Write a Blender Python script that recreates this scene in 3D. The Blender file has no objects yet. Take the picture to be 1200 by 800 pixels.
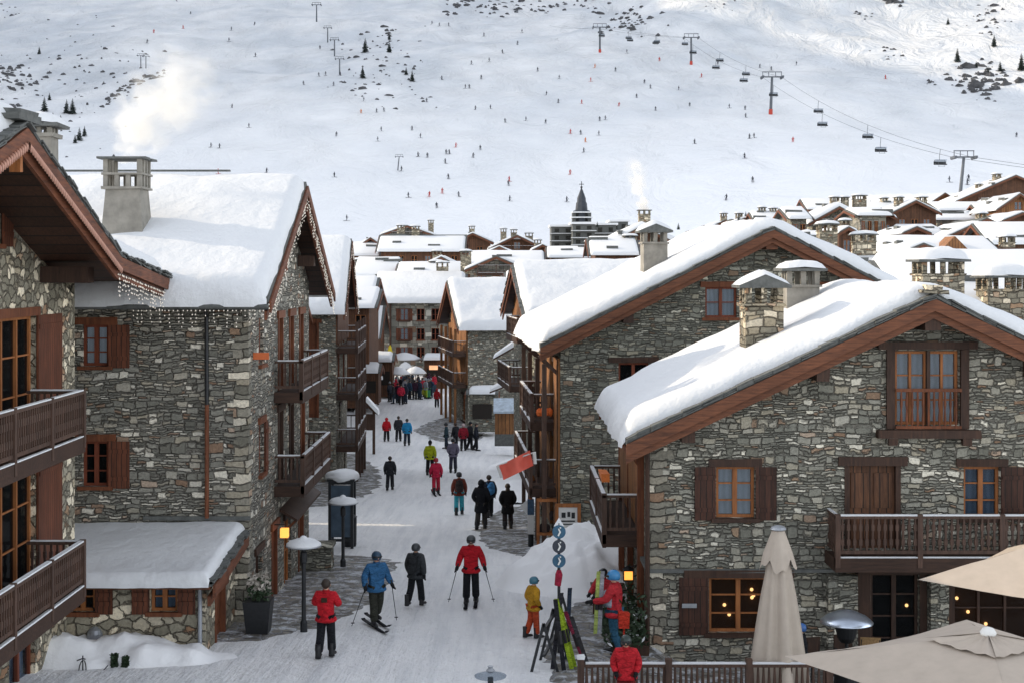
import bpy, bmesh, math, random
from mathutils import Vector, Matrix, noise
R = random.Random(7)
rad = math.radians
scn = bpy.context.scene
col = scn.collection

# ------------------------------------------------------------------ camera
F, CX, CY = 1666.7, 595.0, 318.0          # focal length and principal point in photo pixels
def P(px, py, Y): return Vector(((px-CX)*Y/F, Y, (CY-py)*Y/F))
cd = bpy.data.cameras.new('camera'); cam = bpy.data.objects.new('camera', cd); col.objects.link(cam)
cd.lens = 50; cd.sensor_width = 36; cd.clip_start = .5; cd.clip_end = 6000
cd.shift_x = (600-CX)/1200; cd.shift_y = -(400-CY)/1200
cam.location = (0, 0, 0); cam.rotation_euler = (rad(90), 0, 0)
scn.camera = cam

# ------------------------------------------------------------------ materials
def nmat(name):
    m = bpy.data.materials.new(name); m.use_nodes = True
    nt = m.node_tree; nt.nodes.clear()
    out = nt.nodes.new('ShaderNodeOutputMaterial'); b = nt.nodes.new('ShaderNodeBsdfPrincipled')
    nt.links.new(b.outputs[0], out.inputs[0]); return m, nt, b, out
class NT:
    def __init__(s, nt): s.nt = nt
    def n(s, t, **k):
        nd = s.nt.nodes.new('ShaderNode'+t)
        for a, v in k.items():
            if a.startswith('i_'):
                key = a[2:]; nd.inputs[int(key) if key.isdigit() else key].default_value = v
            else: setattr(nd, a, v)
        return nd
    def l(s, a, b): s.nt.links.new(a, b)
    def math(s, op, a, b=None, c=None, clamp=False):
        nd = s.nt.nodes.new('ShaderNodeMath'); nd.operation = op; nd.use_clamp = clamp
        for i, v in enumerate((a, b, c)):
            if v is None: continue
            if isinstance(v, (int, float)): nd.inputs[i].default_value = v
            else: s.l(v, nd.inputs[i])
        return nd.outputs[0]
    def mix(s, f, a, b, mode='MIX'):
        nd = s.nt.nodes.new('ShaderNodeMix'); nd.data_type = 'RGBA'; nd.blend_type = mode
        for i, v in ((0, f), (6, a), (7, b)):
            if isinstance(v, (int, float)): nd.inputs[i].default_value = v
            elif isinstance(v, tuple): nd.inputs[i].default_value = v if len(v) == 4 else (*v, 1)
            else: s.l(v, nd.inputs[i])
        return nd.outputs[2]
    def mixf(s, f, a, b):
        nd = s.nt.nodes.new('ShaderNodeMix'); nd.data_type = 'FLOAT'
        for i, v in ((0, f), (2, a), (3, b)):
            if isinstance(v, (int, float)): nd.inputs[i].default_value = v
            else: s.l(v, nd.inputs[i])
        return nd.outputs[0]
    def noise(s, vec, scale, det=3, rough=.55, dim='3D'):
        nd = s.n('TexNoise'); nd.noise_dimensions = dim
        nd.inputs['Scale'].default_value = scale; nd.inputs['Detail'].default_value = det
        nd.inputs['Roughness'].default_value = rough
        if vec is not None: s.l(vec, nd.inputs['Vector'])
        return nd
    def ramp(s, f, stops, interp='LINEAR'):
        nd = s.n('ValToRGB'); cr = nd.color_ramp; cr.interpolation = interp
        while len(cr.elements) > 1: cr.elements.remove(cr.elements[-1])
        cr.elements[0].position = stops[0][0]; cr.elements[0].color = (*stops[0][1], 1)
        for p, c in stops[1:]:
            e = cr.elements.new(p); e.color = (*c, 1)
        s.l(f, nd.inputs[0]); return nd.outputs[0]
    def scalev(s, vec, sc):
        nd = s.n('Mapping'); s.l(vec, nd.inputs[0]); nd.inputs['Scale'].default_value = sc; return nd.outputs[0]
    def bump(s, h, b, strength, dist):
        nd = s.n('Bump'); nd.inputs['Strength'].default_value = strength; nd.inputs['Distance'].default_value = dist
        s.l(h, nd.inputs['Height']); s.l(nd.outputs[0], b.inputs['Normal']); return nd

def geo_pos(t):                                     # world position keeps copies from repeating
    return t.n('NewGeometry').outputs['Position']

def snow_mat(name, c=(.83, .85, .87), b1=.5, scale=3.0, dirt=0.0):
    m, nt, b, o = nmat(name); t = NT(nt); p = geo_pos(t)
    n1 = t.noise(p, scale, 5, .6); n2 = t.noise(p, scale*.18, 3, .5)
    cc = t.mix(t.math('MULTIPLY', n2.outputs[0], .35), c, (c[0]*.93, c[1]*.95, c[2]*.98))
    if dirt:
        n3 = t.noise(p, 9, 6, .7)
        cc = t.mix(t.math('MULTIPLY', t.ramp(n3.outputs[0], [(.52, (0, 0, 0)), (.75, (1, 1, 1))]), dirt), cc, (.42, .41, .39))
    t.l(cc, b.inputs['Base Color']); b.inputs['Roughness'].default_value = .55
    b.inputs['Specular IOR Level'].default_value = .25
    hh = t.math('ADD', n1.outputs[0], t.math('MULTIPLY', n2.outputs[0], 2.5))
    t.bump(hh, b, b1, .06); return m

def stone_mat(name, tint=(1, 1, 1), rowh=.12, ln=.34, big=.66, pale=.86, val=1.0, rubble=0.0, seed=0.0):
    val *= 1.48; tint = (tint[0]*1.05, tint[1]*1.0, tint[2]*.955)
    m, nt, b, o = nmat(name); t = NT(nt)
    co = t.n('TexCoord').outputs['Object']
    wn = t.noise(co, 1.1, 3, .5); wn2 = t.noise(co, 5.0, 3, .6)
    sp = t.n('SeparateXYZ'); t.l(co, sp.inputs[0])
    u = t.math('ADD', t.math('ADD', sp.outputs[0], sp.outputs[1]), seed)
    u = t.math('ADD', u, t.math('MULTIPLY', wn2.outputs[0], .16))
    zz = t.math('ADD', sp.outputs[2], t.math('MULTIPLY', wn.outputs[0], .30))
    zz = t.math('ADD', zz, t.math('MULTIPLY', wn2.outputs[0], .10))
    zn = t.noise(None, 2.3, 2, .5, '1D'); t.l(sp.outputs[2], zn.inputs['W'])
    zz = t.math('ADD', zz, t.math('MULTIPLY', zn.outputs[0], .25))
    def layer(h, l, off):
        r = t.math('DIVIDE', zz, h); row = t.math('FLOOR', r); fr = t.math('FRACT', r)
        w = t.math('ADD', t.math('DIVIDE', u, l), t.math('MULTIPLY', row, 17.31+off))
        v = t.n('TexVoronoi', voronoi_dimensions='1D', feature='DISTANCE_TO_EDGE'); t.l(w, v.inputs['W']); v.inputs['Scale'].default_value = 1
        c = t.n('TexVoronoi', voronoi_dimensions='1D', feature='F1'); t.l(w, c.inputs['W']); c.inputs['Scale'].default_value = 1
        eh = t.math('MULTIPLY', t.math('MINIMUM', fr, t.math('SUBTRACT', 1, fr)), h)
        ev = t.math('MULTIPLY', v.outputs['Distance'], l)
        # rounded corners: product style combination
        e = t.math('MULTIPLY', t.math('MINIMUM', t.math('DIVIDE', eh, .024), 1), t.math('MINIMUM', t.math('DIVIDE', ev, .032), 1))
        cs = t.n('SeparateColor'); t.l(c.outputs['Color'], cs.inputs[0])
        return e, cs.outputs
    e1, c1 = layer(rowh, ln, 0); e2, c2 = layer(rowh*2.1, ln*1.25, 3.7)
    mk = t.math('GREATER_THAN', c2[2], big)
    e = t.mixf(mk, e1, e2); ra = t.mixf(mk, c1[0], c2[0]); rb = t.mixf(mk, c1[1], c2[1])
    if rubble > 0:                                   # rounder field stones
        mp = t.scalev(co, (3.1, 3.1, 4.6)); ad = t.n('VectorMath', operation='ADD'); t.l(mp, ad.inputs[0]); t.l(wn2.outputs[1], ad.inputs[1])
        v = t.n('TexVoronoi', feature='DISTANCE_TO_EDGE'); t.l(ad.outputs[0], v.inputs['Vector']); v.inputs['Scale'].default_value = 1
        c = t.n('TexVoronoi', feature='F1'); t.l(ad.outputs[0], c.inputs['Vector']); c.inputs['Scale'].default_value = 1
        cs = t.n('SeparateColor'); t.l(c.outputs['Color'], cs.inputs[0])
        er = t.math('MINIMUM', t.math('DIVIDE', v.outputs['Distance'], .11), 1)
        e = t.mixf(rubble, e, er); ra = t.mixf(rubble, ra, cs.outputs[0]); rb = t.mixf(rubble, rb, cs.outputs[1])
    k = val
    c = t.ramp(ra, [(0, (.115*k, .115*k, .102*k)), (.2, (.155*k, .156*k, .14*k)), (.42, (.19*k, .19*k, .172*k)), (.6, (.225*k, .222*k, .20*k)),
                    (.74, (.27*k, .25*k, .205*k)), (pale, (.29*k, .285*k, .26*k)), (min(.99, pale+.03), (.44*k, .43*k, .39*k)), (1, (.56*k, .54*k, .48*k))])
    warm = t.math('GREATER_THAN', rb, .93); c = t.mix(t.math('MULTIPLY', warm, .6), c, (.22*k, .12*k, .07*k))
    fine = t.noise(co, 16, 6, .75); med = t.noise(co, .55, 3, .6)
    c = t.mix(.75, c, t.ramp(fine.outputs[0], [(.25, (.45, .45, .45)), (.7, (1.35, 1.35, 1.35))]), 'MULTIPLY')
    c = t.mix(.6, c, t.ramp(med.outputs[0], [(.3, (.72, .74, .74)), (.7, (1.2, 1.17, 1.12))]), 'MULTIPLY')
    em = t.ramp(e, [(.02, (0, 0, 0)), (.85, (1, 1, 1))])
    c = t.mix(em, (.12*k, .115*k, .103*k), c)
    c = t.mix(1.0, c, (*tint, 1), 'MULTIPLY')
    t.l(c, b.inputs['Base Color']); b.inputs['Roughness'].default_value = .88; b.inputs['Specular IOR Level'].default_value = .2
    h = t.math('ADD', t.math('MULTIPLY', em, t.math('ADD', .6, t.math('MULTIPLY', rb, .9))), t.math('MULTIPLY', fine.outputs[0], .35))
    t.bump(h, b, 1.0, .085); return m

def wood_mat(name, c, c2=None, var=.5, rough=.65, axis='Z', plank=0.0):
    m, nt, b, o = nmat(name); t = NT(nt); co = t.n('TexCoord').outputs['Object']
    sc = {'Z': (9, 9, .9), 'X': (.9, 9, 9), 'Y': (9, .9, 9)}[axis]
    n1 = t.noise(t.scalev(co, sc), 2.2, 5, .65); n2 = t.noise(co, .9, 3, .6)
    c2 = c2 or tuple(x*.4 for x in c)
    cc = t.mix(t.ramp(n1.outputs[0], [(.3, (0, 0, 0)), (.7, (1, 1, 1))]), c2, c)
    cc = t.mix(var, cc, t.ramp(n2.outputs[0], [(.3, (.5, .5, .5)), (.7, (1.3, 1.3, 1.3))]), 'MULTIPLY')
    hh = n1.outputs[0]
    if plank:
        sp = t.n('SeparateXYZ'); t.l(co, sp.inputs[0])
        s_ = t.math('ADD', sp.outputs[0], sp.outputs[1]) if axis == 'Z' else sp.outputs[2]
        fr = t.math('FRACT', t.math('DIVIDE', s_, plank)); g = t.math('GREATER_THAN', t.math('MINIMUM', fr, t.math('SUBTRACT', 1, fr)), .06)
        wv = t.n('TexWhiteNoise', noise_dimensions='1D'); t.l(t.math('FLOOR', t.math('DIVIDE', s_, plank)), wv.inputs['W'])
        cc = t.mix(.6, cc, t.ramp(wv.outputs[0], [(0, (.6, .6, .6)), (1, (1.35, 1.35, 1.35))]), 'MULTIPLY')
        cc = t.mix(g, (.012, .009, .007), cc); hh = t.math('ADD', t.math('MULTIPLY', g, 2.0), hh)
    t.l(cc, b.inputs['Base Color']); b.inputs['Roughness'].default_value = rough
    b.inputs['Specular IOR Level'].default_value = .3
    t.bump(hh, b, .5, .012); return m

def plain(name, c, rough=.6, var=.25, scale=6, metal=0.0, emit=None, es=0.0, bump=.2, spec=.4):
    m, nt, b, o = nmat(name); t = NT(nt); co = t.n('TexCoord').outputs['Object']
    n1 = t.noise(co, scale, 4, .6)
    cc = t.mix(var, (*c, 1), t.ramp(n1.outputs[0], [(.25, (.45, .45, .45)), (.75, (1.4, 1.4, 1.4))]), 'MULTIPLY')
    t.l(cc, b.inputs['Base Color']); b.inputs['Roughness'].default_value = rough; b.inputs['Metallic'].default_value = metal
    b.inputs['Specular IOR Level'].default_value = spec
    if emit: b.inputs['Emission Color'].default_value = (*emit, 1); b.inputs['Emission Strength'].default_value = es
    if bump: t.bump(n1.outputs[0], b, bump, .02)
    return m

def cloth_fold_shade(name, c, freq=14, amt=.5):
    m, nt, b, o = nmat(name); t = NT(nt); co = t.n('TexCoord').outputs['Object']
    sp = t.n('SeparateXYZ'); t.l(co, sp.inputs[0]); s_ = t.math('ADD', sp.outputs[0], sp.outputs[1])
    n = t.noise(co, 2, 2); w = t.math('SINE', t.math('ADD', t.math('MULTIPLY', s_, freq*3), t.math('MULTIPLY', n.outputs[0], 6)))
    cc = t.mix(t.math('MULTIPLY', t.math('ADD', w, 1), .5*amt), (*c, 1), tuple(x*.5 for x in c))  # shade of the folds drawn as darker stripes in the colour
    t.l(cc, b.inputs['Base Color']); b.inputs['Roughness'].default_value = .9; return m

def glass_mat(name, fac=.2, tint=(.75, .8, .85)):
    m, nt, b, o = nmat(name); t = NT(nt)
    b.inputs['Base Color'].default_value = (.03, .035, .04, 1); b.inputs['Roughness'].default_value = .06
    tr = t.n('BsdfTransparent'); tr.inputs[0].default_value = (*tint, 1)
    mx = t.n('MixShader'); mx.inputs[0].default_value = fac
    t.l(tr.outputs[0], mx.inputs[1]); t.l(b.outputs[0], mx.inputs[2]); t.l(mx.outputs[0], o.inputs[0]); return m

def fabric(name, c, var=.12):
    m, nt, b, o = nmat(name); t = NT(nt); co = t.n('TexCoord').outputs['Object']
    n1 = t.noise(co, 3.5, 5, .6); n2 = t.noise(co, 260, 2, .5)
    cc = t.mix(var*2, (*c, 1), t.ramp(n1.outputs[0], [(.25, (.6, .6, .6)), (.75, (1.25, 1.25, 1.25))]), 'MULTIPLY')
    t.l(cc, b.inputs['Base Color']); b.inputs['Roughness'].default_value = .85; b.inputs['Specular IOR Level'].default_value = .15
    t.bump(t.math('ADD', n1.outputs[0], t.math('MULTIPLY', n2.outputs[0], .05)), b, .35, .03); return m

_cl = {}
def cloth_mat(c, rough):
    m, nt, b, o = nmat('cloth'); t = NT(nt); co = t.n('TexCoord').outputs['Object']
    n1 = t.noise(t.scalev(co, (1, 1, 2.2)), 6, 4, .6); n1.inputs['Distortion'].default_value = 1.2; n2 = t.noise(co, 2.2, 2)
    cc = t.mix(.75, (*c, 1), t.ramp(n1.outputs[0], [(.3, (.45, .45, .45)), (.5, (1, 1, 1)), (.75, (1.25, 1.25, 1.25))]), 'MULTIPLY')
    t.l(cc, b.inputs['Base Color']); b.inputs['Roughness'].default_value = rough; b.inputs['Specular IOR Level'].default_value = .2
    t.bump(t.math('ADD', n1.outputs[0], n2.outputs[0]), b, 1.0, .10); return m
def cloth(c, rough=.7):
    k = tuple(round(x, 3) for x in c)
    if k not in _cl: _cl[k] = cloth_mat(c, rough)
    return _cl[k]

M = {}
M['snow'] = snow_mat('roof snow', c=(.71, .725, .74), scale=2.6, b1=.9)
M['snow_far'] = snow_mat('far roof snow', c=(.73, .745, .76), b1=.5, scale=.8)
M['stoneA'] = stone_mat('coursed stone', tint=(.97, 1, .99), rowh=.074, ln=.23, big=.62, pale=.87, val=1.04)
M['stoneB'] = stone_mat('coursed stone darker', tint=(.93, .98, .96), rowh=.076, ln=.26, big=.7, pale=.92, val=.92, seed=3.3)
M['stoneL1'] = stone_mat('field stone', tint=(1.08, 1.04, .94), rowh=.16, ln=.34, big=.5, pale=.80, val=1.15, rubble=1.0)
M['stoneL2'] = stone_mat('grey coursed stone', tint=(.97, .99, 1.0), rowh=.072, ln=.25, big=.66, pale=.86, val=1.0, seed=9)
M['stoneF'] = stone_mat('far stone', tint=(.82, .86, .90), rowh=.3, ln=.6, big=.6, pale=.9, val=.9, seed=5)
M['quoin'] = stone_mat('dressed corner stone', tint=(1.05, 1.04, 1.0), rowh=.19, ln=.7, big=1.1, pale=.85, val=.9, seed=21)
M['chim'] = stone_mat('chimney stone', tint=(1.12, 1.06, .95), rowh=.10, ln=.3, big=.5, pale=.85, val=.92, seed=12)
M['slate'] = plain('slate', (.11, .115, .11), .8, .7, 7, bump=.6)
M['wood'] = wood_mat('red brown wood', (.22, .072, .03), (.085, .03, .015))
M['woodX'] = wood_mat('red brown beam', (.21, .078, .037), (.075, .03, .017), axis='X')
M['woodY'] = wood_mat('red brown beam along street', (.21, .072, .033), (.075, .028, .016), axis='Y')
M['dark'] = wood_mat('dark timber', (.075, .038, .024), (.028, .016, .012))
M['darkX'] = wood_mat('dark timber beam', (.07, .036, .023), (.028, .016, .012), axis='X')
M['rail'] = wood_mat('weathered balcony wood', (.11, .062, .044), (.045, .027, .02), rough=.6)
M['frame'] = wood_mat('orange window wood', (.42, .16, .05), (.22, .08, .03), var=.3)
M['redframe'] = wood_mat('red window wood', (.24, .06, .028), (.12, .035, .018), var=.3)
M['shut'] = wood_mat('shutter wood', (.085, .033, .02), (.035, .017, .012), plank=.14)
M['shutred'] = wood_mat('red shutter wood', (.17, .055, .027), (.075, .026, .014), plank=.13)
M['soffit'] = wood_mat('dark soffit boards', (.075, .033, .018), (.035, .017, .011), axis='Y', plank=.18)
M['plank'] = wood_mat('facade planks', (.17, .075, .036), (.065, .03, .018), plank=.2)
M['plankw'] = wood_mat('honey planks with lit tone', (.38, .17, .062), (.17, .075, .03), plank=.25)  # honey wood; the warm tone also stands in for light on it
M['glass'] = glass_mat('window glass')
M['glassd'] = glass_mat('dark window glass', .16, (.5, .48, .45))
M['curtain'] = cloth_fold_shade('pale curtain', (.80, .80, .78)); _b = M['curtain'].node_tree.nodes['Principled BSDF']; _b.inputs['Emission Color'].default_value = (.75, .78, .8, 1); _b.inputs['Emission Strength'].default_value = .16  # slight emission brightens the cloth in place of room light
M['curtblue'] = cloth_fold_shade('blue grey curtain', (.35, .44, .55))
M['roomwarm'] = plain('interior with lamplight glow added', (.08, .045, .02), .9, .9, 3.0, emit=(1, .42, .12), es=.035)  # faint emission stands in for lamplight on the back of the room
M['roomdark'] = plain('dark interior', (.02, .016, .013), .9)
M['metal'] = plain('dark iron', (.035, .037, .04), .45, .3, 12, metal=.6, bump=.1)
M['galv'] = plain('galvanised metal', (.35, .37, .4), .45, .3, 5, metal=.5, bump=.1)
M['lift'] = plain('lift steel', (.10, .11, .125), .5, .3, 2, metal=.3, bump=.1)
M['lamp'] = plain('lamp glow', (.9, .5, .15), .5, 0, 1, emit=(1, .36, .05), es=1.6, bump=0)
M['lamps'] = plain('small bulb glow', (1, .8, .5), .5, 0, 1, emit=(1, .62, .28), es=9, bump=0)
M['bulb'] = plain('string bulb', (.85, .8, .72), .3, 0, 1, emit=(1, .86, .68), es=.2, bump=0)
M['concrete'] = plain('render', (.25, .235, .205), .9, .6, 3, bump=.6)
M['white'] = plain('white paint', (.7, .7, .68), .6, .15, 5)
M['beige'] = fabric('beige parasol cloth', (.47, .405, .34))
M['skin'] = plain('skin', (.52, .30, .21), .55, .15, 8, bump=0)
M['black'] = plain('black rubber', (.014, .014, .016), .5, .2, 8)
M['hair'] = plain('dark hair', (.03, .02, .014), .6, .4, 20)
M['rock'] = plain('mountain rock', (.085, .085, .09), .9, .9, .5, bump=1.0)
M['fir'] = plain('fir needles', (.022, .034, .03), .9, .7, 1.5, bump=.5)
M['trunk'] = plain('bark', (.05, .036, .027), .9, .5, 6)
M['leaf'] = plain('evergreen leaf', (.03, .055, .025), .6, .6, 9)
M['frost'] = plain('dried pale flowers', (.45, .41, .36), .8, .5, 9)

# ------------------------------------------------------------------ mesh builder and scene tree
def tag(o, label=None, cat=None, group=None, kind=None):
    if label: o['label'] = label
    if cat: o['category'] = cat
    if group: o['group'] = group
    if kind: o['kind'] = kind
    return o
LOC = {}
def thing(name, label, cat, loc, rz=0.0, group=None):
    o = bpy.data.objects.new(name, None); col.objects.link(o); o.empty_display_size = .3
    o.location = loc; o.rotation_euler = (0, 0, rz); LOC[o.name] = Vector(loc)
    return tag(o, label, cat, group)
class MB:
    def __init__(s): s.v = []; s.f = []
    def add(s, vs, fs):
        n = len(s.v); s.v += [tuple(v) for v in vs]; s.f += [tuple(i+n for i in f) for f in fs]; return s
    def box(s, x0, x1, y0, y1, z0, z1, j=0.0):
        vs = [(x, y, z) for z in (z0, z1) for y in (y0, y1) for x in (x0, x1)]
        if j: vs = [tuple(c+R.uniform(-j, j) for c in v) for v in vs]
        return s.add(vs, [(0, 2, 3, 1), (4, 5, 7, 6), (0, 1, 5, 4), (2, 6, 7, 3), (0, 4, 6, 2), (1, 3, 7, 5)])
    def bar(s, p, q, w, h, up=(0, 0, 1)):
        p, q = Vector(p), Vector(q); d = (q-p).normalized(); up = Vector(up)
        a = d.cross(up)
        if a.length < 1e-3: a = d.cross(Vector((0, 1, 0)))
        a.normalize(); b = a.cross(d).normalized(); a *= w/2; b *= h/2
        vs = [e+sa*a+sb*b for e in (p, q) for sb in (-1, 1) for sa in (-1, 1)]
        return s.add(vs, [(0, 2, 3, 1), (4, 5, 7, 6), (0, 1, 5, 4), (2, 6, 7, 3), (0, 4, 6, 2), (1, 3, 7, 5)])
    def tube(s, pts, rr, n=8, sq=(1, 1)):
        pts = [Vector(p) for p in pts]
        if isinstance(rr, (int, float)): rr = [rr]*len(pts)
        base = len(s.v); ref = None
        for i, p in enumerate(pts):
            d = (pts[min(i+1, len(pts)-1)]-pts[max(i-1, 0)]).normalized()
            if ref is None: ref = Vector((1, 0, 0)) if abs(d.x) < .9 else Vector((0, 1, 0))
            a = (ref-d*ref.dot(d)).normalized(); b = d.cross(a); ref = a
            for k in range(n):
                t = 2*math.pi*k/n; s.v.append(tuple(p+rr[i]*(a*math.cos(t)*sq[0]+b*math.sin(t)*sq[1])))
        for i in range(len(pts)-1):
            for k in range(n):
                k2 = (k+1) % n; s.f.append((base+i*n+k, base+i*n+k2, base+(i+1)*n+k2, base+(i+1)*n+k))
        s.f.append(tuple(base+k for k in range(n))[::-1]); s.f.append(tuple(base+(len(pts)-1)*n+k for k in range(n)))
        return s
    def lathe(s, c, prof, n=16, sx=1, sy=1):
        c = Vector(c); base = len(s.v)
        for r, z in prof:
            for k in range(n):
                t = 2*math.pi*k/n; s.v.append((c.x+r*math.cos(t)*sx, c.y+r*math.sin(t)*sy, c.z+z))
        for i in range(len(prof)-1):
            for k in range(n):
                k2 = (k+1) % n; s.f.append((base+i*n+k, base+i*n+k2, base+(i+1)*n+k2, base+(i+1)*n+k))
        s.f.append(tuple(base+k for k in range(n))[::-1]); s.f.append(tuple(base+(len(prof)-1)*n+k for k in range(n)))
        return s
    def ball(s, c, r, n=8, sc=(1, 1, 1)):
        pr = [(r*math.sin(math.pi*i/n)*1.0+1e-4, -r*math.cos(math.pi*i/n)*sc[2]) for i in range(n+1)]
        return s.lathe(c, pr, n*2 if n < 7 else 12, sc[0], sc[1])
    def blob(s, c, sx, sy, sz, seed=0, n=8, rough=.3):
        base = len(s.v); s.ball((0, 0, 0), 1, n)
        for i in range(base, len(s.v)):
            v = Vector(s.v[i]); k = 1+rough*noise.noise(v*1.7+Vector((seed, 0, 0)))+rough*.5*noise.noise(v*4+Vector((0, seed, 0)))
            s.v[i] = (c[0]+v.x*k*sx, c[1]+v.y*k*sy, c[2]+v.z*k*sz)
        return s
    def build(s, name, mat, parent=None, smooth=False, world=True, merge=False):
        me = bpy.data.meshes.new(name); off = Vector((0, 0, 0))
        if parent is not None and world: off = LOC[parent.name]
        me.from_pydata([(v[0]-off.x, v[1]-off.y, v[2]-off.z) for v in s.v], [], s.f)
        bm = bmesh.new(); bm.from_mesh(me)
        if merge: bmesh.ops.remove_doubles(bm, verts=bm.verts, dist=1e-4)
        bmesh.ops.recalc_face_normals(bm, faces=bm.faces); bm.to_mesh(me); bm.free()
        if smooth:
            for p in me.polygons: p.use_smooth = True
        for mm in (mat if isinstance(mat, (list, tuple)) else [mat]): me.materials.append(mm)
        o = bpy.data.objects.new(name, me); col.objects.link(o)
        if parent is not None: o.parent = parent
        LOC[o.name] = off.copy()
        return o
def copy_tree(o, parent=None, loc=None, rz=None, label=None):
    c = o.copy(); col.objects.link(c)
    if parent is not None: c.parent = parent
    if loc is not None: c.location = loc
    if rz is not None: c.rotation_euler = (0, 0, rz)
    if label: c['label'] = label
    for ch in o.children: copy_tree(ch, c)
    return c
# ------------------------------------------------------------------ terrain
GT = [(-60, -5.5), (0, -6.85), (20, -8.0), (32, -8.74), (45, -9.56), (60, -10.5), (75, -11.4), (90, -12.2), (105, -12.75), (120, -12.85), (140, -12.5),
      (165, -12), (200, -10.5), (260, -8), (320, -3), (365, 4), (410, 14), (470, 32), (555, 59), (660, 87), (780, 114), (1000, 166),
      (1200, 221), (1400, 285), (1700, 385), (2200, 580), (2800, 840)]
def interp(T, y):
    if y <= T[0][0]: return T[0][1]
    if y >= T[-1][0]: return T[-1][1]
    for i in range(len(T)-1):
        if T[i][0] <= y <= T[i+1][0]:
            p1, p2 = T[i], T[i+1]; h = p2[0]-p1[0]; t = (y-p1[0])/h
            m1 = (p2[1]-T[i-1][1])/(p2[0]-T[i-1][0]) if i else (p2[1]-p1[1])/h
            m2 = (T[i+2][1]-p1[1])/(T[i+2][0]-p1[0]) if i+2 < len(T) else (p2[1]-p1[1])/h
            t2, t3 = t*t, t*t*t
            return (2*t3-3*t2+1)*p1[1]+(t3-2*t2+t)*h*m1+(-2*t3+3*t2)*p2[1]+(t3-t2)*h*m2
HL = [(0, 0), (200, 0), (255, 0), (400, 90), (550, 215), (750, 275), (895, 290), (1262, 372), (1500, 440), (2000, 500), (2800, 520)]
def sstep(a, b, x):
    t = min(1, max(0, (x-a)/(b-a))); return t*t*(3-2*t)
def fbm(x, y, s, o=4, seed=0.0):
    v = 0; a = 1; f = 1/s
    for k in range(o):
        v += a*noise.noise(Vector((x*f, y*f, seed+k*3.1))); a *= .5; f *= 2.03
    return v
def gz(x, y):
    z = interp(GT, y)
    z += 15*sstep(15, 95, x)*sstep(130, 260, y)*(1-sstep(420, 560, y))
    k = sstep(380, 650, y)
    if k > 0:
        z += k*(10*fbm(x, y, 260, 4, 2.0) + 3.0*fbm(x, y, 60, 3, 8.0))*(.5+y/1600)
        # spur coming down from the upper right, lit by the sun
        d = (x-0.40*y+165)                               # ridge line
        sp = 96*sstep(620, 1080, y)*math.exp(-(max(0, -d)/120)**2 if d < 0 else -(d/300)**2)
        z += sp*(1+.45*fbm(x, y, 130, 4, 5.0))
        # gully relief on the spur
        z += 15*sstep(760, 1050, y)*sstep(.02, .2, x/y)*(1-abs(fbm(x*.8+y*.35, y*.25, 95, 4, 11.0))*2.4)
        z += 7*sstep(700, 1000, y)*sstep(.02, .15, x/y)*fbm(x, y*.7, 45, 3, 31.0)
        z += 5*k*(1-abs(fbm(x, y*.5, 170, 4, 21.0))*2)*sstep(480, 800, y)*(1.2-sstep(-.05, .12, x/y)*.7)
        # unseen ridge on the left, shaped so its shadow covers the slope
        
    z += interp(HL, y)*sstep(.42, .75, -x/max(y, 1))
    z -= .5*sstep(1.7, 3.0, x)*(1-sstep(31, 35, y))*sstep(14, 20, y) + .5*sstep(3.3, 4.2, x)*sstep(31, 35, y)*(1-sstep(40, 46, y))
    if y > 20: z += .05*fbm(x, y, 3.0, 3, 1.0)
    return z
def hit(px, py, y0=330, y1=2700):
    y = y0
    while y < y1:
        if gz((px-CX)*y/F, y) >= (CY-py)*y/F:
            lo, hi = y*.992-1, y
            for _ in range(12):
                mid = (lo+hi)/2
                if gz((px-CX)*mid/F, mid) >= (CY-py)*mid/F: hi = mid
                else: lo = mid
            return Vector(((px-CX)*hi/F, hi, (CY-py)*hi/F))
        y = y*1.008+.5
    return None

m, nt, b, o_ = nmat('snow ground'); t = NT(nt); p = geo_pos(t)
n1 = t.noise(p, .9, 6, .62); n2 = t.noise(p, 5.5, 5, .65); n3 = t.noise(t.scalev(p, (1.5, .10, .3)), 1.8, 6, .68); nf = t.noise(t.scalev(p, (.02, .008, .03)), 1.0, 6, .62)
sp = t.n('SeparateXYZ'); t.l(p, sp.inputs[0])
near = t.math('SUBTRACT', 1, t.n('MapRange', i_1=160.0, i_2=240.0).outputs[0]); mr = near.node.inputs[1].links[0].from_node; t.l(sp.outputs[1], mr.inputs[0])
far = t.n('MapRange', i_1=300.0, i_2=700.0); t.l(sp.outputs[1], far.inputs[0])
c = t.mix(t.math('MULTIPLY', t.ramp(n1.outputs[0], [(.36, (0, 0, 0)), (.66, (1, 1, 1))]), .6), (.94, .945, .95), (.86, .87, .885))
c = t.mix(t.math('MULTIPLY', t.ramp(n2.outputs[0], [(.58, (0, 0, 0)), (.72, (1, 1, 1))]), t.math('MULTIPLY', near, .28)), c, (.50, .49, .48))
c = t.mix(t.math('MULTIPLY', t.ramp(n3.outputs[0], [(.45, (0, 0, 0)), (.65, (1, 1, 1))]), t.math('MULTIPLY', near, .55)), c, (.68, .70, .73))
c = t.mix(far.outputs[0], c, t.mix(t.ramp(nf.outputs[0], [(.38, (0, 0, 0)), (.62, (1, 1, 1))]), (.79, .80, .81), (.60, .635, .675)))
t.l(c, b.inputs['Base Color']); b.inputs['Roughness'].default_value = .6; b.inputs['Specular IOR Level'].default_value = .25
h = t.math('ADD', t.math('MULTIPLY', n1.outputs[0], 1.2), t.math('ADD', t.math('MULTIPLY', n2.outputs[0], .6), t.math('MULTIPLY', n3.outputs[0], .8)))
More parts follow.
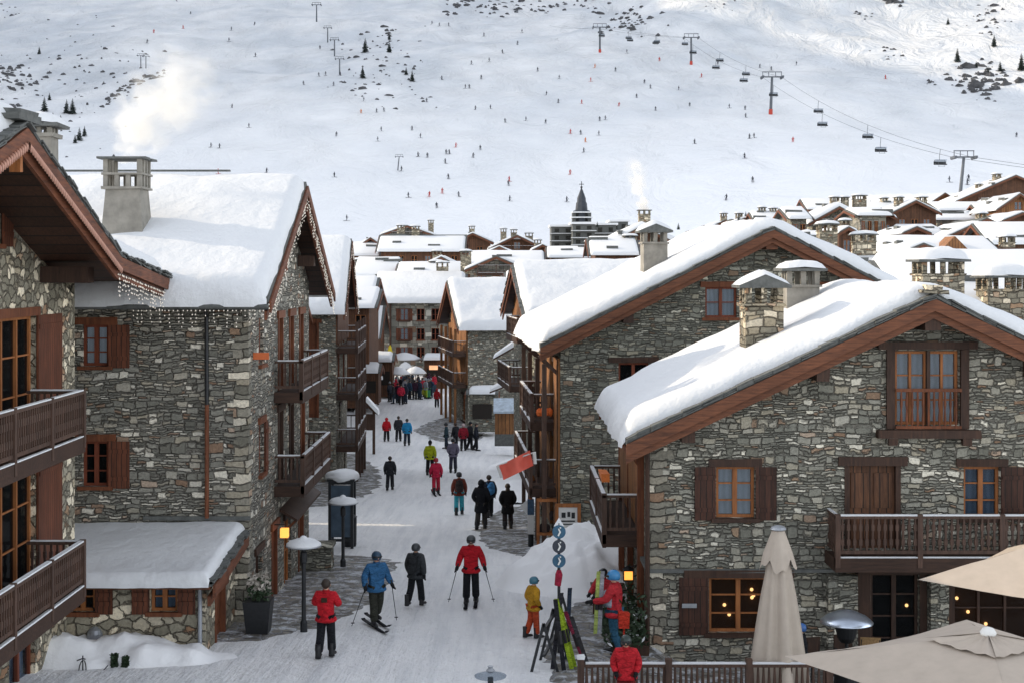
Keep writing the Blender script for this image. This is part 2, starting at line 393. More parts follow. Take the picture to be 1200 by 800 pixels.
nm = t.noise(t.scalev(p, (.05, .03, .05)), 1.0, 7, .62); nm.inputs['Distortion'].default_value = .8; nm2 = t.noise(p, .35, 4, .6)
bp = t.bump(t.math('MULTIPLY', h, near), b, 1.0, .14)
b2 = t.n('Bump'); b2.inputs['Strength'].default_value = 1.0; b2.inputs['Distance'].default_value = 9.0
t.l(t.math('MULTIPLY', t.math('ADD', nm.outputs[0], t.math('MULTIPLY', nm2.outputs[0], .045)), far.outputs[0]), b2.inputs['Height']); t.l(b2.outputs[0], bp.inputs['Normal'])
M['ground'] = m
def build_ground():
    ys = []; y = 4.0
    while y < 2750: ys.append(y); y *= 1.0105 if y > 300 else 1.013
    ts = [i/230 for i in range(-110, 111)]                    # inside the view the fan is fine
    q = 110/230; ext = []
    while q < 2.6: q *= 1.045; ext.append(q)
    ts = [-e for e in reversed(ext)]+ts+ext
    vs = []; n = len(ts)
    for y in ys:
        for tt in ts:
            x = tt*y + (0 if abs(tt) < .5 else 0); vs.append((x, y, gz(x, y)))
    fs = [(j*n+i, j*n+i+1, (j+1)*n+i+1, (j+1)*n+i) for j in range(len(ys)-1) for i in range(n-1)]
    # the ground also reaches behind and beside the viewpoint
    mb = MB(); mb.v = vs; mb.f = fs
    w = ys[0]; b0 = len(mb.v)
    for i in range(n): mb.v.append((ts[i]*w*30, -60, -5.5))
    mb.f += [(b0+i, b0+i+1, i+1, i) for i in range(n-1)]
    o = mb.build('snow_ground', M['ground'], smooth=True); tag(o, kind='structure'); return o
build_ground()

# cobbled paving that shows where the snow is trodden away
m, nt, b, o_ = nmat('cobbles'); t = NT(nt); p = geo_pos(t)
mp = t.scalev(p, (3.6, 4.2, 3)); wn = t.noise(p, 3, 3); ad = t.n('VectorMath', operation='ADD'); t.l(mp, ad.inputs[0]); t.l(wn.outputs[1], ad.inputs[1])
v = t.n('TexVoronoi', feature='DISTANCE_TO_EDGE'); t.l(ad.outputs[0], v.inputs['Vector']); v.inputs['Scale'].default_value = 1
cv = t.n('TexVoronoi', feature='F1'); t.l(ad.outputs[0], cv.inputs['Vector']); cv.inputs['Scale'].default_value = 1
sc_ = t.n('SeparateColor'); t.l(cv.outputs['Color'], sc_.inputs[0])
c = t.ramp(sc_.outputs[0], [(0, (.08, .073, .06)), (.5, (.17, .155, .13)), (.85, (.25, .23, .19)), (1, (.34, .32, .28))])
e = t.ramp(v.outputs['Distance'], [(.02, (0, 0, 0)), (.12, (1, 1, 1))])
c = t.mix(e, (.045, .042, .038), c)
sn = t.noise(p, 2.2, 6, .72); snm = t.ramp(sn.outputs[0], [(.50, (0, 0, 0)), (.60, (1, 1, 1))])
sm = t.mix(.5, snm, t.math('MULTIPLY', t.math('SUBTRACT', 1, e), .8), 'ADD')
c = t.mix(t.math('MULTIPLY', sm, .75), c, (.66, .69, .74))
t.l(c, b.inputs['Base Color']); b.inputs['Roughness'].default_value = .75
t.bump(t.math('ADD', e, sn.outputs[0]), b, .7, .05); M['cobble'] = m
def patch(name, poly, mat, step=.25, hi=.035, edge=.7, rough=.55, bumpf=None, base=0.0):
    """a sheet over the terrain that dips under the snow along a ragged border"""
    xs = [q[0] for q in poly]; ys = [q[1] for q in poly]
    x0, x1, y0, y1 = min(xs)-1, max(xs)+1, min(ys)-1, max(ys)+1
    def sd(x, y):
        ins = False; d = 1e9; n = len(poly)
        for i in range(n):
            ax, ay = poly[i]; bx, by = poly[(i+1) % n]
            if (ay > y) != (by > y) and x < (bx-ax)*(y-ay)/(by-ay)+ax: ins = not ins
            t = max(0, min(1, ((x-ax)*(bx-ax)+(y-ay)*(by-ay))/((bx-ax)**2+(by-ay)**2)))
            d = min(d, math.hypot(x-ax-t*(bx-ax), y-ay-t*(by-ay)))
        return d if ins else -d
    nx = int((x1-x0)/step)+2; ny = int((y1-y0)/step)+2; mb = MB()
    for j in range(ny):
        for i in range(nx):
            x, y = x0+i*step, y0+j*step
            s = sd(x, y)/edge+rough*fbm(x, y, 1.1, 4, 4.0)
            h = hi*max(-1.5, min(1, s))
            if bumpf: h = bumpf(x, y, s)
            mb.v.append((x, y, gz(x, y)+base+h))
    mb.f = [(j*nx+i, j*nx+i+1, (j+1)*nx+i+1, (j+1)*nx+i) for j in range(ny-1) for i in range(nx-1)]
    return tag(mb.build(name, mat, smooth=True), kind='structure')
patch('cobbled_pavement', [(-9, 33.9), (-5.9, 34.3), (-4.7, 36), (-4.0, 39), (-3.6, 43), (-3.5, 47.5), (-5, 49.5), (-9, 50)], M['cobble'])
patch('cobbled_pavement', [(-12, 64), (-8.4, 66), (-7.1, 70), (-6.9, 76), (-8, 88), (-10.5, 98), (-13, 98)], M['cobble'], step=.35)
patch('cobbled_pavement', [(1.0, 26), (1.1, 29), (.9, 32), (1.1, 35), (1.6, 37.2), (1.9, 39.5), (3.6, 40.5), (9, 34), (14, 30), (14, 24), (1.5, 24)], M['cobble'])
patch('cobbled_pavement', [(-.6, 51), (-1.2, 55), (-1.1, 60), (.2, 66), (4, 66), (3.5, 47), (1.6, 47)], M['cobble'], step=.3)
patch('cobbled_pavement', [(-6.2, 110), (-7.6, 115), (-6.9, 121), (-5, 126), (-2, 126), (-2, 108), (-5, 107)], M['cobble'], step=.45)
def pilef(cx, cy, rx, ry, H):
    def f(x, y, s):
        d = math.sqrt(((x-cx)/rx)**2+((y-cy)/ry)**2)
        k = max(-.25, 1-d**1.7)
        return H*k*(1+.35*fbm(x, y, 1.6, 4, 7.0))-.04+.30*fbm(x, y, .7, 4, 9.0)*max(0, k)**.5
    return f
M['pile'] = snow_mat('ploughed snow', c=(.96, .965, .97), scale=4, b1=.45)
patch('snow_pile', [(-.2, 39.8), (3.3, 39.8), (3.3, 46.4), (-.2, 46.4)], M['pile'], step=.12, bumpf=pilef(2.25, 43.2, 2.7, 3.0, 1.6))
patch('snow_bank', [(-12, 31), (-6.4, 31), (-6.4, 34), (-12, 34)], M['pile'], step=.16, bumpf=pilef(-9.6, 32.3, 3.6, 1.25, .55))
patch('snow_bank', [(-1, 68), (2, 68), (2, 96), (-1, 96)], M['pile'], step=.35, bumpf=pilef(.9, 80, 2.6, 15, .7))

# ------------------------------------------------------------------ building kit
def fb(mb, side, c, u0, u1, o0, o1, z0, z1, j=0.0):
    if side == 'S': mb.box(u0, u1, c-o1, c-o0, z0, z1, j)
    elif side == 'N': mb.box(u0, u1, c+o0, c+o1, z0, z1, j)
    elif side == 'E': mb.box(c+o0, c+o1, u0, u1, z0, z1, j)
    else: mb.box(c-o1, c-o0, u0, u1, z0, z1, j)
def fp(side, c, u, o, z):
    return {'S': (u, c-o, z), 'N': (u, c+o, z), 'E': (c+o, u, z), 'W': (c-o, u, z)}[side]
def clip(poly, a, b, c):                                  # keep a*u+b*z<=c
    out = []
    for i in range(len(poly)):
        p, q = poly[i], poly[(i+1) % len(poly)]
        dp, dq = a*p[0]+b*p[1]-c, a*q[0]+b*q[1]-c
        if dp <= 0: out.append(p)
        if dp*dq < 0:
            t = dp/(dp-dq); out.append((p[0]+t*(q[0]-p[0]), p[1]+t*(q[1]-p[1])))
    return out
def panel(mb, side, c, u0, u1, z0, z1, ops, clips=(), dep=.28):
    us = sorted({u0, u1}|{x for o in ops for x in (o[0]-o[2]/2, o[0]+o[2]/2)}); zs = sorted({z0, z1}|{x for o in ops for x in (o[1], o[1]+o[3])})
    us = [u for u in us if u0 <= u <= u1]; zs = [z for z in zs if z0 <= z <= z1]
    for i in range(len(us)-1):
        for k in range(len(zs)-1):
            um, zm = (us[i]+us[i+1])/2, (zs[k]+zs[k+1])/2
            if any(abs(um-o[0]) < o[2]/2 and o[1] < zm < o[1]+o[3] for o in ops): continue
            poly = [(us[i], zs[k]), (us[i+1], zs[k]), (us[i+1], zs[k+1]), (us[i], zs[k+1])]
            for cl in clips:
                poly = clip(poly, *cl)
                if len(poly) < 3: break
            if len(poly) >= 3: mb.add([fp(side, c, u, 0, z) for u, z in poly], [tuple(range(len(poly)))])
    for o in ops:
        a, b_, zb, zt = o[0]-o[2]/2, o[0]+o[2]/2, o[1], o[1]+o[3]
        for (p, q) in (((a, zb), (a, zt)), ((a, zt), (b_, zt)), ((b_, zt), (b_, zb)), ((b_, zb), (a, zb))):
            mb.add([fp(side, c, p[0], 0, p[1]), fp(side, c, q[0], 0, q[1]), fp(side, c, q[0], -dep, q[1]), fp(side, c, p[0], -dep, p[1])], [(0, 1, 2, 3)])
def opening(root, side, c, u, z, w, h, kind='win', sh='', lint=True, nx=2, nz=2, fr='frame', shm='shut', bm='dark', cur='curtain', lit=0, sill=True, halfshut=False, sw=None, slab=None):
    """fills a wall opening; the frame is the part, pane / shutter / curtain are its sub-parts"""
    lo, hi = u-w/2, u+w/2
    if kind == 'door':
        mb = MB(); fb(mb, side, c, lo, lo+.12, -.16, .03, z, z+h); fb(mb, side, c, hi-.12, hi, -.16, .03, z, z+h); fb(mb, side, c, lo-.16, hi+.16, -.16, .07, z+h-.02, z+h+.2, .01)
        d = mb.build('door', M[bm], root)
        mb = MB(); fb(mb, side, c, lo+.12, hi-.12, -.2, -.12, z, z+h-.02)
        k = max(1, int(w/.5))
        for i in range(k):
            a = lo+.12+(w-.24)*i/k; b_ = lo+.12+(w-.24)*(i+1)/k
            fb(mb, side, c, a+.06, b_-.06, -.12, -.09, z+.2, z+h*.42); fb(mb, side, c, a+.06, b_-.06, -.12, -.09, z+h*.48, z+h-.2)
        mb.build('door_leaf', M['plank' if bm == 'dark' else bm], d); return d
    mb = MB(); t = .07
    fb(mb, side, c, lo, lo+t, -.20, -.10, z, z+h); fb(mb, side, c, hi-t, hi, -.20, -.10, z, z+h)
    fb(mb, side, c, lo+t, hi-t, -.20, -.10, z, z+t); fb(mb, side, c, lo+t, hi-t, -.20, -.10, z+h-t, z+h)
    for i in range(1, nx):
        uu = lo+w*i/nx; tk = .055 if i*2 == nx else .03; fb(mb, side, c, uu-tk, uu+tk, -.195, -.085, z+t, z+h-t)
    for i in range(1, nz):
        zz = z+h*i/nz; fb(mb, side, c, lo+t, hi-t, -.185, -.12, zz-.018, zz+.018)
    wd = mb.build('window', M[fr], root)
    mb = MB(); fb(mb, side, c, lo+t, hi-t, -.165, -.155, z+t, z+h-t); mb.build('pane', M['glass' if cur else 'glassd'], wd)
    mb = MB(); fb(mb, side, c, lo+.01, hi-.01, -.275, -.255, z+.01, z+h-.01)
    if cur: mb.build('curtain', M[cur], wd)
    else: mb.build('room_back', M['roomwarm' if lit > 1 else 'roomdark'], wd)
    if lint:
        mb = MB(); e = .18 if not slab else slab
        fb(mb, side, c, lo-e, hi+e, -.09, .07, z+h+.003, z+h+.19, .012); mb.build('lintel', M[bm], wd)
    if sill:
        mb = MB(); fb(mb, side, c, lo-.12, hi+.12, -.09, .10, z-.1, z-.003, .008); mb.build('sill', M[bm], wd)
    s_w = sw or w/2+.05
    for q in sh:
        mb = MB()
        a, b_ = (lo-s_w, lo-.02) if q == 'L' else (hi+.02, hi+s_w)
        fb(mb, side, c, a, b_, .02, .07, z-.05, z+h+.0)
        for zz in (z+.15, z+h-.3): fb(mb, side, c, a+.03, b_-.03, .07, .095, zz, zz+.1)
        mb.build('shutter', M[shm], wd)
    for i in range(lit):
        mb = MB(); q = fp(side, c, R.uniform(lo+.15, hi-.15), -.225, R.uniform(z+.2, z+h*.75)); mb.ball(q, .042, 5); mb.build('lamp_bulb', M['lamps'], wd)
    return wd

def roofz(prof, a):
    if a <= prof[0][0]: return prof[0][1]+(a-prof[0][0])*(prof[1][1]-prof[0][1])/(prof[1][0]-prof[0][0])
    for i in range(len(prof)-1):
        if a <= prof[i+1][0]: return prof[i][1]+(a-prof[i][0])*(prof[i+1][1]-prof[i][1])/(prof[i+1][0]-prof[i][0])
    return prof[-1][1]+(a-prof[-1][0])*(prof[-1][1]-prof[-2][1])/(prof[-1][0]-prof[-2][0])
def roof(root, ridge, prof, b0, b1, T=.5,  near=True, snow='snow', fascia='woodX', slab=.14, splits=(), inset=.24, sag=.12, name='roof', seed=0, fends=(True, True), slates=True):
    """roof slab over profile prof=[(a,z)...] (underside), running b0..b1 along the ridge"""
    def Q(a, b, z): return (a, b, z) if ridge == 'y' else (b, a, z)
    mb = MB(); n = len(prof); vs = []
    for b in (b0, b1):
        vs += [Q(a, b, z) for a, z in prof]+[Q(a, b, z+slab) for a, z in reversed(prof)]
    fs = [tuple(range(2*n)), tuple(range(4*n-1, 2*n-1, -1))]+[(i, (i+1) % (2*n), 2*n+(i+1) % (2*n), 2*n+i) for i in range(2*n)]
    mb.add(vs, fs); rf = mb.build(name, M['slate'], root)
    if near and slates:                                      # ragged slate ends along both verges
        for b, sg in ((b0, -1), (b1, 1)):
            mb = MB()
            a = prof[0][0]
            while a < prof[-1][0]:
                w = R.uniform(.25, .5); z = roofz(prof, a+w/2)
                for lay in range(3):
                    o = R.uniform(.02, .13); zz = z+slab-.10+lay*.04
                    z0, z1 = roofz(prof, a)-z+zz, roofz(prof, min(a+w, prof[-1][0]))-z+zz
                    bb0, bb1 = sorted((b-sg*.5, b+sg*o)); h = R.uniform(.022, .045); tl = R.uniform(-.01, .04)
                    pts = [Q(a, bb0, z0+tl), Q(a+w*.97, bb0, z1), Q(a+w*.97, bb1, z1), Q(a, bb1, z0+tl)]
                    mb.add([p for p in pts]+[(p[0], p[1], p[2]+h) for p in pts], [(0, 1, 2, 3), (7, 6, 5, 4), (0, 4, 5, 1), (1, 5, 6, 2), (2, 6, 7, 3), (3, 7, 4, 0)])
                a += w
            mb.build('slate_edge', M['slate'], rf)
    if near:
        mb = MB(); e_ = .25
        for i in range(n-1):
            (a0, z0), (a1, z1) = prof[i], prof[i+1]
            mb.add([Q(a0, b0+.13, z0-.015), Q(a1, b0+.13, z1-.015), Q(a1, b1-.13, z1-.015), Q(a0, b1-.13, z0-.015), Q(a0, b0+.13, z0-.04), Q(a1, b0+.13, z1-.04), Q(a1, b1-.13, z1-.04), Q(a0, b1-.13, z0-.04)], [(0, 1, 2, 3), (7, 6, 5, 4), (0, 4, 5, 1), (2, 6, 7, 3)])
        mb.build('soffit', M['soffit'], rf)
    # fascia boards at the verges
    for k, (b, sg) in enumerate(((b0, -1), (b1, 1))):
        if not fends[k]: continue
        mb = MB()
        for i in range(n-1):
            (a0, z0), (a1, z1) = prof[i], prof[i+1]
            for (dz0, dz1, off, th) in ((-.26, .02, .0, .07), (-.44, -.22, -.12, .08)) if near else ((-.3, .0, 0, .1),):
                bb0, bb1 = sorted((b+sg*(.01+off), b+sg*(off+th)))
                vs = [Q(a0, bb0, z0+dz0), Q(a1, bb0, z1+dz0), Q(a1, bb0, z1+dz1), Q(a0, bb0, z0+dz1), Q(a0, bb1, z0+dz0), Q(a1, bb1, z1+dz0), Q(a1, bb1, z1+dz1), Q(a0, bb1, z0+dz1)]
                mb.add(vs, [(0, 1, 2, 3), (7, 6, 5, 4), (0, 4, 5, 1), (1, 5, 6, 2), (2, 6, 7, 3), (3, 7, 4, 0)])
        mb.build('fascia', M[fascia], rf)
    # snow
    a0, a1 = prof[0][0]-sag, prof[-1][0]+sag; c0, c1 = b0+inset, b1-inset
    r = T*.95
    def samples(lo, hi, step):
        e = [0, .015, .06, .14, .26, .42, .62, .85, 1.0]; s_ = [lo+q*r for q in e]; k = max(2, int((hi-lo-2*r)/step))
        s_ += [lo+r+(hi-lo-2*r)*i/k for i in range(1, k)]; s_ += [hi-q*r for q in reversed(e)]; return s_
    st = .32 if near else 2.5
    A = samples(a0, a1, st); B = samples(c0, c1, st)
    if not near: e_ = [0, 3, 6, 8]; A = [v_ for i, v_ in enumerate(A) if i in e_ or (8 < i < len(A)-9) or len(A)-1-i in e_]; B = [v_ for i, v_ in enumerate(B) if i in e_ or (8 < i < len(B)-9) or len(B)-1-i in e_]
    def prf(d): q = min(1, max(0, d/r)); return math.sqrt(max(0, 1-(1-q)**2))
    mb = MB()
    ridge_a = max(prof, key=lambda q: q[1])[0]
    for a in A:
        for b in B:
            da, db = min(a-a0, a1-a), min(b-c0, c1-b)
            k = min(1, prf(da)*prf(db))
            for s_ in splits: k *= 1-.75*math.exp(-((a-s_)/.10)**2)*sstep(.2, .6, .5+.5*noise.noise(Vector((b*.35, seed, s_))))
            th = T*(1+.26*noise.noise(Vector((a*.45, b*.35, seed)))+.16*noise.noise(Vector((a*1.3, b*.9, seed+5)))+.05*noise.noise(Vector((a*4, b*3, seed))))
            # soften ridge
            q = .55; z = (roofz(prof, a-q)+2*roofz(prof, a)+roofz(prof, a+q))/4 if abs(a-ridge_a) < 1.2 else roofz(prof, a)
            wob = .13*noise.noise(Vector((a*.8, b*.8, seed+9)))+.07*noise.noise(Vector((a*2.6, b*2.6, seed+3)))
            oa = (1 if a > ridge_a else -1)*wob*(1-min(1, da/r)); ob = (1 if b > (c0+c1)/2 else -1)*wob*.5*(1-min(1, db/r))
            hang = -.28*T*(1-min(1, da/(r*.8)))**2 if near else 0
            mb.v.append(Q(a+oa, b+ob, max(z, 0*z+z)+slab*1.0-.01+k*th+hang-(.0 if da > 0 else .06)))
    nb = len(B); mb.f = [(i*nb+j, i*nb+j+1, (i+1)*nb+j+1, (i+1)*nb+j) for i in range(len(A)-1) for j in range(nb-1)]
    base = len(mb.v); mb.v += [Q(a, b, roofz(prof, a)-.03) for a, b in ((a0+.1, c0+.05), (a0+.1, c1-.05), (a1-.1, c1-.05), (a1-.1, c0+.05))]
    mb.build('roof_snow', M[snow], rf, smooth=True)
    return rf
def chimney(root, x, y, zb, zt, w=1.0, d=None, mat='chim', style='pillars', snow=.2, lab=None, name='chimney'):
    """shaft with an open smoke box, slab and snow cap; a part of its house"""
    d = d or w; H = zt-zb; hw, hd = w/2, d/2
    mb = MB(); zs = zt-.62*min(1, w)
    mb.box(x-hw, x+hw, y-hd, y+hd, zb, zs, .01); mb.box(x-hw-.06, x+hw+.06, y-hd-.06, y+hd+.06, zs, zs+.07, .01)
    pz = zt-.12; pw = .16*min(1, w)
    for i in range(3):
        for j in range(3):
            if i == 1 and j == 1: continue
            cx_, cy_ = x+(i-1)*(hw-pw/2), y+(j-1)*(hd-pw/2); mb.box(cx_-pw/2, cx_+pw/2, cy_-pw/2, cy_+pw/2, zs+.07, pz, .01)
    ch = mb.build(name, M[mat], root)
    if lab: ch['label'] = lab
    mb = MB()
    if style == 'gable':
        g = w*.28
        vs = []
        for yy in (y-hd-.16, y+hd+.16):
            vs += [(x-hw-.18, yy, pz), (x+hw+.18, yy, pz), (x+hw+.18, yy, pz+.07), (x, yy, pz+.07+g), (x-hw-.18, yy, pz+.07)]
        mb.add(vs, [(0, 1, 2, 3, 4), (9, 8, 7, 6, 5)]+[(i, (i+1) % 5, 5+(i+1) % 5, 5+i) for i in range(5)])
    else:
        mb.box(x-hw-.18, x+hw+.18, y-hd-.18, y+hd+.18, pz, pz+.08, .015)
    mb.build('chimney_cap', M['slate'], ch)
    if snow:
        mb = MB(); n = 8; vs = []
        g = w*.28 if style == 'gable' else .05
        N = 9
        for i in range(N):
            for j in range(N):
                fx, fy = i/(N-1)*2-1, j/(N-1)*2-1
                fx = math.copysign(abs(fx)**.6, fx); fy = math.copysign(abs(fy)**.6, fy)
                k = math.sqrt(max(0, 1-fx**4))*math.sqrt(max(0, 1-fy**4))
                vs.append((x+fx*(hw+.17), y+fy*(hd+.17), pz+.075+g*(1-abs(fx))+snow*k*(1+.2*noise.noise(Vector((x+fx*2, y+fy*2, 0))))))
        mb.add(vs, [(i*N+j, i*N+j+1, (i+1)*N+j+1, (i+1)*N+j) for i in range(N-1) for j in range(N-1)])
        mb.build('chimney_snow', M['snow'], ch, smooth=True)
    return ch
def balcony(root, side, c, u0, u1, dep, zf, h=1.0, mat='rail', near=True, snow=True, step=.14, ends=(True, True), solid=False):
    mb = MB(); fb(mb, side, c, u0, u1, .01, dep, zf-.12, zf); fb(mb, side, c, u0-.03, u1+.03, dep-.05, dep+.04, zf-.30, zf+.03)
    for (e, s_) in ((u0, -1), (u1, 1)): fb(mb, side, c, min(e, e+s_*.05), max(e, e+s_*.05), .01, dep-.05, zf-.28, zf+.02)
    k = max(2, int((u1-u0)/1.3))
    for i in range(k+1):
        uu = u0+.15+(u1-u0-.3)*i/k; fb(mb, side, c, uu-.07, uu+.07, -.02, dep-.02, zf-.3, zf-.12)
    bl = mb.build('balcony', M['darkX' if mat == 'rail' else mat], root)
    mb = MB()
    fb(mb, side, c, u0-.03, u1+.03, dep-.06, dep+.05, zf+h-.06, zf+h); fb(mb, side, c, u0, u1, dep-.04, dep+.02, zf+.12, zf+.2)
    def bal(pu, po):
        fb(mb, side, c, pu-.022, pu+.022, po-.022, po+.022, zf+.2, zf+h-.06)
        if near: fb(mb, side, c, pu-.04, pu+.04, po-.03, po+.03, zf+.32, zf+.46); fb(mb, side, c, pu-.04, pu+.04, po-.03, po+.03, zf+h-.34, zf+h-.2)
    n = int((u1-u0)/step)
    for i in range(1, n): bal(u0+(u1-u0)*i/n, dep-.01)
    if solid: fb(mb, side, c, u0+.05, u1-.05, dep-.03, dep-.012, zf+.2, zf+h-.06)
    pn = max(1, round((u1-u0)/2.2))
    for i in range(pn+1):
        uu = u0+.03+(u1-u0-.06)*i/pn; fb(mb, side, c, uu-.06, uu+.06, dep-.07, dep+.055, zf-.2, zf+h+.04)
    for e, yes in zip((u0, u1), ends):
        if not yes: continue
        s0, s1 = (e, e+.08) if e == u0 else (e-.08, e)
        fb(mb, side, c, s0, s1, .02, dep-.06, zf+h-.06, zf+h); fb(mb, side, c, s0+.01, s1-.01, .02, dep-.04, zf+.12, zf+.2)
        m_ = int(dep/step)
        for i in range(1, m_): bal((s0+s1)/2, dep*i/m_)
    mb.build('railing', M[mat], bl)
    if snow:
        mb = MB(); fb(mb, side, c, u0, u1, dep-.05, dep+.04, zf+h+.002, zf+h+.035, .006); fb(mb, side, c, u0, u1, dep-.03, dep+.05, zf+.032, zf+.055, .008)
        for e, yes in zip((u0, u1), ends):
            if yes: fb(mb, side, c, min(e, e+(.07 if e == u0 else -.07)), max(e, e+(.07 if e == u0 else -.07)), .1, dep-.06, zf+h+.002, zf+h+.03, .005)
        mb.build('rail_snow', M['snow'], bl)
    return bl
def icicle_lights(pts, label, drop=.5, group='string lights under the eaves', dens=9, r=.018):
    """strings of small bulbs hanging from a line, one thing"""
    mb = MB(); R2 = random.Random(len(pts)*7+int(abs(pts[0][0])*10))
    wire = MB()
    for i in range(len(pts)-1):
        p, q = Vector(pts[i]), Vector(pts[i+1]); L = (q-p).length; n = max(2, int(L*dens))
        wire.bar(p, q, .012, .012)
        for k in range(n):
            a = p.lerp(q, k/n); d = drop*R2.choice((.25, .5, .75, 1.0)); m_ = max(1, int(d/.09))
            for j in range(m_):
                z = a.z-.03-d*j/m_; x_, y_ = a.x+R2.uniform(-.02, .02), a.y+R2.uniform(-.02, .02)
                mb.add([(x_+r, y_, z), (x_-r, y_, z), (x_, y_+r, z), (x_, y_-r, z), (x_, y_, z+r*1.3), (x_, y_, z-r*1.3)], [(0, 2, 4), (2, 1, 4), (1, 3, 4), (3, 0, 4), (2, 0, 5), (1, 2, 5), (3, 1, 5), (0, 3, 5)])
    t = thing('string_lights', label, 'string lights', pts[0], group=group)
    mb.build('bulbs', M['bulb'], t)['kind'] = 'stuff'; wire.build('wire', M['metal'], t); return t
# ------------------------------------------------------------------ near buildings
def house(name, label, x0, x1, y0, y1, zg, prof, ridge, wall, b0, b1, ops={}, T=.5, near=True, rz=0, pivot=None, group=None, cat='house', zr=None, splits=(), fascia='woodX', sag=.12, seed=0, snow='snow', slates=True, gablemat=None, fends=(True, True), inset=.24):
    pv = pivot or (x0, y0, zg)
    root = thing(name, label, cat, pv, rz, group)
    pk = max(prof, key=lambda q: q[1]); i = prof.index(pk)
    cl = []
    if i > 0: m1 = (pk[1]-prof[i-1][1])/(pk[0]-prof[i-1][0]); cl.append((-m1, 1, pk[1]-m1*pk[0]))
    if i < len(prof)-1: m2 = (pk[1]-prof[i+1][1])/(prof[i+1][0]-pk[0]); cl.append((m2, 1, pk[1]+m2*pk[0]))
    top = pk[1]
    mb = MB()
    for side, c, u0, u1 in (('S', y0, x0, x1), ('N', y1, x0, x1), ('W', x0, y0, y1), ('E', x1, y0, y1)):
        gable = (side in 'SN') == (ridge == 'y')
        if gable: panel(mb, side, c, u0, u1, zg, top, [o[:4] for o in ops.get(side, [])], cl)
        else: panel(mb, side, c, u0, u1, zg, min(top, roofz(prof, c)), [o[:4] for o in ops.get(side, [])])
    mb.build('wall', M[wall], root)
    for side, c in (('S', y0), ('N', y1), ('W', x0), ('E', x1)):
        for o in ops.get(side, []): opening(root, side, c, *o[:4], **(o[4] if len(o) > 4 else {}))
    roof(root, ridge, prof, b0, b1, T=T, near=near, splits=splits, fascia=fascia, sag=sag, seed=seed, snow=snow, slates=slates, fends=fends, inset=inset)
    return root
def purlins(root, ends, mat='dark'):
    for (x0, x1, y0, y1, z0, z1) in ends:
        mb = MB(); mb.box(x0, x1, y0, y1, z0, z1, .015); mb.build('purlin_end', M[mat], root)
def pipe(root, pts, r=.05, mat='metal', name='downpipe'):
    mb = MB(); mb.tube(pts, r, 8); return mb.build(name, M[mat], root, smooth=False)
def lantern(root_label, x, y, z, wallx, s=.28):
    t = thing('wall_lantern', root_label, 'lantern', (x, y, z))
    mb = MB()
    mb.box(x-s/2, x+s/2, y-s/2, y+s/2, z+s*.95, z+s*1.05); mb.box(x-s/2, x+s/2, y-s/2, y+s/2, z-s*.05, z+.02)
    for a in (-1, 1):
        for b in (-1, 1): mb.bar((x+a*s*.46, y+b*s*.46, z), (x+a*s*.46, y+b*s*.46, z+s), .02, .02)
    mb.lathe((x, y, z+s*1.05), [(s*.6, 0), (s*.35, s*.2), (.02, s*.38)], 4); mb.bar((x, y, z+s*1.3), (wallx, y, z+s*1.5), .025, .025)
    mb.build('lantern_frame', M['metal'], t)
    mb = MB(); mb.box(x-s*.4, x+s*.4, y-s*.4, y+s*.4, z+.03, z+s*.9); mb.build('glowing_glass', M['lamp'], t); return t

# --- stone chalet on the right, gable to the viewer
dk = dict(bm='dark')
A = house('stone_chalet', 'large grey stone chalet with a pale curtained loggia window and a long dark front balcony', 3.41, 16.45, 34, 42.2, -9.7,
  [(2.75, -4.02), (9.9, -.66), (17.1, -4.05)], 'y', 'stoneA', 33.0, 43.0, T=.42, seed=1, ops={
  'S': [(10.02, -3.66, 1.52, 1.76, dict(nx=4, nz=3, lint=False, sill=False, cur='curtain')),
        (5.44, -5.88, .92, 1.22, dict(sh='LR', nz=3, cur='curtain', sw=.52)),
        (8.72, -6.62, 1.34, 2.0, dict(kind='door', bm='dark')),
        (11.33, -5.88, .86, 1.22, dict(sh='R', nz=3, cur='curtblue', sw=.7)),
        (5.52, -8.62, 1.42, 1.32, dict(sh='L', nx=2, nz=3, cur='', lit=5, sw=.72, slab=.6)),
        (9.25, -9.3, 1.15, 2.1, dict(nx=2, nz=4, cur='', fr='dark', lit=1, sill=False)),
        (11.6, -8.85, 1.9, 1.6, dict(nx=3, nz=2, cur='', fr='dark', lit=4))],
  'W': [(38.3, -6.6, 1.5, 2.1, dict(nx=2, nz=3, cur='', fr='frame', lit=2, sill=False)), (36.6, -9.2, 1.1, 2.0, dict(kind='door', bm='dark')), (39.6, -8.6, 1.3, 1.3, dict(cur='', fr='frame', lit=3, nz=3))]})
balcony(A, 'S', 34, 7.62, 13.4, 1.02, -6.66, h=1.0)
balcony(A, 'W', 3.41, 35.9, 41.3, .98, -6.66, h=1.02)
mb = MB()   # loggia frame round the top window
mb.box(9.04, 9.24, 33.90, 34.02, -3.75, -1.86, .01); mb.box(10.80, 11.0, 33.90, 34.02, -3.75, -1.86, .01); mb.box(9.98, 10.06, 33.86, 33.98, -3.74, -1.9)
mb.box(8.84, 11.2, 33.88, 34.02, -1.86, -1.68, .01); mb.box(8.8, 11.24, 33.72, 34.02, -3.96, -3.76, .01)
lf = mb.build('window_surround', M['dark'], A)
mb = MB(); mb.box(9.24, 10.8, 33.83, 33.89, -2.86, -2.78); mb.box(9.24, 10.8, 33.83, 33.89, -3.74, -3.67)
for i in range(1, 12):
    xx = 9.24+1.56*i/12; mb.tube([(xx, 33.86, -3.67), (xx, 33.86, -3.5), (xx, 33.86, -3.3), (xx, 33.86, -3.15), (xx, 33.86, -2.86)], [.02, .035, .018, .036, .02], 6)
mb.build('baluster_rail', M['wood'], lf)
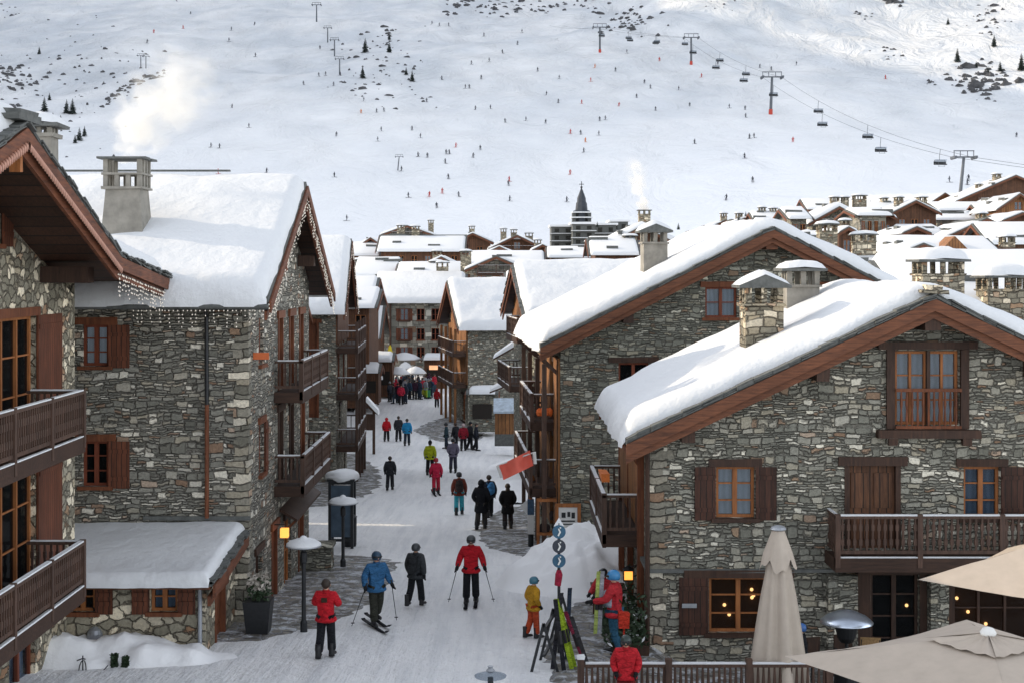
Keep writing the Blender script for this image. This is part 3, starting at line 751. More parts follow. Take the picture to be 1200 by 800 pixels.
purlins(A, [(9.05, 9.25, 33.72, 33.9, -4.12, -3.97), (10.8, 11.0, 33.72, 33.9, -4.12, -3.97)])
purlins(A, [(7.2, 7.5, 33.1, 34, -2.55, -2.2), (4.05, 4.35, 33.1, 34, -3.98, -3.66), (9.72, 10.08, 33.1, 34, -1.38, -1.0), (12.3, 12.6, 33.1, 34, -2.5, -2.15), (15.3, 15.6, 33.1, 34, -3.9, -3.55)])
mb = MB(); mb.box(3.36, 8.2, 33.93, 34.02, -7.18, -7.10, .01); mb.box(3.3, 3.42, 34.0, 42, -7.18, -7.1, .01); mb.build('string_course', M['slate'], A)
pipe(A, [(3.33, 33.9, -4.25), (3.33, 33.9, -9.3)], .055, 'dark'); pipe(A, [(3.0, 33.2, -4.12), (3.0, 42.9, -4.12)], .07, 'slate', 'gutter')
for yy in (35.6, 38.6, 41.6): mb = MB(); mb.box(3.24, 3.4, yy-.1, yy+.1, -9.3, -4.3); mb.bar((3.35, yy, -4.9), (2.85, yy, -4.2), .12, .12); mb.build('eaves_post', M['wood'], A)
mb = MB(); mb.box(2.9, 3.05, 34.5, 41.9, -4.45, -4.3); mb.build('eaves_beam', M['wood'], A)
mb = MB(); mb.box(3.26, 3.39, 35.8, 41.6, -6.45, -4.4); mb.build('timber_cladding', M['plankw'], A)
chimney(A, 6.45, 36.2, -3, -.30, .95, .95, 'chim', 'gable', .12, 'square stone chimney with gabled cap')
chimney(A, 8.35, 40.6, -2.5, .12, .92, .9, 'concrete', 'flat', .2, 'pale rendered chimney with arched vents')
mb = MB(); mb.box(9.6, 10.2, 32.9, 33.3, -.52, -.42, .03); mb.box(9.7, 10.05, 32.92, 33.25, -.42, -.32, .03); mb.build('ridge_stones', M['chim'], A)
mb = MB(); fb(mb, 'S', 34, 4.15, 4.5, .12, .14, -8.0, -7.9); mb.build('brass_plate', M['galv'], A)
mb = MB(); fb(mb, 'S', 34, 7.6, 8.3, .0, .30, -9.6, -7.2); mb.build('stone_pier', M['stoneA'], A); mb = MB(); fb(mb, 'S', 34, 10.02, 10.45, 0, .32, -9.6, -7.2); mb.build('stone_pier', M['stoneA'], A)
mb = MB(); fb(mb, 'S', 34, 8.31, 8.66, .004, .05, -9.6, -7.2); fb(mb, 'S', 34, 9.84, 10.01, .004, .05, -9.6, -7.2); mb.build('timber_surround', M['dark'], A)
mb = MB(); fb(mb, 'S', 34, 10.46, 10.64, .004, .05, -9.6, -7.2); fb(mb, 'S', 34, 12.56, 16.2, .004, .05, -9.6, -7.2); fb(mb, 'S', 34, 10.64, 12.56, .004, .05, -9.6, -8.86); mb.build('timber_surround', M['dark'], A)
mb = MB(); fb(mb, 'S', 34, 8.35, 14, .04, .14, -7.2, -6.98); mb.build('lintel', M['darkX'], A)
lantern('small glowing square lantern on the side wall of the right chalet, nearer the corner', 3.05, 36.0, -7.8, 3.4, .26)
lantern('small glowing lantern under the side balcony of the right chalet, farther from the corner', 2.95, 40.3, -7.75, 3.4, .22)

def quoins(root, side, c, corner, sgn, z0, z1, l0=.28, l1=.62, h=.19):
    pts = []; z = z0; k = 0
    while z < z1: L = R.uniform(l0, l1) if k % 2 else R.uniform(l0, l0+.12); pts += [(corner+sgn*L, z), (corner+sgn*L, min(z+h, z1))]; z += h; k += 1
    out = [(corner-sgn*.012, z0)]+pts+[(corner-sgn*.012, z1)]; n = len(out)
    mb = MB(); mb.add([fp(side, c, u, -.01, z) for u, z in out]+[fp(side, c, u, .018, z) for u, z in out], [tuple(range(n)), tuple(range(2*n-1, n-1, -1))]+[(i, (i+1) % n, n+(i+1) % n, n+i) for i in range(n)])
    mb.build('corner_stones', M['quoin'], root)
quoins(A, 'S', 34, 3.41, 1, -9.6, -4.1)
# --- second stone chalet behind it
B = house('stone_chalet', 'wide stone chalet with one rendered chimney, stacked balconies on its street side', 1.82, 16.3, 49, 61, -11,
  [(1.05, -2.6), (9.0, 1.4), (17.0, -2.6)], 'y', 'stoneB', 48.1, 62, T=.5, seed=2, rz=rad(3), ops={
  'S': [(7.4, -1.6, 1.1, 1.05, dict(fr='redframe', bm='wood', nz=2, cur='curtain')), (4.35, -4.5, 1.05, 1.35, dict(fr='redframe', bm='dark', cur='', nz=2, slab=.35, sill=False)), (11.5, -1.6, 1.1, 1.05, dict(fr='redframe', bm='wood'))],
  'W': [(51.2, -5.35, 1.0, 2.1, dict(cur='', fr='frame', lit=1, sill=False)), (54.5, -5.35, 1.2, 2.1, dict(cur='', fr='frame', sill=False)), (51.2, -7.95, 1.0, 2.0, dict(cur='', fr='frame', lit=2, sill=False)), (54.5, -7.95, 1.1, 2.0, dict(cur='', fr='frame', sill=False)), (52, -10, 1.4, 1.9, dict(cur='', fr='dark', lit=2, sill=False)), (57.5, -10, 1.4, 1.9, dict(cur='', fr='dark', lit=1, sill=False))]})
balcony(B, 'W', 1.82, 50.4, 56.5, .9, -5.35, step=.17); balcony(B, 'W', 1.82, 49.5, 58.5, 1.0, -7.55, step=.17)
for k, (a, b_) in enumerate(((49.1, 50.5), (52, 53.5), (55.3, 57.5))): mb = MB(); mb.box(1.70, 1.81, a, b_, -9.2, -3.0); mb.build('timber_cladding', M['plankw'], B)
for yy in (49.3, 52.5, 56.6, 60.5): mb = MB(); mb.box(1.2, 1.36, yy-.08, yy+.08, -9.9, -3.2); mb.bar((1.8, yy, -3.6), (1.1, yy, -2.9), .12, .12); mb.build('gallery_post', M['rail'], B)
purlins(B, [(8.8, 9.2, 48.25, 49, .75, 1.1)], 'woodX'); purlins(B, [(3.9, 4.25, 48.2, 49, -1.75, -1.4), (13.7, 14.0, 48.2, 49, -1.6, -1.25)])
chimney(B, 5.35, 50.9, -1.2, 1.5, .85, .85, 'concrete', 'gable', .16)
pipe(B, [(1.1, 48.2, -2.72), (1.1, 61.9, -2.72)], .07, 'slate', 'gutter')
# poster frame on its corner
t_ = thing('poster_board', 'wood framed notice board with a pale poster on the stone corner behind the snow pile', 'notice board', (2.4, 48.7, -8.3))
mb = MB(); mb.box(1.62, 2.5, 48.62, 48.72, -8.95, -8.83); mb.box(1.62, 2.5, 48.62, 48.72, -8.05, -7.93); mb.box(1.62, 1.74, 48.62, 48.72, -8.83, -8.05); mb.box(2.38, 2.5, 48.62, 48.72, -8.83, -8.05); mb.build('board_frame', M['frame'], t_)
mb = MB(); mb.box(1.74, 2.38, 48.65, 48.70, -8.83, -8.05); mb.build('poster', M['white'], t_)
mb = MB()
for (a, b_, c_, d_) in ((.1, .24, .42, .6), (.3, .4, .45, .62), (.44, .56, .4, .6), (.08, .56, .28, .33), (.14, .5, .18, .22)): mb.box(1.74+a, 1.74+b_, 48.643, 48.652, -8.83+c_, -8.83+d_)
mb.build('poster_print', M['metal'], t_)

# --- third house right: snow roof slope to viewer, timber gable to the street
C_ = house('chalet', 'chalet with a timber gable and a snow roof split by a dark seam', 1.4, 13, 74, 84, -12.5,
  [(73.2, -2.45), (79, .25), (84.8, -2.45)], 'x', 'stoneB', .75, 13.6, T=.46, inset=.08, rz=rad(6), pivot=(1.4, 74, -12.5), splits=(76.3,), fascia='woodY', seed=3, ops={
  'W': [(76, -5.8, 1.0, 2.0, dict(cur='', lit=1, sill=False)), (79.5, -5.8, 1.0, 2.0, dict(cur='', sill=False)), (76.5, -3.4, .9, 1.2, dict(cur='', sill=False))]})
balcony(C_, 'W', 1.4, 74.3, 80.5, 1.25, -6.0, step=.2); balcony(C_, 'W', 1.4, 74.6, 80, .8, -3.5, step=.2, mat='rail')
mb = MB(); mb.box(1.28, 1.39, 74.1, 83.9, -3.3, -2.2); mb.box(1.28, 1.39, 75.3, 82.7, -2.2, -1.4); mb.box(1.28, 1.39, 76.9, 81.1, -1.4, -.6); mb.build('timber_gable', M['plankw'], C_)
# --- fourth
D_ = house('chalet', 'tall stone chalet with honey coloured balconies where the street bends', -3.3, 6, 118, 130, -13.5,
  [(117.2, -4.75), (124, -.95), (130.8, -4.75)], 'x', 'stoneA', -4.3, 7, T=.46, inset=.1, rz=rad(10), pivot=(-3.3, 118, -13.5), splits=(120.4,), fascia='woodY', seed=4, slates=False, ops={
  'W': [(120, -6.7, 1.0, 2.0, dict(cur='', fr='frame')), (124, -6.7, 1.0, 2.0, dict(cur='', fr='frame')), (120, -9.3, 1.0, 2.0, dict(cur='', fr='frame')), (124, -9.3, 1, 2, dict(cur='', fr='frame')), (120.5, -12.6, 1.6, 2.2, dict(cur='', fr='frame', lit=2))]})
balcony(D_, 'W', -3.3, 118.3, 128, 1.2, -6.8, step=.3, near=False); balcony(D_, 'W', -3.3, 118.3, 128, 1.2, -9.4, step=.3, near=False)
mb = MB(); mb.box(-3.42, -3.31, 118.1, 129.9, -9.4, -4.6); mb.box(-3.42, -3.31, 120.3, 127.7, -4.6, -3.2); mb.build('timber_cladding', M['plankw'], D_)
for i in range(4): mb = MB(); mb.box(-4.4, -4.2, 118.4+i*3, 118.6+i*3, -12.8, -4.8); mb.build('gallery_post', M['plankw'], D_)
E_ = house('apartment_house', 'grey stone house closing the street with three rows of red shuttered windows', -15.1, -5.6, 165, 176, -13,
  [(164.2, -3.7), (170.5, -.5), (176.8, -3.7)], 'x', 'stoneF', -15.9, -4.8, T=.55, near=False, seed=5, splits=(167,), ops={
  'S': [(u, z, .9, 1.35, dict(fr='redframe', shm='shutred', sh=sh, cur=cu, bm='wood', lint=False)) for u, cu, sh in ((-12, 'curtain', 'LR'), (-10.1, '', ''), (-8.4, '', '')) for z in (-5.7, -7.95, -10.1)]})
mb = MB(); [mb.box(x_-.75, x_+.75, 164.2, 164.95, z_-.14, z_-.02) for x_ in (-12,) for z_ in (-5.7, -7.95)]; mb.build('balcony', M['dark'], E_)
chimney(E_, -7.9, 172, -1.5, 1.1, 1.4, 1.2, 'chim', 'flat', .2)
pipe(E_, [(-13.6, 164.8, -3.8), (-13.6, 164.8, -12.5)], .12, 'dark')

# --- near left house
L1 = house('stone_chalet', 'stone chalet with pink saw tooth carving under its eaves, cut by the frame edge', -22, -10.2, 17, 33.5, -9.7,
  [(14.2, -.35), (18.9, .28), (25, 2.5), (31.1, .28), (35.9, -.26)], 'x', 'stoneL1', -23, -8.5, T=.5, inset=.12, seed=6, fascia='woodY', ops={
  'E': [(29.35, -3.45, 2.7, 2.5, dict(nx=3, nz=3, cur='', fr='frame', bm='wood', sill=False, sh='R', shm='shutred', sw=1.65)),
        (29.35, -6.62, 2.7, 2.5, dict(nx=3, nz=3, cur='', fr='frame', bm='wood', sill=False, sh='R', shm='shutred', sw=1.65)),
        (29.9, -9.5, 1.6, 2.1, dict(nx=2, nz=1, cur='curtblue', fr='redframe', bm='wood', sill=False)),
        (28.0, .55, 1.1, 1.05, dict(fr='redframe', bm='wood', cur='', sh='R', shm='shutred')), (25, -3.45, 1.4, 2.3, dict(bm='wood', cur='', fr='frame', sill=False)), (22, -6.6, 1.4, 2.3, dict(bm='wood', cur='', fr='frame', sill=False))]})
balcony(L1, 'E', -10.2, 19.5, 30.15, 1.2, -3.52, h=1.0, step=.125); balcony(L1, 'E', -10.2, 19.5, 30.15, 1.2, -6.68, h=.97, step=.125)
purlins(L1, [(-10.2, -9.15, 31.0, 31.5, -.25, .1), (-10.2, -8.75, 24.8, 25.2, 1.9, 2.3)], 'dark')
purlins(L1, [(-8.75, -8.55, 24.93, 25.07, 1.75, 2.15)], 'frame')
chimney(L1, -9.55, 29.2, 1.2, 3.05, .5, .5, 'concrete', 'flat', .2)
mb = MB(); mb.box(-8.8, -8.38, 24.4, 25.6, 2.62, 2.74, .04); mb.box(-8.9, -8.4, 24.6, 25.5, 2.74, 2.86, .04); mb.build('ridge_stones', M['slate'], L1)
mb = MB()   # carved saw-tooth border under the verge board
for i in range(56):
    yy = 25+6.1*i/56; zz = roofz([(18.9, .28), (25, 2.5), (31.1, .28)], yy)
    for yv in (yy, 50-yy): mb.add([(-8.425, yv-.055, zz-.22), (-8.425, yv+.055, zz-.26), (-8.425, yv, zz-.37), (-8.40, yv-.055, zz-.22), (-8.40, yv+.055, zz-.26), (-8.40, yv, zz-.37)], [(0, 1, 2), (3, 5, 4), (0, 2, 5, 3), (1, 4, 5, 2), (0, 3, 4, 1)])
mb.build('carved_border', plain('pale pink carved wood', (.5, .27, .2), .7), L1)
icicle_lights([(-8.5, 31.1, -.04), (-8.5, 33.4, -.30), (-8.5, 35.7, -.55)], 'string of small pale bulbs along the low end of the near left eaves', drop=.55)
wl = thing('wall_lamp', 'round shaded wall lamp on a bracket at the corner of the near left chalet', 'lamp', (-9.55, 32.9, -8.2))
mb = MB(); mb.tube([(-10.2, 33.2, -8.0), (-9.9, 33.1, -7.75), (-9.6, 33.0, -7.8), (-9.55, 32.9, -8.0)], .02, 6); mb.build('bracket', M['metal'], wl)
mb = MB(); mb.lathe((-9.55, 32.9, -8.5), [(.17, 0), (.18, .14), (.14, .23), (.04, .3)], 14); mb.build('lamp_shade', M['galv'], wl)

# --- second house on the left: snow slope to viewer, gable to the street
L2 = house('stone_chalet', 'long grey stone house with a smoking tapered chimney and light strings on its gable', -24, -6.67, 36.5, 47.7, -10.6,
  [(35.4, -.78), (42, 2.5), (48.6, -.78)], 'x', 'stoneL2', -25, -5.95, T=.42, inset=.02, slates=False, seed=7, fascia='woodY', ops={
  'S': [(-10.58, -2.42, .66, 1.05, dict(fr='redframe', bm='wood', sh='R', shm='shutred', cur='curtain', sw=.55, slab=.24, nz=3)), (-10.58, -5.5, .66, 1.15, dict(fr='redframe', bm='wood', sh='R', shm='shutred', cur='', sw=.55, slab=.2, nz=3))],
  'E': [(38.5, -2.5, .7, 1.25, dict(fr='redframe', cur='', bm='wood', shm='shutred', lint=False)), (38.5, -5.45, .7, 1.35, dict(fr='redframe', bm='wood', cur='', shm='shutred', sh='R', sw=.4)),
        (41.7, -3.45, .9, 2.1, dict(kind='door', bm='wood')), (43.8, -3.45, .9, 2.1, dict(kind='door', bm='wood')), (45.9, -3.45, .9, 2.1, dict(kind='door', bm='wood')),
        (41.7, -6.15, .9, 2.1, dict(kind='door', bm='dark')), (43.8, -6.15, .9, 2.1, dict(kind='door', bm='dark')), (46.2, -6.15, .9, 2.1, dict(kind='door', bm='wood')),
        (42, .1, .8, .9, dict(fr='redframe', bm='wood', cur='', shm='shutred', sh='LR', sw=.3)),
        (38.1, -9.6, 1.0, 2.1, dict(cur='', fr='dark', sill=False)), (40.6, -9.6, .9, 2.3, dict(kind='door', bm='wood')), (43.1, -9.6, 1.4, 2.2, dict(cur='', fr='frame', lit=2, sill=False)), (45.8, -9.7, 1.1, 2.3, dict(kind='door', bm='wood'))]})
balcony(L2, 'E', -6.67, 40.6, 46.3, .78, -3.46, h=.9, step=.15); balcony(L2, 'E', -6.67, 40.6, 46.6, .82, -6.14, h=.88, step=.15)
purlins(L2, [(-6.67, -6.1, 41.75, 42.25, 1.75, 2.15), (-6.67, -6.15, 38.6, 38.95, .15, .5), (-6.67, -6.15, 45.1, 45.45, .15, .5)])
pipe(L2, [(-7.6, 35.5, -.8), (-7.7, 36.35, -1.15), (-7.7, 36.4, -3.4)], .055, 'metal'); pipe(L2, [(-7.7, 36.4, -3.4), (-7.7, 36.4, -6.3)], .055, 'wood')
pipe(L2, [(-13, 35.35, -.88), (-5.95, 35.35, -.88)], .07, 'slate', 'gutter')
mb = MB(); mb.box(-9.35, -6.6, 36.42, 36.5, -6.36, -6.26, .01); mb.build('string_course', M['slate'], L2)
mb = MB()
for x_, y_ in ((-10.3, 38.5),):
    vs = []
    for z, h in ((.2, .60), (.9, .56), (2.2, .46)): vs += [(x_-h, y_-h, z), (x_+h, y_-h, z), (x_+h, y_+h, z), (x_-h, y_+h, z)]
    mb.add(vs, [(0, 1, 5, 4), (1, 2, 6, 5), (2, 3, 7, 6), (3, 0, 4, 7), (4, 5, 9, 8), (5, 6, 10, 9), (6, 7, 11, 10), (7, 4, 8, 11), (8, 9, 10, 11)])
    for zz in (2.2, 2.58): mb.box(x_-.55, x_+.55, y_-.55, y_+.55, zz, zz+.06, .01)
    for z0, z1 in ((2.26, 2.58), (2.64, 3.0)):
        for a in (-.45, -.15, .15, .45):
            for b_ in ((-.45, .45) if z0 < 2.4 or abs(a) > .3 else ()): mb.box(x_+a-.06, x_+a+.06, y_+b_-.06, y_+b_+.06, z0, z1)
        for b_ in (-.15, .15):
            for a in (-.45, .45): mb.box(x_+a-.06, x_+a+.06, y_+b_-.06, y_+b_+.06, z0, z1)
ch = mb.build('chimney', M['concrete'], L2); ch['label'] = 'tapered rendered chimney with two rows of vents'
mb = MB(); mb.box(-10.95, -9.65, 37.85, 38.4, 3.0, 3.06, .01); mb.box(-10.95, -9.65, 38.6, 39.15, 3.0, 3.06, .01); mb.build('chimney_cap', M['slate'], ch)
mb = MB(); mb.box(-25, -8.2, 41.92, 42.08, 2.94, 2.99, .006); mb.build('ridge_slates', M['slate'], L2)
icicle_lights([(-5.93, 35.4, -.8), (-5.93, 38.7, .85), (-5.93, 42, 2.5), (-5.93, 45.3, .85), (-5.93, 48.6, -.8)], 'curtain of small pale bulbs down the street gable of the house with the smoking chimney', drop=.75, dens=14)
icicle_lights([(-9.3, 35.3, -.95), (-5.95, 35.3, -.95)], 'row of pale bulbs hanging under the eaves gutter beside the downpipe', drop=.5)
quoins(L2, 'S', 36.5, -6.67, -1, -10.2, -1.3); quoins(L2, 'E', -6.67, 36.52, 1, -10.2, -1.3)
# lean-to in front
AN = house('stone_annexe', 'low stone annexe with a thick snow slab roof built against the grey stone house', -15, -7.0, 32.9, 36.48, -9.6,
  [(32.25, -7.14), (36.46, -6.74)], 'x', 'stoneL1', -15.5, -6.7, T=.22, inset=.05, seed=8, fascia='woodY', cat='annexe', ops={
  'S': [(-7.95, -7.86, .62, .66, dict(fr='frame', bm='wood', sh='LR', shm='shutred', sw=.42, cur='curtblue', lint=False)), (-9.85, -7.86, .6, .66, dict(fr='frame', bm='wood', sh='LR', shm='shutred', sw=.42, cur='', lint=False))],
  'E': [(34.6, -9.3, 1.2, 1.6, dict(kind='door', bm='wood'))]})
pipe(AN, [(-7.1, 32.3, -7.08), (-7.1, 32.8, -7.3), (-7.1, 32.82, -9.0)], .05, 'galv'); mb = MB(); mb.box(-15.3, -6.75, 32.28, 32.42, -7.2, -7.03, .01); mb.build('eaves_beam', M['woodX'], AN)
# --- third house on the left
L3 = house('chalet', 'narrow stone house with a very steep snow slope and three stacked street balconies', -20, -9.44, 78, 87, -12.8,
  [(77.2, -2.2), (82.5, 1.75), (87.8, -2.2)], 'x', 'stoneA', -21, -8.85, T=.45, inset=.03, slates=False, rz=rad(2.5), pivot=(-9.44, 78, -12.8), fascia='woodY', seed=9, ops={
  'S': [(-10.75, -5.0, .8, 2.2, dict(kind='door', bm='wood')), (-10.75, -8.0, .8, 2.2, dict(kind='door', bm='wood'))],
  'E': [(80, -4.2, 1, 2, dict(kind='door', bm='wood')), (84, -4.2, 1, 2, dict(kind='door', bm='wood')), (80, -6.8, 1, 2, dict(kind='door', bm='wood')), (84, -6.8, 1, 2, dict(kind='door', bm='wood')), (81, -9.6, 1.2, 2, dict(cur='', lit=1, sill=False)), (85, -12.2, 1.2, 2.2, dict(cur='', lit=1, sill=False))]})
for z_ in (-4.25, -6.8, -9.65): balcony(L3, 'E', -9.44, 78.4, 86.5, 1.15, z_, h=.95, step=.24, near=False)
mb = MB(); mb.box(-9.43, -9.33, 78.1, 86.9, -4.0, -2.0); mb.build('timber_cladding', M['plank'], L3)
for k in range(4): mb = MB(); mb.box(-8.4, -8.25, 78.45+k*2.6, 78.6+k*2.6, -12.4, -2.8); mb.build('gallery_post', M['rail'], L3)
icicle_lights([(-8.78, 77.2, -2.25), (-8.9, 79.8, -.2), (-9.0, 82.5, 1.75), (-9.1, 85.1, -.2), (-9.2, 87.8, -2.25)], 'pale light string on the steep gable beyond the first two left houses', drop=.5, dens=7, r=.03)
L4 = house('chalet', 'low dark timber chalet with a snow slope just before the apartment house', -19.5, -13.9, 150, 160, -13.2,
  [(149.2, -7.1), (155, -3.9), (160.8, -7.1)], 'x', 'plank', -20, -13.3, T=.5, near=False, seed=10, fascia='woodY', ops={'S': [(-15.6, -9.6, 1.2, 1.4, dict(cur='', fr='frame')), (-17.6, -9.6, 1.2, 1.4, dict(cur='', fr='frame'))]})
balcony(L4, 'S', 150, -19, -14.1, 1.1, -10.2, near=False, step=.4)

for (lab, y0_, y1_, x1_, zr_) in (('unseen stone house added behind the long grey house to shade the street', 49.6, 59.3, -10.6, 1.2), ('unseen timber house added in the gap before the narrow one to shade the street', 63.0, 76.0, -11.0, 1.0), ('unseen dark house added behind the narrow steep roofed one to shade the street', 90, 104, -12.6, 1.0), ('unseen timber house added farther along behind the narrow one to shade the street', 107, 124, -15.0, .5), ('last unseen timber house added before the market stalls to shade the street', 126, 142, -18.0, -.5)):  # hidden houses put in to keep the low sun off the street
    house('chalet', lab, x1_-12, x1_, y0_, y1_, -13.5, [(y0_-.7, zr_-3.6), ((y0_+y1_)/2, zr_), (y1_+.7, zr_-3.6)], 'x', 'stoneB', x1_-12.5, x1_+.4, T=.4, near=False, fascia='woodY', ops={'E': [((y0_+y1_)/2+k, -6.5, 1.0, 1.4, dict(cur='', fr='frame')) for k in (-3, 0, 3)]})
# ------------------------------------------------------------------ village behind
def vhouse(label, p0, p1, ry, ey, Y, ridge, wall='plank', dep=None, chim=(), T=.34, name='chalet', win=2, rows=1, hw=9.0, splits=(), fm='woodX', rz=0, seedv=0, cat='chalet'):
    """village chalet given by what it spans in the photo at distance Y; ridge 'y' = gable to viewer, 'x' = slope to viewer"""
    s = F/Y; x0, x1 = (p0-CX)/s, (p1-CX)/s; W = x1-x0
    if ridge == 'y':
        D = dep or 12; zr, ze = (CY-ry)/s-T-.1, (CY-ey)/s-.1; xm = (x0+x1)/2; ov = .08*W
        prof = [(x0, ze), (xm, zr), (x1, ze)]; wx0, wx1 = x0+ov, x1-ov; y0 = Y+.9; b0, b1 = Y, Y+D
        zb = ze-hw; ops = {'S': []}
        for r in range(rows):
            n = win if r == 0 else max(1, win-1)
            for k in range(win):
                u = wx0+(wx1-wx0)*(k+.75)/(win+.5); zz = ze-2.0-r*2.6
                if zz > zb: ops['S'].append((u, zz, min(1.1, W/win*.4), 1.3, dict(cur='' if (k+r) % 2 else 'curtain', fr='frame', bm='dark', lint=False, sill=False)))
        if zr-ze > 2.2: ops['S'].append((xm, ze+.1, 1.1, 1.2, dict(cur='curtain', fr='frame', bm='dark', lint=False, sill=False)))
    else:
        D = dep or 11; y0 = Y+.8; ey -= 3 if Y > 150 else 0; ze = (CY-ey)/s-T-.1; zr = (CY-ry)*(Y+D/2)/F-T-.1
        prof = [(Y, ze), (Y+D/2, zr), (Y+D, ze)]; b0, b1 = x0, x1; wx0, wx1 = x0+.8, x1-.8; zb = ze-hw; ops = {'S': []}
        for r in range(rows):
            for k in range(win):
                u = wx0+(wx1-wx0)*(k+.5)/win; ops['S'].append((u, ze-1.9-r*2.6, min(1.2, W/win*.4), 1.3, dict(cur='' if (k+r) % 3 else 'curtain', fr='frame', bm='dark', lint=False, sill=False)))
    h = house(name, label, wx0, wx1, y0, Y+D-.9, zb, prof, ridge, wall, b0, b1, ops=ops, T=T, near=False, group='snow covered village houses', seed=R.uniform(0, 50), cat=cat, splits=splits, fascia=fm if ridge == 'y' else 'woodY', snow='snow_far', rz=rz)
    for (cx_, cy_, w_) in chim:
        Yc = Y+(D*.5 if ridge == 'x' else 4); sc = F/Yc; x_ = (cx_-CX)/sc; zt = (CY-cy_)/sc
        zbb = roofz(prof, x_ if ridge == 'y' else Yc)-.5
        chimney(h, x_, Yc, min(zbb, zt-1.0), zt, w_, w_, 'chim', 'flat', .24)
    for k_ in range(R.randint(1, 3)):                       # slate slots and vents breaking the snow
        u_ = R.uniform(b0+1, b1-1) if b1-b0 > 3 else b0+1; a_ = R.uniform(prof[0][0]+.6, prof[1][0]-.5); zz = roofz(prof, a_)+T
        mb = MB(); w_ = R.uniform(.5, 1.3); d_ = R.uniform(.15, .3)
        if ridge == 'x': mb.box(u_-w_, u_+w_, a_-d_, a_+d_, zz-.2, zz+.32, .06)
        else: mb.box(a_-d_, a_+d_, u_-w_, u_+w_, zz-.2, zz+.25, .06)
        mb.build('roof_vent', M['slate'], h)
    if win and ridge == 'y' and W > 8 and Y < 300: balcony(h, 'S', y0, wx0+W*.12, wx1-W*.12, 1.1, ze-.35, near=False, step=.45, snow=True)
    return h
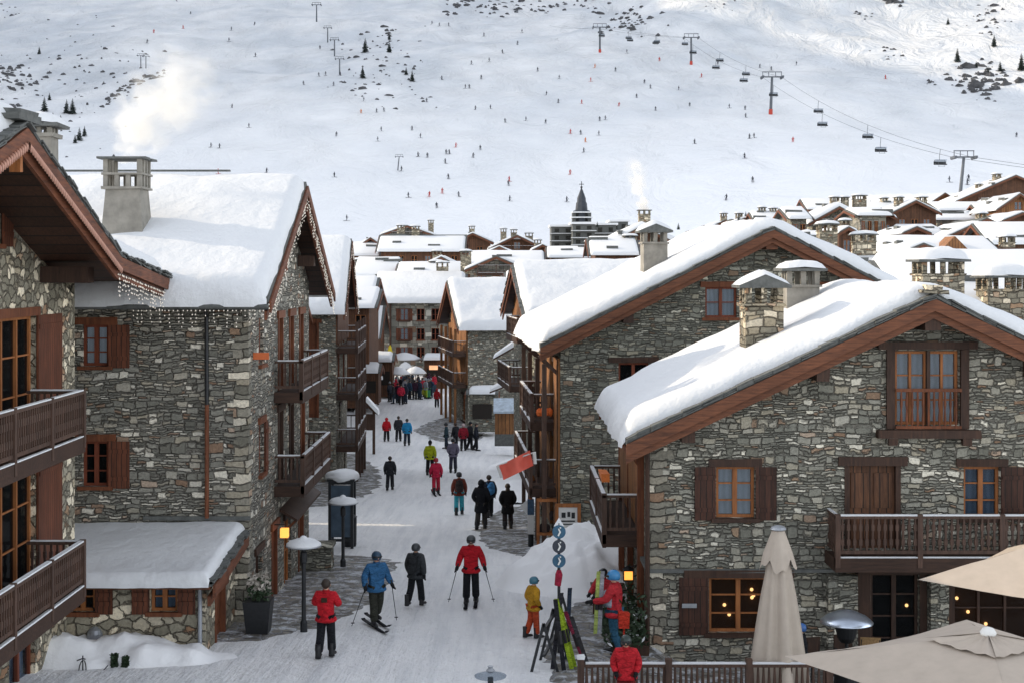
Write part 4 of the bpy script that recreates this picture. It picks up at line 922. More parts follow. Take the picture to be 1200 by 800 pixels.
V = [
 # label, p0, p1, ridge_y, eave_y, Y, ridge, wall, kw
 ('broad timber chalet with a long snow slope, left of the church and the twin gables', 440, 546, 273, 295, 225, 'x', 'plank', dict(chim=((470, 264, 1.2), (487, 265, 1.2)), win=6, dep=14)),
 ('small gabled stone house peeking over the broad timber chalet', 446, 508, 262, 275, 268, 'y', 'stoneF', dict(chim=((505, 258, 1.0),), win=3)),
 ('small timber chalet with gable to the viewer below the slope, left of its twin', 530, 578, 271, 284, 262, 'y', 'plank', dict(chim=((553, 265, 1.0),), win=2)),
 ('wide timber gable house under the ski slope, right of its smaller twin', 572, 640, 273, 292, 240, 'y', 'plank', dict(chim=((590, 268, 1.0), (602, 269, 1.0), (620, 273, 1.3)), win=4)),
 ('low house with an overhanging snow shelf left of the broad chalet', 412, 468, 300, 324, 195, 'x', 'stoneF', dict(chim=((421, 304, 1.3),), win=4)),
 ('little snow covered house at the left end of the village', 408, 446, 283, 300, 235, 'x', 'plank', dict(win=2)),
 ('half buried stone house with one square chimney behind the street end', 462, 546, 306, 322, 190, 'x', 'stoneF', dict(chim=((511, 306, 1.7),), win=4)),
 ('snow roofed house with a dark gable in front of the twin chalets', 545, 618, 297, 316, 185, 'y', 'stoneF', dict(win=3, chim=((546, 294, 1.4),))),
 ('long flat snow roof between the street end and the step roofed chalet', 548, 640, 293, 310, 205, 'x', 'plank', dict(win=5)),
 ('white roofed house at the foot of the church', 640, 712, 288, 302, 215, 'x', 'plank', dict(win=4, chim=((690, 283, 1.2),))),
 ('snow covered house with the smoking chimney right of the church', 700, 806, 258, 292, 175, 'y', 'plank', dict(win=4, T=.7)),
 ('house with two little dormer sheds below the smoking chimney', 690, 752, 276, 298, 160, 'x', 'plank', dict(chim=((738, 276, 1.5),), win=2)),
 ('timber gable house between the smoking chimney and the sunlit ridge', 798, 842, 266, 290, 170, 'y', 'plank', dict(win=2)),
 ('brown gabled chalet on the skyline behind the sunlit ridge', 820, 882, 255, 272, 235, 'y', 'plank', dict(chim=((848, 250, 1.0),), win=3)),
 ('snow hump house left of the stone turret', 884, 924, 247, 262, 215, 'x', 'plank', dict(win=2, chim=((893, 243, 1.0), (906, 244, 1.0)))),
 ('small stone turret house with yellow sunlit corner', 922, 954, 242, 256, 180, 'x', 'stoneA', dict(win=2, rows=2)),
 ('upper snow roof behind the stone turret house', 944, 990, 232, 246, 265, 'x', 'plank', dict(win=2, chim=((948, 237, 1.0),))),
 ('stone house with tall gable and sunlit snow hanging far down its left side', 948, 1020, 235, 262, 190, 'y', 'stoneA', dict(win=3, rows=2, chim=((978, 231, 1.1), (990, 231, .9), (1007, 229, 1.6)), T=.8)),
 ('terraced apartment block with white balconies', 1002, 1048, 243, 252, 175, 'x', 'stoneF', dict(win=4, rows=3, hw=10)),
 ('red brown timber chalet with its gable above the terraced block', 1044, 1104, 232, 250, 200, 'y', 'plank', dict(win=3, rows=2, chim=((1053, 231, 1.1), (1080, 231, 1.3)))),
 ('long snowy roof left of the red brown chalet gable', 1016, 1066, 236, 250, 228, 'x', 'plank', dict(win=2, chim=((1036, 232, 1.1),))),
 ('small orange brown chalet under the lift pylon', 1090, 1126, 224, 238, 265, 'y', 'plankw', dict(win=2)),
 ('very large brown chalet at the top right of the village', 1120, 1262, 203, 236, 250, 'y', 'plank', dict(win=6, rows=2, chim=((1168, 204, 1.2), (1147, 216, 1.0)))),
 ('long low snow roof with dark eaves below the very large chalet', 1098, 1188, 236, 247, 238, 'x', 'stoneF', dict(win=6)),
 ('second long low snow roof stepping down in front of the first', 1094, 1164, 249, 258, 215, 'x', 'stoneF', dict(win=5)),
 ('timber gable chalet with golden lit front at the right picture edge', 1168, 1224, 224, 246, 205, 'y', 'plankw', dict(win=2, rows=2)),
 ('snow roofed house with a long sunlit left slope', 1108, 1206, 252, 278, 165, 'y', 'plank', dict(win=4, chim=((1150, 250, 1.0),))),
 ('round white snow roof at the right edge above the small chimney', 1158, 1240, 259, 282, 150, 'x', 'plank', dict(win=3, splits=())),
 ('wide snow roof with a small triangular dormer and slate slots', 1036, 1186, 275, 304, 120, 'x', 'plankw', dict(win=6, chim=((1180, 277, 1.1),), dep=12)),
 ('snow covered roof left of the big square chimney', 960, 1064, 296, 320, 100, 'x', 'stoneB', dict(win=2, chim=((969, 262, 1.3), (1012, 274, 1.5)), dep=11)),
 ('brightly sunlit snow roof behind the big square chimneys', 1060, 1330, 290, 345, 66, 'x', 'stoneB', dict(win=5, dep=13, T=.7)),
 ('snow roof crossing behind the right chalet ridge', 985, 1210, 322, 352, 54, 'x', 'stoneB', dict(win=2, dep=9)),
 ('small stone house between the street end and the umbrellas', 398, 440, 322, 345, 150, 'x', 'stoneF', dict(win=2)),
 ('snow roofed timber house behind the steep left gable', 380, 442, 335, 356, 128, 'x', 'plank', dict(win=2)),
 ('low snow roof tucked behind the tall bend chalet', 590, 672, 316, 338, 150, 'x', 'stoneF', dict(win=2)),
 ('little gabled house right of the church foot', 770, 812, 283, 300, 150, 'y', 'plank', dict(win=2)),
 ('snow roof just left of the stone turret house', 866, 925, 262, 280, 150, 'x', 'plank', dict(win=2)),
 ('dark timber house below the turret with a white ledge', 920, 985, 270, 290, 135, 'x', 'plank', dict(win=3)),
 ('flat roofed stone house above the snow slots', 1060, 1112, 262, 274, 170, 'x', 'stoneF', dict(win=3)),
 ('brown house filling the gap below the very large chalet', 1150, 1215, 238, 254, 228, 'x', 'plank', dict(win=3)),
]
for (lab, p0, p1, ry, ey, Y, rd, wl_, kw) in (
 ('tiny brown gabled hut squeezed left of the red brown chalet', 1030, 1052, 247, 256, 185, 'y', 'plank', dict(win=1)),
 ('little brown chalet with two windows just under the red brown gable', 1058, 1092, 262, 273, 160, 'y', 'plank', dict(win=2)),
 ('narrow timber house with a bright window left of the terraced block', 984, 1006, 262, 272, 150, 'y', 'plank', dict(win=1, chim=((990, 258, 1.0),))),
 ('low brown chalet between the two long low snow roofs', 1120, 1150, 246, 254, 226, 'y', 'plank', dict(win=2)),
 ('steep little chalet directly beneath the lift pylon', 1118, 1140, 229, 239, 252, 'y', 'plank', dict(win=1, chim=((1131, 228, .9),))),
 ('dark timber barn in front of the very large brown chalet', 1160, 1196, 228, 240, 236, 'y', 'plank', dict(win=2, rows=2)),
 ('dark shingled house below the stone turret', 930, 966, 268, 280, 140, 'y', 'plank', dict(win=2)),
 ('small chalet with snow mound behind the big square chimney', 1066, 1100, 280, 292, 110, 'y', 'plank', dict(win=1)),
 ('tiny gabled house left of the snow hump house', 858, 888, 253, 262, 222, 'y', 'plank', dict(win=1, chim=((866, 250, 1.0),))),
 ('brown house with a wide gable at the right end beneath the golden chalet', 1176, 1222, 246, 258, 190, 'y', 'plank', dict(win=3)),
 ('small brown gable between the twin chalets and the church', 622, 650, 284, 294, 225, 'y', 'plank', dict(win=1, chim=((630, 281, 1.1),))),
 ('low gabled house in front of the wide timber gable', 566, 604, 286, 298, 212, 'y', 'plank', dict(win=2)),
 ('dark gable peeping left of the broad timber chalet', 420, 448, 276, 288, 240, 'y', 'plank', dict(win=1)),
 ('little gable in front of the broad timber chalet', 500, 534, 298, 310, 200, 'y', 'plank', dict(win=1, chim=((512, 294, 1.2),))),
): V.append((lab, p0, p1, ry, ey, Y, rd, wl_, kw))
VH = {}
for (lab, p0, p1, ry, ey, Y, rd, wl_, kw) in V:
    VH[lab[:24]] = vhouse(lab, p0, p1, ry, ey, Y, rd, wl_, **kw)
# two big square chimneys that belong to the sunlit roof behind the right chalet
sun_roof = VH['brightly sunlit snow roo'[:24]]
cx_ = P(1099, 292, 50); chimney(VH['snow roof crossing behin'[:24]], (1099-CX)*52/F, 52, -2.5, (CY-303)*52/F, 1.5, 1.4, 'chim', 'flat', .42, 'wide square stone chimney with four vents and round snow cap')
chimney(VH['snow roof crossing behin'[:24]], (1196-CX)*52/F, 54, -2.5, (CY-322)*54/F, 1.5, 1.4, 'chim', 'flat', .42, 'square stone chimney at the picture edge')
h_ = VH['snow covered house with '[:24]]; x_ = (755-CX)*181/F
chimney(h_, x_, 181, 4.5, (CY-246)*181/F, 1.45, 1.3, 'chim', 'flat', 0)
h_ = VH['wide snow roof with a sm'[:24]]; mb = MB(); x_ = (1120-CX)*121/F; zz = (CY-292)*121/F
mb.add([(x_-1.1, 121.2, zz), (x_+1.1, 121.2, zz), (x_, 121.2, zz+1.1), (x_-1.1, 124, zz), (x_+1.1, 124, zz), (x_, 124, zz+1.1)], [(0, 1, 2), (0, 2, 5, 3), (1, 4, 5, 2), (3, 5, 4)]); mb.build('dormer', M['plankw'], h_)

# church and modern blocks
s = F/300.
ch = thing('church', 'slim pointed church tower with a tiered snow banded base rising over the village', 'church', ((682-CX)/s, 302, -2))
X = (682-CX)/s
mb = MB(); zt = lambda py: (CY-py)/s
mb.lathe((X, 302, 0), [(1.9, zt(262)), (1.8, zt(247)), (1.3, zt(246)), (1.15, zt(238)), (.95, zt(236)), (.9, zt(232)), (.05, zt(219))], 8); mb.build('tower', plain('blue slate', (.035, .042, .055), .7, .7, 1.5, bump=.5), ch)
mb = MB(); mb.bar((X, 302, zt(220)), (X, 302, zt(212)), .14, .14); mb.bar((X-.5, 302, zt(215.5)), (X+.5, 302, zt(215.5)), .14, .14); mb.ball((X, 302, zt(219)), .25, 6); mb.build('cross', M['metal'], ch)
mb = MB()
for (w_, py) in ((2.6, 262), (2.3, 255), (2.0, 249)):
    mb.box(X-w_, X+w_, 300-w_*.3, 302+w_, zt(py)-.10, zt(py)+.12)
mb.build('snow_ledge', M['snow_far'], ch)
mb = MB(); mb.box(X-2.3, X+2.3, 300.4, 303.5, zt(300), zt(262)); mb.box(X-2.0, X+2.0, 300.7, 303.5, zt(262), zt(249)); mb.build('wall', M['slate'], ch)
for k in range(3):
    for r_ in range(2):
        mb = MB(); mb.box(X-1.2+k*.95, X-.7+k*.95, 300.3, 300.38, zt(261-r_*7), zt(258-r_*7)+.4); mb.build('window', M['glassd'], ch)
def block(label, p0, p1, py0, py1, Y, mat, floors, group='modern blocks by the church'):
    s = F/Y; x0, x1 = (p0-CX)/s, (p1-CX)/s; z0, z1 = (CY-py1)/s, (CY-py0)/s
    t_ = thing('apartment_block', label, 'apartment block', ((x0+x1)/2, Y, z0), group=group)
    mb = MB(); mb.box(x0, x1, Y, Y+10, z0-4, z1); mb.build('wall', M[mat], t_)
    n = max(2, int((x1-x0)/1.6))
    for f in range(floors):
        zz = z0+(z1-z0)*(f+.25)/floors
        for k in range(n):
            xx = x0+(x1-x0)*(k+.5)/n; mb = MB(); mb.box(xx-.45, xx+.45, Y-.06, Y+.05, zz, zz+(z1-z0)/floors*.5); mb.build('window', M['glassd'], t_)
        mb = MB(); mb.box(x0-.3, x1+.3, Y-1.0, Y-.01, zz-.45, zz-.3); mb.build('balcony', M['slate'], t_)
        mb = MB(); mb.box(x0-.3, x1+.3, Y-1.0, Y-.05, zz-.298, zz-.2); mb.build('balcony_snow', M['snow_far'], t_)
    mb = MB(); mb.box(x0-.4, x1+.4, Y-.6, Y+10.3, z1+.003, z1+.45, .05); mb.build('roof_snow', M['snow_far'], t_)
    return t_
block('dark stone apartment block with snowy ledges left of the church tower', 646, 672, 266, 292, 292, 'slate', 3)
block('taller dark block with snowy ledges directly under the church tower', 671, 697, 263, 296, 286, 'slate', 4)
block('plain blue grey modern block right of the church tower', 697, 722, 264, 286, 298, 'slate', 2)
block('higher end of the blue grey modern block with a flat parapet', 716, 736, 260, 284, 305, 'slate', 2)

# ------------------------------------------------------------------ ski slope
def fir(name_label, loc, H, seed, group='fir trees on the mountain'):
    t_ = thing('fir_tree', name_label, 'fir tree', loc, group=group); rr = random.Random(seed)
    mb = MB(); mb.tube([loc, (loc[0], loc[1], loc[2]+H*.5), (loc[0], loc[1], loc[2]+H*.97)], [H*.028, H*.016, H*.004], 6); mb.build('trunk', M['trunk'], t_)
    mb = MB(); n = 15
    for k in range(n):
        f = k/(n-1); z = loc[2]+H*(.12+.86*f); rad_ = H*.30*(1-f)**.85+H*.012
        m_ = int(5+9*(1-f))
        for j in range(m_):
            a = 2*math.pi*(j+rr.random())/m_; L = rad_*rr.uniform(.6, 1.15); dz = -L*rr.uniform(.15, .5)
            ex, ey = math.cos(a)*L, math.sin(a)*L; wx, wy = -math.sin(a)*L*.28, math.cos(a)*L*.28
            c = Vector((loc[0], loc[1], z)); e = c+Vector((ex, ey, dz)); m2 = c.lerp(e, .55)
            mb.add([c, m2+Vector((wx, wy, -.02*H)), e, m2-Vector((wx, wy, .02*H)), m2+Vector((0, 0, .02*H))], [(0, 1, 4), (1, 2, 4), (2, 3, 4), (3, 0, 4), (0, 3, 2, 1)])
    mb.build('crown', M['fir'], t_); return t_
firs = [(46, 64, 9), (52, 131, 17), (78, 133, 16), (85, 134, 18), (62, 144, 12), (71, 146, 11), (93, 165, 15), (99, 160, 12), (88, 168, 10), (428, 62, 17), (456, 62, 13), (425, 92, 14), (476, 88, 9), (483, 96, 13), (456, 47, 8),
        (1122, 73, 16), (1165, 55, 14), (1172, 84, 12), (1144, 80, 8), (1197, 83, 20), (1158, 86, 8), (58, 118, 9), (1111, 29, 8)]
for i, (px, py, h) in enumerate(firs):
    q = hit(px, py)
    if q is None: continue
    reg = lambda x_: 0 if x_ < 300 else (1 if x_ < 800 else 2)
    same = sorted(f[0]+f[1]*.001 for f in firs if reg(f[0]) == reg(px)); k_ = same.index(px+py*.001)
    nth = ['first', 'second', 'third', 'fourth', 'fifth', 'sixth', 'seventh', 'eighth', 'ninth', 'tenth', 'eleventh'][k_]
    fir(f'{"small" if h < 10 else "tall" if h > 15 else "dark"} fir tree, {nth} from the left on the {["slope behind the carved eaves", "middle slope among small rocks", "sunlit shoulder by the big outcrop"][reg(px)]}', q, h*q.y/F*1.05, i)

def rockmesh(seed, stretch=1.0):
    mb = MB(); rr = random.Random(seed)
    for k in range(rr.randint(2, 4)):
        mb.blob((rr.uniform(-.8, .8), rr.uniform(-.3, .3), rr.uniform(-.1, .15)), rr.uniform(.5, 1.1)*stretch, .6, rr.uniform(.3, .6), seed*3+k, 6, .7)
    return mb.build('rock', M['rock'])
protos = [rockmesh(i, 1.0+.3*(i % 3)) for i in range(6)]; used = [False]*6
rr = random.Random(11); RK = []
def rock_at(px, py, size, region):
    q = hit(px, py)
    if q is None: return
    k = rr.randrange(6); o = protos[k] if not used[k] else protos[k].copy()
    if used[k]: col.objects.link(o)
    used[k] = True; RK.append((o, size*q.y)); o.location = q; sc = size*q.y/F*.5; o.scale = (sc*rr.uniform(.6, 1.25), sc, sc*rr.uniform(.9, 1.6)); o.rotation_euler = (0, 0, rr.uniform(-.6, .6))
    tag(o, f'dark rocks showing through the snow {region}', 'rock', 'rocks '+region)
def cluster(n, cx, cy, rx, ry, s0, s1, region, g=True):
    for _ in range(n):
        a, b_ = (rr.gauss(0, .5), rr.gauss(0, .5)) if g else (rr.uniform(-1, 1), rr.uniform(-1, 1))
        rock_at(cx+a*rx, cy+b_*ry, rr.uniform(s0, s1)*rr.choice((.6, .8, 1, 1.3)), region)
cluster(44, 12, 92, 26, 22, 3, 7, 'on the left slope by the picture edge'); cluster(16, 38, 100, 20, 20, 3, 7, 'on the left slope by the picture edge'); cluster(12, 18, 128, 26, 10, 4, 9, 'on the left slope by the picture edge')
for i in range(34): f = i/33; rock_at(122+f*70+rr.uniform(-3, 3), 108-f*20+12*(f-.6)**2*4*(1 if f < .6 else -.2)+rr.uniform(-4, 3), rr.uniform(3, 7), 'along the curved ledge behind the smoke')
cluster(60, 110, 85, 75, 35, 2, 5, 'scattered over the upper left slope'); cluster(16, 90, 150, 70, 45, 2, 5, 'scattered over the upper left slope'); cluster(12, 80, 40, 90, 40, 1.5, 3.5, 'scattered over the upper left slope', False)
cluster(80, 448, 80, 55, 50, 2, 5, 'around the firs on the middle slope'); cluster(12, 455, 45, 16, 14, 3, 6, 'around the firs on the middle slope')
for i in range(100): rock_at(rr.uniform(520, 700), rr.gauss(5, 6)+2, rr.uniform(2, 6), 'in the band along the top of the slope')
cluster(60, 735, 26, 34, 18, 2.5, 7, 'above the second lift pylon')
cluster(70, 1146, 96, 34, 20, 4, 11, 'in the big outcrop on the sunlit shoulder'); cluster(16, 1146, 96, 46, 30, 2, 5, 'in the big outcrop on the sunlit shoulder')
cluster(14, 1046, 62, 16, 10, 2, 4, 'sprinkled on the sunlit slope'); cluster(30, 1160, 24, 22, 22, 2.5, 6, 'near the top right corner'); cluster(10, 1012, 17, 12, 6, 2, 5, 'at the crest of the spur'); cluster(8, 1050, 3, 12, 4, 4, 8, 'at the crest of the spur'); cluster(9, 1090, 99, 8, 5, 2, 5, 'in the big outcrop on the sunlit shoulder'); cluster(8, 12, 14, 12, 6, 2, 4, 'scattered over the upper left slope'); cluster(8, 845, 12, 20, 10, 1.5, 3, 'near the top right corner')

RK.sort(key=lambda e: -e[1]); bpy.context.view_layer.update(); rest = MB()
pset = set(id(p) for p in protos)
for o, _s in RK[290:]:
    rest.add([o.matrix_basis @ v.co for v in o.data.vertices], [tuple(p.vertices) for p in o.data.polygons]); bpy.data.objects.remove(o)
tag(rest.build('small_rocks', M['rock']), 'small dark stones sprinkled over the mountain snow', 'rocks', kind='stuff')

# chair lift
def pylon(px, pyb, pyt, label, lean=0.0, arm=.95, red=True):
    q = hit(px, pyb); H = (pyb-pyt)*q.y/F; q = q-Vector((0, 0, .5))
    t_ = thing('lift_pylon', label, 'lift pylon', q, group='chair lift pylons')
    tp = q+Vector((lean*H, 0, H))
    mb = MB(); mb.tube([q, tp], [H*.042, H*.03], 10); mb.build('mast', M['lift'], t_)
    if red: mb = MB(); m0 = q.lerp(tp, .16); mb.tube([q, m0], [H*.055, H*.05], 10); mb.build('red_padding', plain('red mat', (.45, .05, .03), .6), t_)
    w = H*arm*.27; mb = MB(); mb.bar(tp+Vector((-w, 0, 0)), tp+Vector((w, 0, 0)), H*.035, H*.03)
    for sx in (-1, 1):
        mb.bar(tp+Vector((sx*w, -H*.16, -.1)), tp+Vector((sx*w, H*.16, -.1)), H*.05, H*.05); mb.bar(tp+Vector((sx*w*.95, 0, 0)), tp+Vector((sx*w*.95, 0, H*.13)), H*.014, H*.014)
        mb.bar(tp+Vector((sx*w*.35, 0, 0)), tp+Vector((sx*w*.35, 0, H*.13)), H*.014, H*.014)
        for j in range(6): c = tp+Vector((sx*w, H*(-.15+.06*j), -H*.04)); mb.lathe((c.x, c.y, c.z), [(H*.018, -.1), (H*.018, .1)], 8)
    mb.bar(tp+Vector((-w, 0, H*.13)), tp+Vector((w, 0, H*.13)), H*.02, H*.02)
    mb.build('crossarm', M['lift'], t_)
    return [tp+Vector((-w, 0, -.1)), tp+Vector((w, 0, -.1))], H
pl = [pylon(703, 62, 31, 'farthest small chair lift pylon near the top of the picture'), pylon(810, 76, 43, 'second farthest chair lift pylon with a red padded foot'), pylon(903, 134, 89, 'chair lift pylon in the middle of the slope with a red padded foot', .04)]
p4, H4 = pylon(1124, 238, 182, 'nearest and tallest chair lift pylon rising behind the chalet roofs', .10, .8, True)
off = [p4[0]+Vector((140, -130, -24)), p4[1]+Vector((140, -130, -24))]
path = [pl[0][0], pl[1][0], pl[2][0], p4, off]
top = hit(600, 14); start = [Vector((top.x-5, top.y, top.z+12)), Vector((top.x+5, top.y, top.z+12))]
path = [start]+path
def sag_pt(a, b, f, sg): p = a.lerp(b, f); return p-Vector((0, 0, sg*4*f*(1-f)))
for sidx, nm in ((0, 'left hand'), (1, 'right hand')):
    mb = MB()
    for i in range(len(path)-1):
        a, b_ = path[i][sidx], path[i+1][sidx]; L = (b_-a).length; pts = [sag_pt(a, b_, k/14, L*.018) for k in range(15)]; mb.tube(pts, .045, 5)
    tag(mb.build('lift_cable', M['metal']), f'{nm} steel rope of the chair lift running over the pylons', 'cable', 'chair lift ropes')
def chair_mesh():
    t_ = thing('lift_chair', '', 'lift chair', (0, 0, 0), group='chairs hanging on the lift')
    mb = MB(); mb.tube([(0, 0, 0), (0, .1, -.6), (0, .35, -1.6), (0, .3, -2.3)], .06, 6); mb.box(-1.2, 1.2, .25, .35, -2.38, -2.28)
    for sx in (-1.2, 1.2): mb.tube([(sx, .3, -2.3), (sx, .25, -3.0), (sx, -.4, -3.1)], .05, 6)
    mb.build('hanger', M['lift'], t_)
    mb = MB(); mb.box(-1.35, 1.35, -.45, .15, -3.35, -3.15); mb.box(-1.35, 1.35, .15, .3, -3.3, -2.6); mb.build('seat', M['metal'], t_)
    mb = MB(); mb.bar((-1.2, -.5, -2.75), (1.2, -.5, -2.75), .08, .08); mb.bar((-.6, -.5, -2.75), (-.6, -.7, -3.7), .06, .06); mb.bar((.6, -.5, -2.75), (.6, -.7, -3.7), .06, .06); mb.bar((-.8, -.7, -3.7), (.8, -.7, -3.7), .06, .06); mb.build('safety_bar', M['lift'], t_)
    mb = MB()
    vs = []
    for x in (-1.3, 1.3):
        for k in range(7): a = math.pi*(.05+.5*k/6); vs.append((x, .3-math.cos(math.pi/2-a)*.9+.0, -2.95+math.sin(a)*.75))
    mb.add(vs, [(k, k+1, 8+k, 7+k) for k in range(6)]); mb.build('bubble_cover', M['glass'], t_)
    return t_
cp = chair_mesh(); first = True
spans = {0: (.18, .42, .62, .8), 1: (.10, .25, .42, .56, .70, .86), 2: (.14, .3, .46, .62, .8), 3: (.09, .27, .42, .56, .72, .88), 4: ()}
word = ['above the top rocks', 'between the two farthest pylons', 'between the second and the middle pylon', 'between the middle and the nearest pylon', '']
ordw = ['first', 'second', 'third', 'fourth', 'fifth', 'sixth']
for i in range(len(path)-1):
    for k, f in enumerate(spans[i]):
        sidx = k % 2; a, b_ = path[i][sidx], path[i+1][sidx]; L = (b_-a).length; q = sag_pt(a, b_, f, L*.018)
        o = cp if first else copy_tree(cp); first = False; o.location = q; o.scale = (1.25,)*3 if i > 1 else (1.15,)*3
        o['label'] = f'{ordw[k]} lift chair from the left {word[i]}'; o.rotation_euler = (0, 0, .12)
# drag lift on the left and small lift tower
for k, (px, pyb, pyt, lab) in enumerate(((371, 26, 5, 'uppermost faint pylon of the far left chair lift'), (384, 50, 32, 'second faint pylon of the far left chair lift'), (392, 66, 46, 'third faint pylon of the far left chair lift'), (398, 88, 68, 'lowest faint pylon of the far left chair lift'), (165, 80, 64, 'thin pair like lift mast on the upper left ledge'), (171, 80, 65, 'slimmer lift mast beside another on the upper left ledge'), (466, 200, 182, 'small slanted lift mast low on the middle slope'))):
    pylon(px, pyb, pyt, lab, .1 if k == 6 else 0, .9, False)

# skiers on the slope
def skier_mesh():
    t = MB()
    t.tube([(0, 0, .95), (0, -.06, 1.2), (0, -.1, 1.42), (0, -.08, 1.5)], [.16, .18, .17, .07], 7)
    t.tube([(-.2, -.08, 1.4), (-.34, -.2, 1.1), (-.3, -.42, 1.0)], [.07, .06, .05], 5); t.tube([(.2, -.08, 1.4), (.34, -.2, 1.1), (.3, -.42, 1.0)], [.07, .06, .05], 5)
    return t
def tiny(kind):
    mb = skier_mesh(); mb.tube([(-.1, 0, .98), (-.13, -.14, .52), (-.14, .02, .1)], [.11, .085, .07], 6); mb.tube([(.1, 0, .98), (.13, -.14, .52), (.14, .02, .1)], [.11, .085, .07], 6); mb.ball((0, -.1, 1.66), .14, 6)
    mb.box(-.19, -.09, -.85, .75, 0.02, .07); mb.box(.09, .19, -.85, .75, 0.02, .07)
    mb.bar((-.3, -.42, 1.0), (-.4, .2, .05), .03, .03); mb.bar((.3, -.42, 1.0), (.4, .2, .05), .03, .03)
    return mb
tc = {'red': (.45, .03, .02), 'orange': (.6, .17, .02), 'dark': (.03, .033, .045), 'blue': (.04, .08, .16), 'grey': (.09, .095, .11)}
tm = {}
for k, c in tc.items():
    mb = tiny(k); tm[k] = mb.build('skier', cloth(c)); bpy.data.objects.remove(tm[k]); tm[k] = None
    mb = tiny(k); me = bpy.data.meshes.new('skier_'+k); me.from_pydata(mb.v, [], mb.f); me.materials.append(cloth(c)); tm[k] = me
sk = [(423,132,'orange'),(447,153,'dark'),(483,152,'dark'),(493,161,'dark'),(426,118,'grey'),(441,131,'grey'),(450,130,'grey'),(557,128,'dark'),(575,127,'dark'),(534,172,'red'),(523,180,'dark'),(527,180,'dark'),(563,175,'dark'),
 (490,183,'dark'),(501,184,'dark'),(554,184,'dark'),(522,191,'dark'),(526,209,'dark'),(597,212,'red'),(596,217,'dark'),(479,231,'dark'),(503,230,'red'),(518,226,'red'),(512,243,'dark'),(538,230,'grey'),(597,235,'grey'),(592,143,'grey'),(616,141,'grey'),(639,144,'dark'),
 (668,156,'red'),(681,157,'dark'),(686,166,'orange'),(668,204,'red'),(664,236,'dark'),(684,178,'grey'),(682,121,'red'),(725,124,'red'),(703,141,'dark'),(709,140,'dark'),(746,114,'dark'),(768,129,'dark'),(755,97,'dark'),(692,95,'red'),(697,79,'orange'),
 (721,83,'dark'),(773,71,'red'),(640,111,'dark'),(654,120,'dark'),(655,92,'grey'),(630,83,'dark'),(564,92,'dark'),(567,42,'dark'),(589,62,'dark'),(573,72,'dark'),(506,28,'dark'),(515,30,'grey'),(526,30,'dark'),(552,75,'dark'),(500,119,'dark'),(518,93,'dark'),
 (545,103,'dark'),(550,103,'dark'),(180,38,'red'),(215,33,'red'),(223,16,'dark'),(207,1,'dark'),(172,50,'dark'),(268,48,'dark'),(271,35,'grey'),(298,29,'dark'),(299,66,'dark'),(272,126,'dark'),(292,149,'dark'),(256,203,'red'),(257,173,'dark'),(247,172,'grey'),(312,202,'dark'),(392,207,'dark'),(394,159,'dark'),(356,99,'grey'),
 (374,89,'dark'),(382,88,'dark'),(391,100,'grey'),(399,88,'dark'),(375,57,'dark'),(822,90,'red'),(808,124,'dark'),(855,126,'dark'),(873,128,'dark'),(874,137,'dark'),(884,161,'dark'),(878,162,'dark'),(929,166,'red'),(814,168,'dark'),(873,185,'dark'),(882,213,'dark'),(851,234,'dark'),(1038,92,'red'),(904,82,'dark'),(890,79,'grey'),
 (933,76,'dark'),(1191,160,'dark'),(841,75,'grey'),(1113,213,'grey'),(1135,211,'dark'),(1133,216,'grey'),(406,258,'grey'),(443,165,'grey'),(470,200,'dark'),(702,158,'grey'),(606,52,'grey'),(612,38,'dark'),(735,62,'grey'),(762,103,'grey'),(795,105,'dark')]
cname = {'red': 'red suited', 'orange': 'orange suited', 'dark': 'dark clad', 'blue': 'blue clad', 'grey': 'grey clad'}
for i, (px, py, k) in enumerate(sk):
    q = hit(px, py+1)
    if q is None: continue
    o = bpy.data.objects.new('skier', tm[k]); col.objects.link(o); o.location = q; s_ = max(1.0, min(1.4, 5.0*q.y/F/1.75)) if q.y > 380 else 1.0
    o.scale = (s_*1.15, s_*1.15, s_); o.rotation_euler = (0, rr.uniform(-.15, .15), rr.uniform(0, 6.28))
    hz = 'far left' if px < 330 else 'left of centre' if px < 560 else 'centre' if px < 720 else 'right of centre' if px < 860 else 'right'
    vt = 'top' if py < 60 else 'upper' if py < 110 else 'middle' if py < 170 else 'lower'
    tag(o, f'tiny {cname[k]} skier on the {vt} {hz} part of the slope', 'skier', f'tiny {cname[k]} skiers, {vt} {hz} slope')
# dark village firs dotted behind the roofs
for i, (px, py, h) in enumerate(((867, 252, 6), (874, 251, 7), (918, 252, 6), (1020, 238, 7), (1050, 262, 8), (1108, 246, 7), (700, 262, 5), (795, 264, 6), (1190, 262, 9))):
    Y = 240; fir(f'small dark fir between the village roofs, {ordw[i%6]} of those from the left' if i < 6 else f'small dark fir beside the {["church","smoking chimney","right edge"][i-6]} roofs', P(px, py+h*.9, Y), h*Y/F*1.4, 90+i, 'small firs between the roofs')
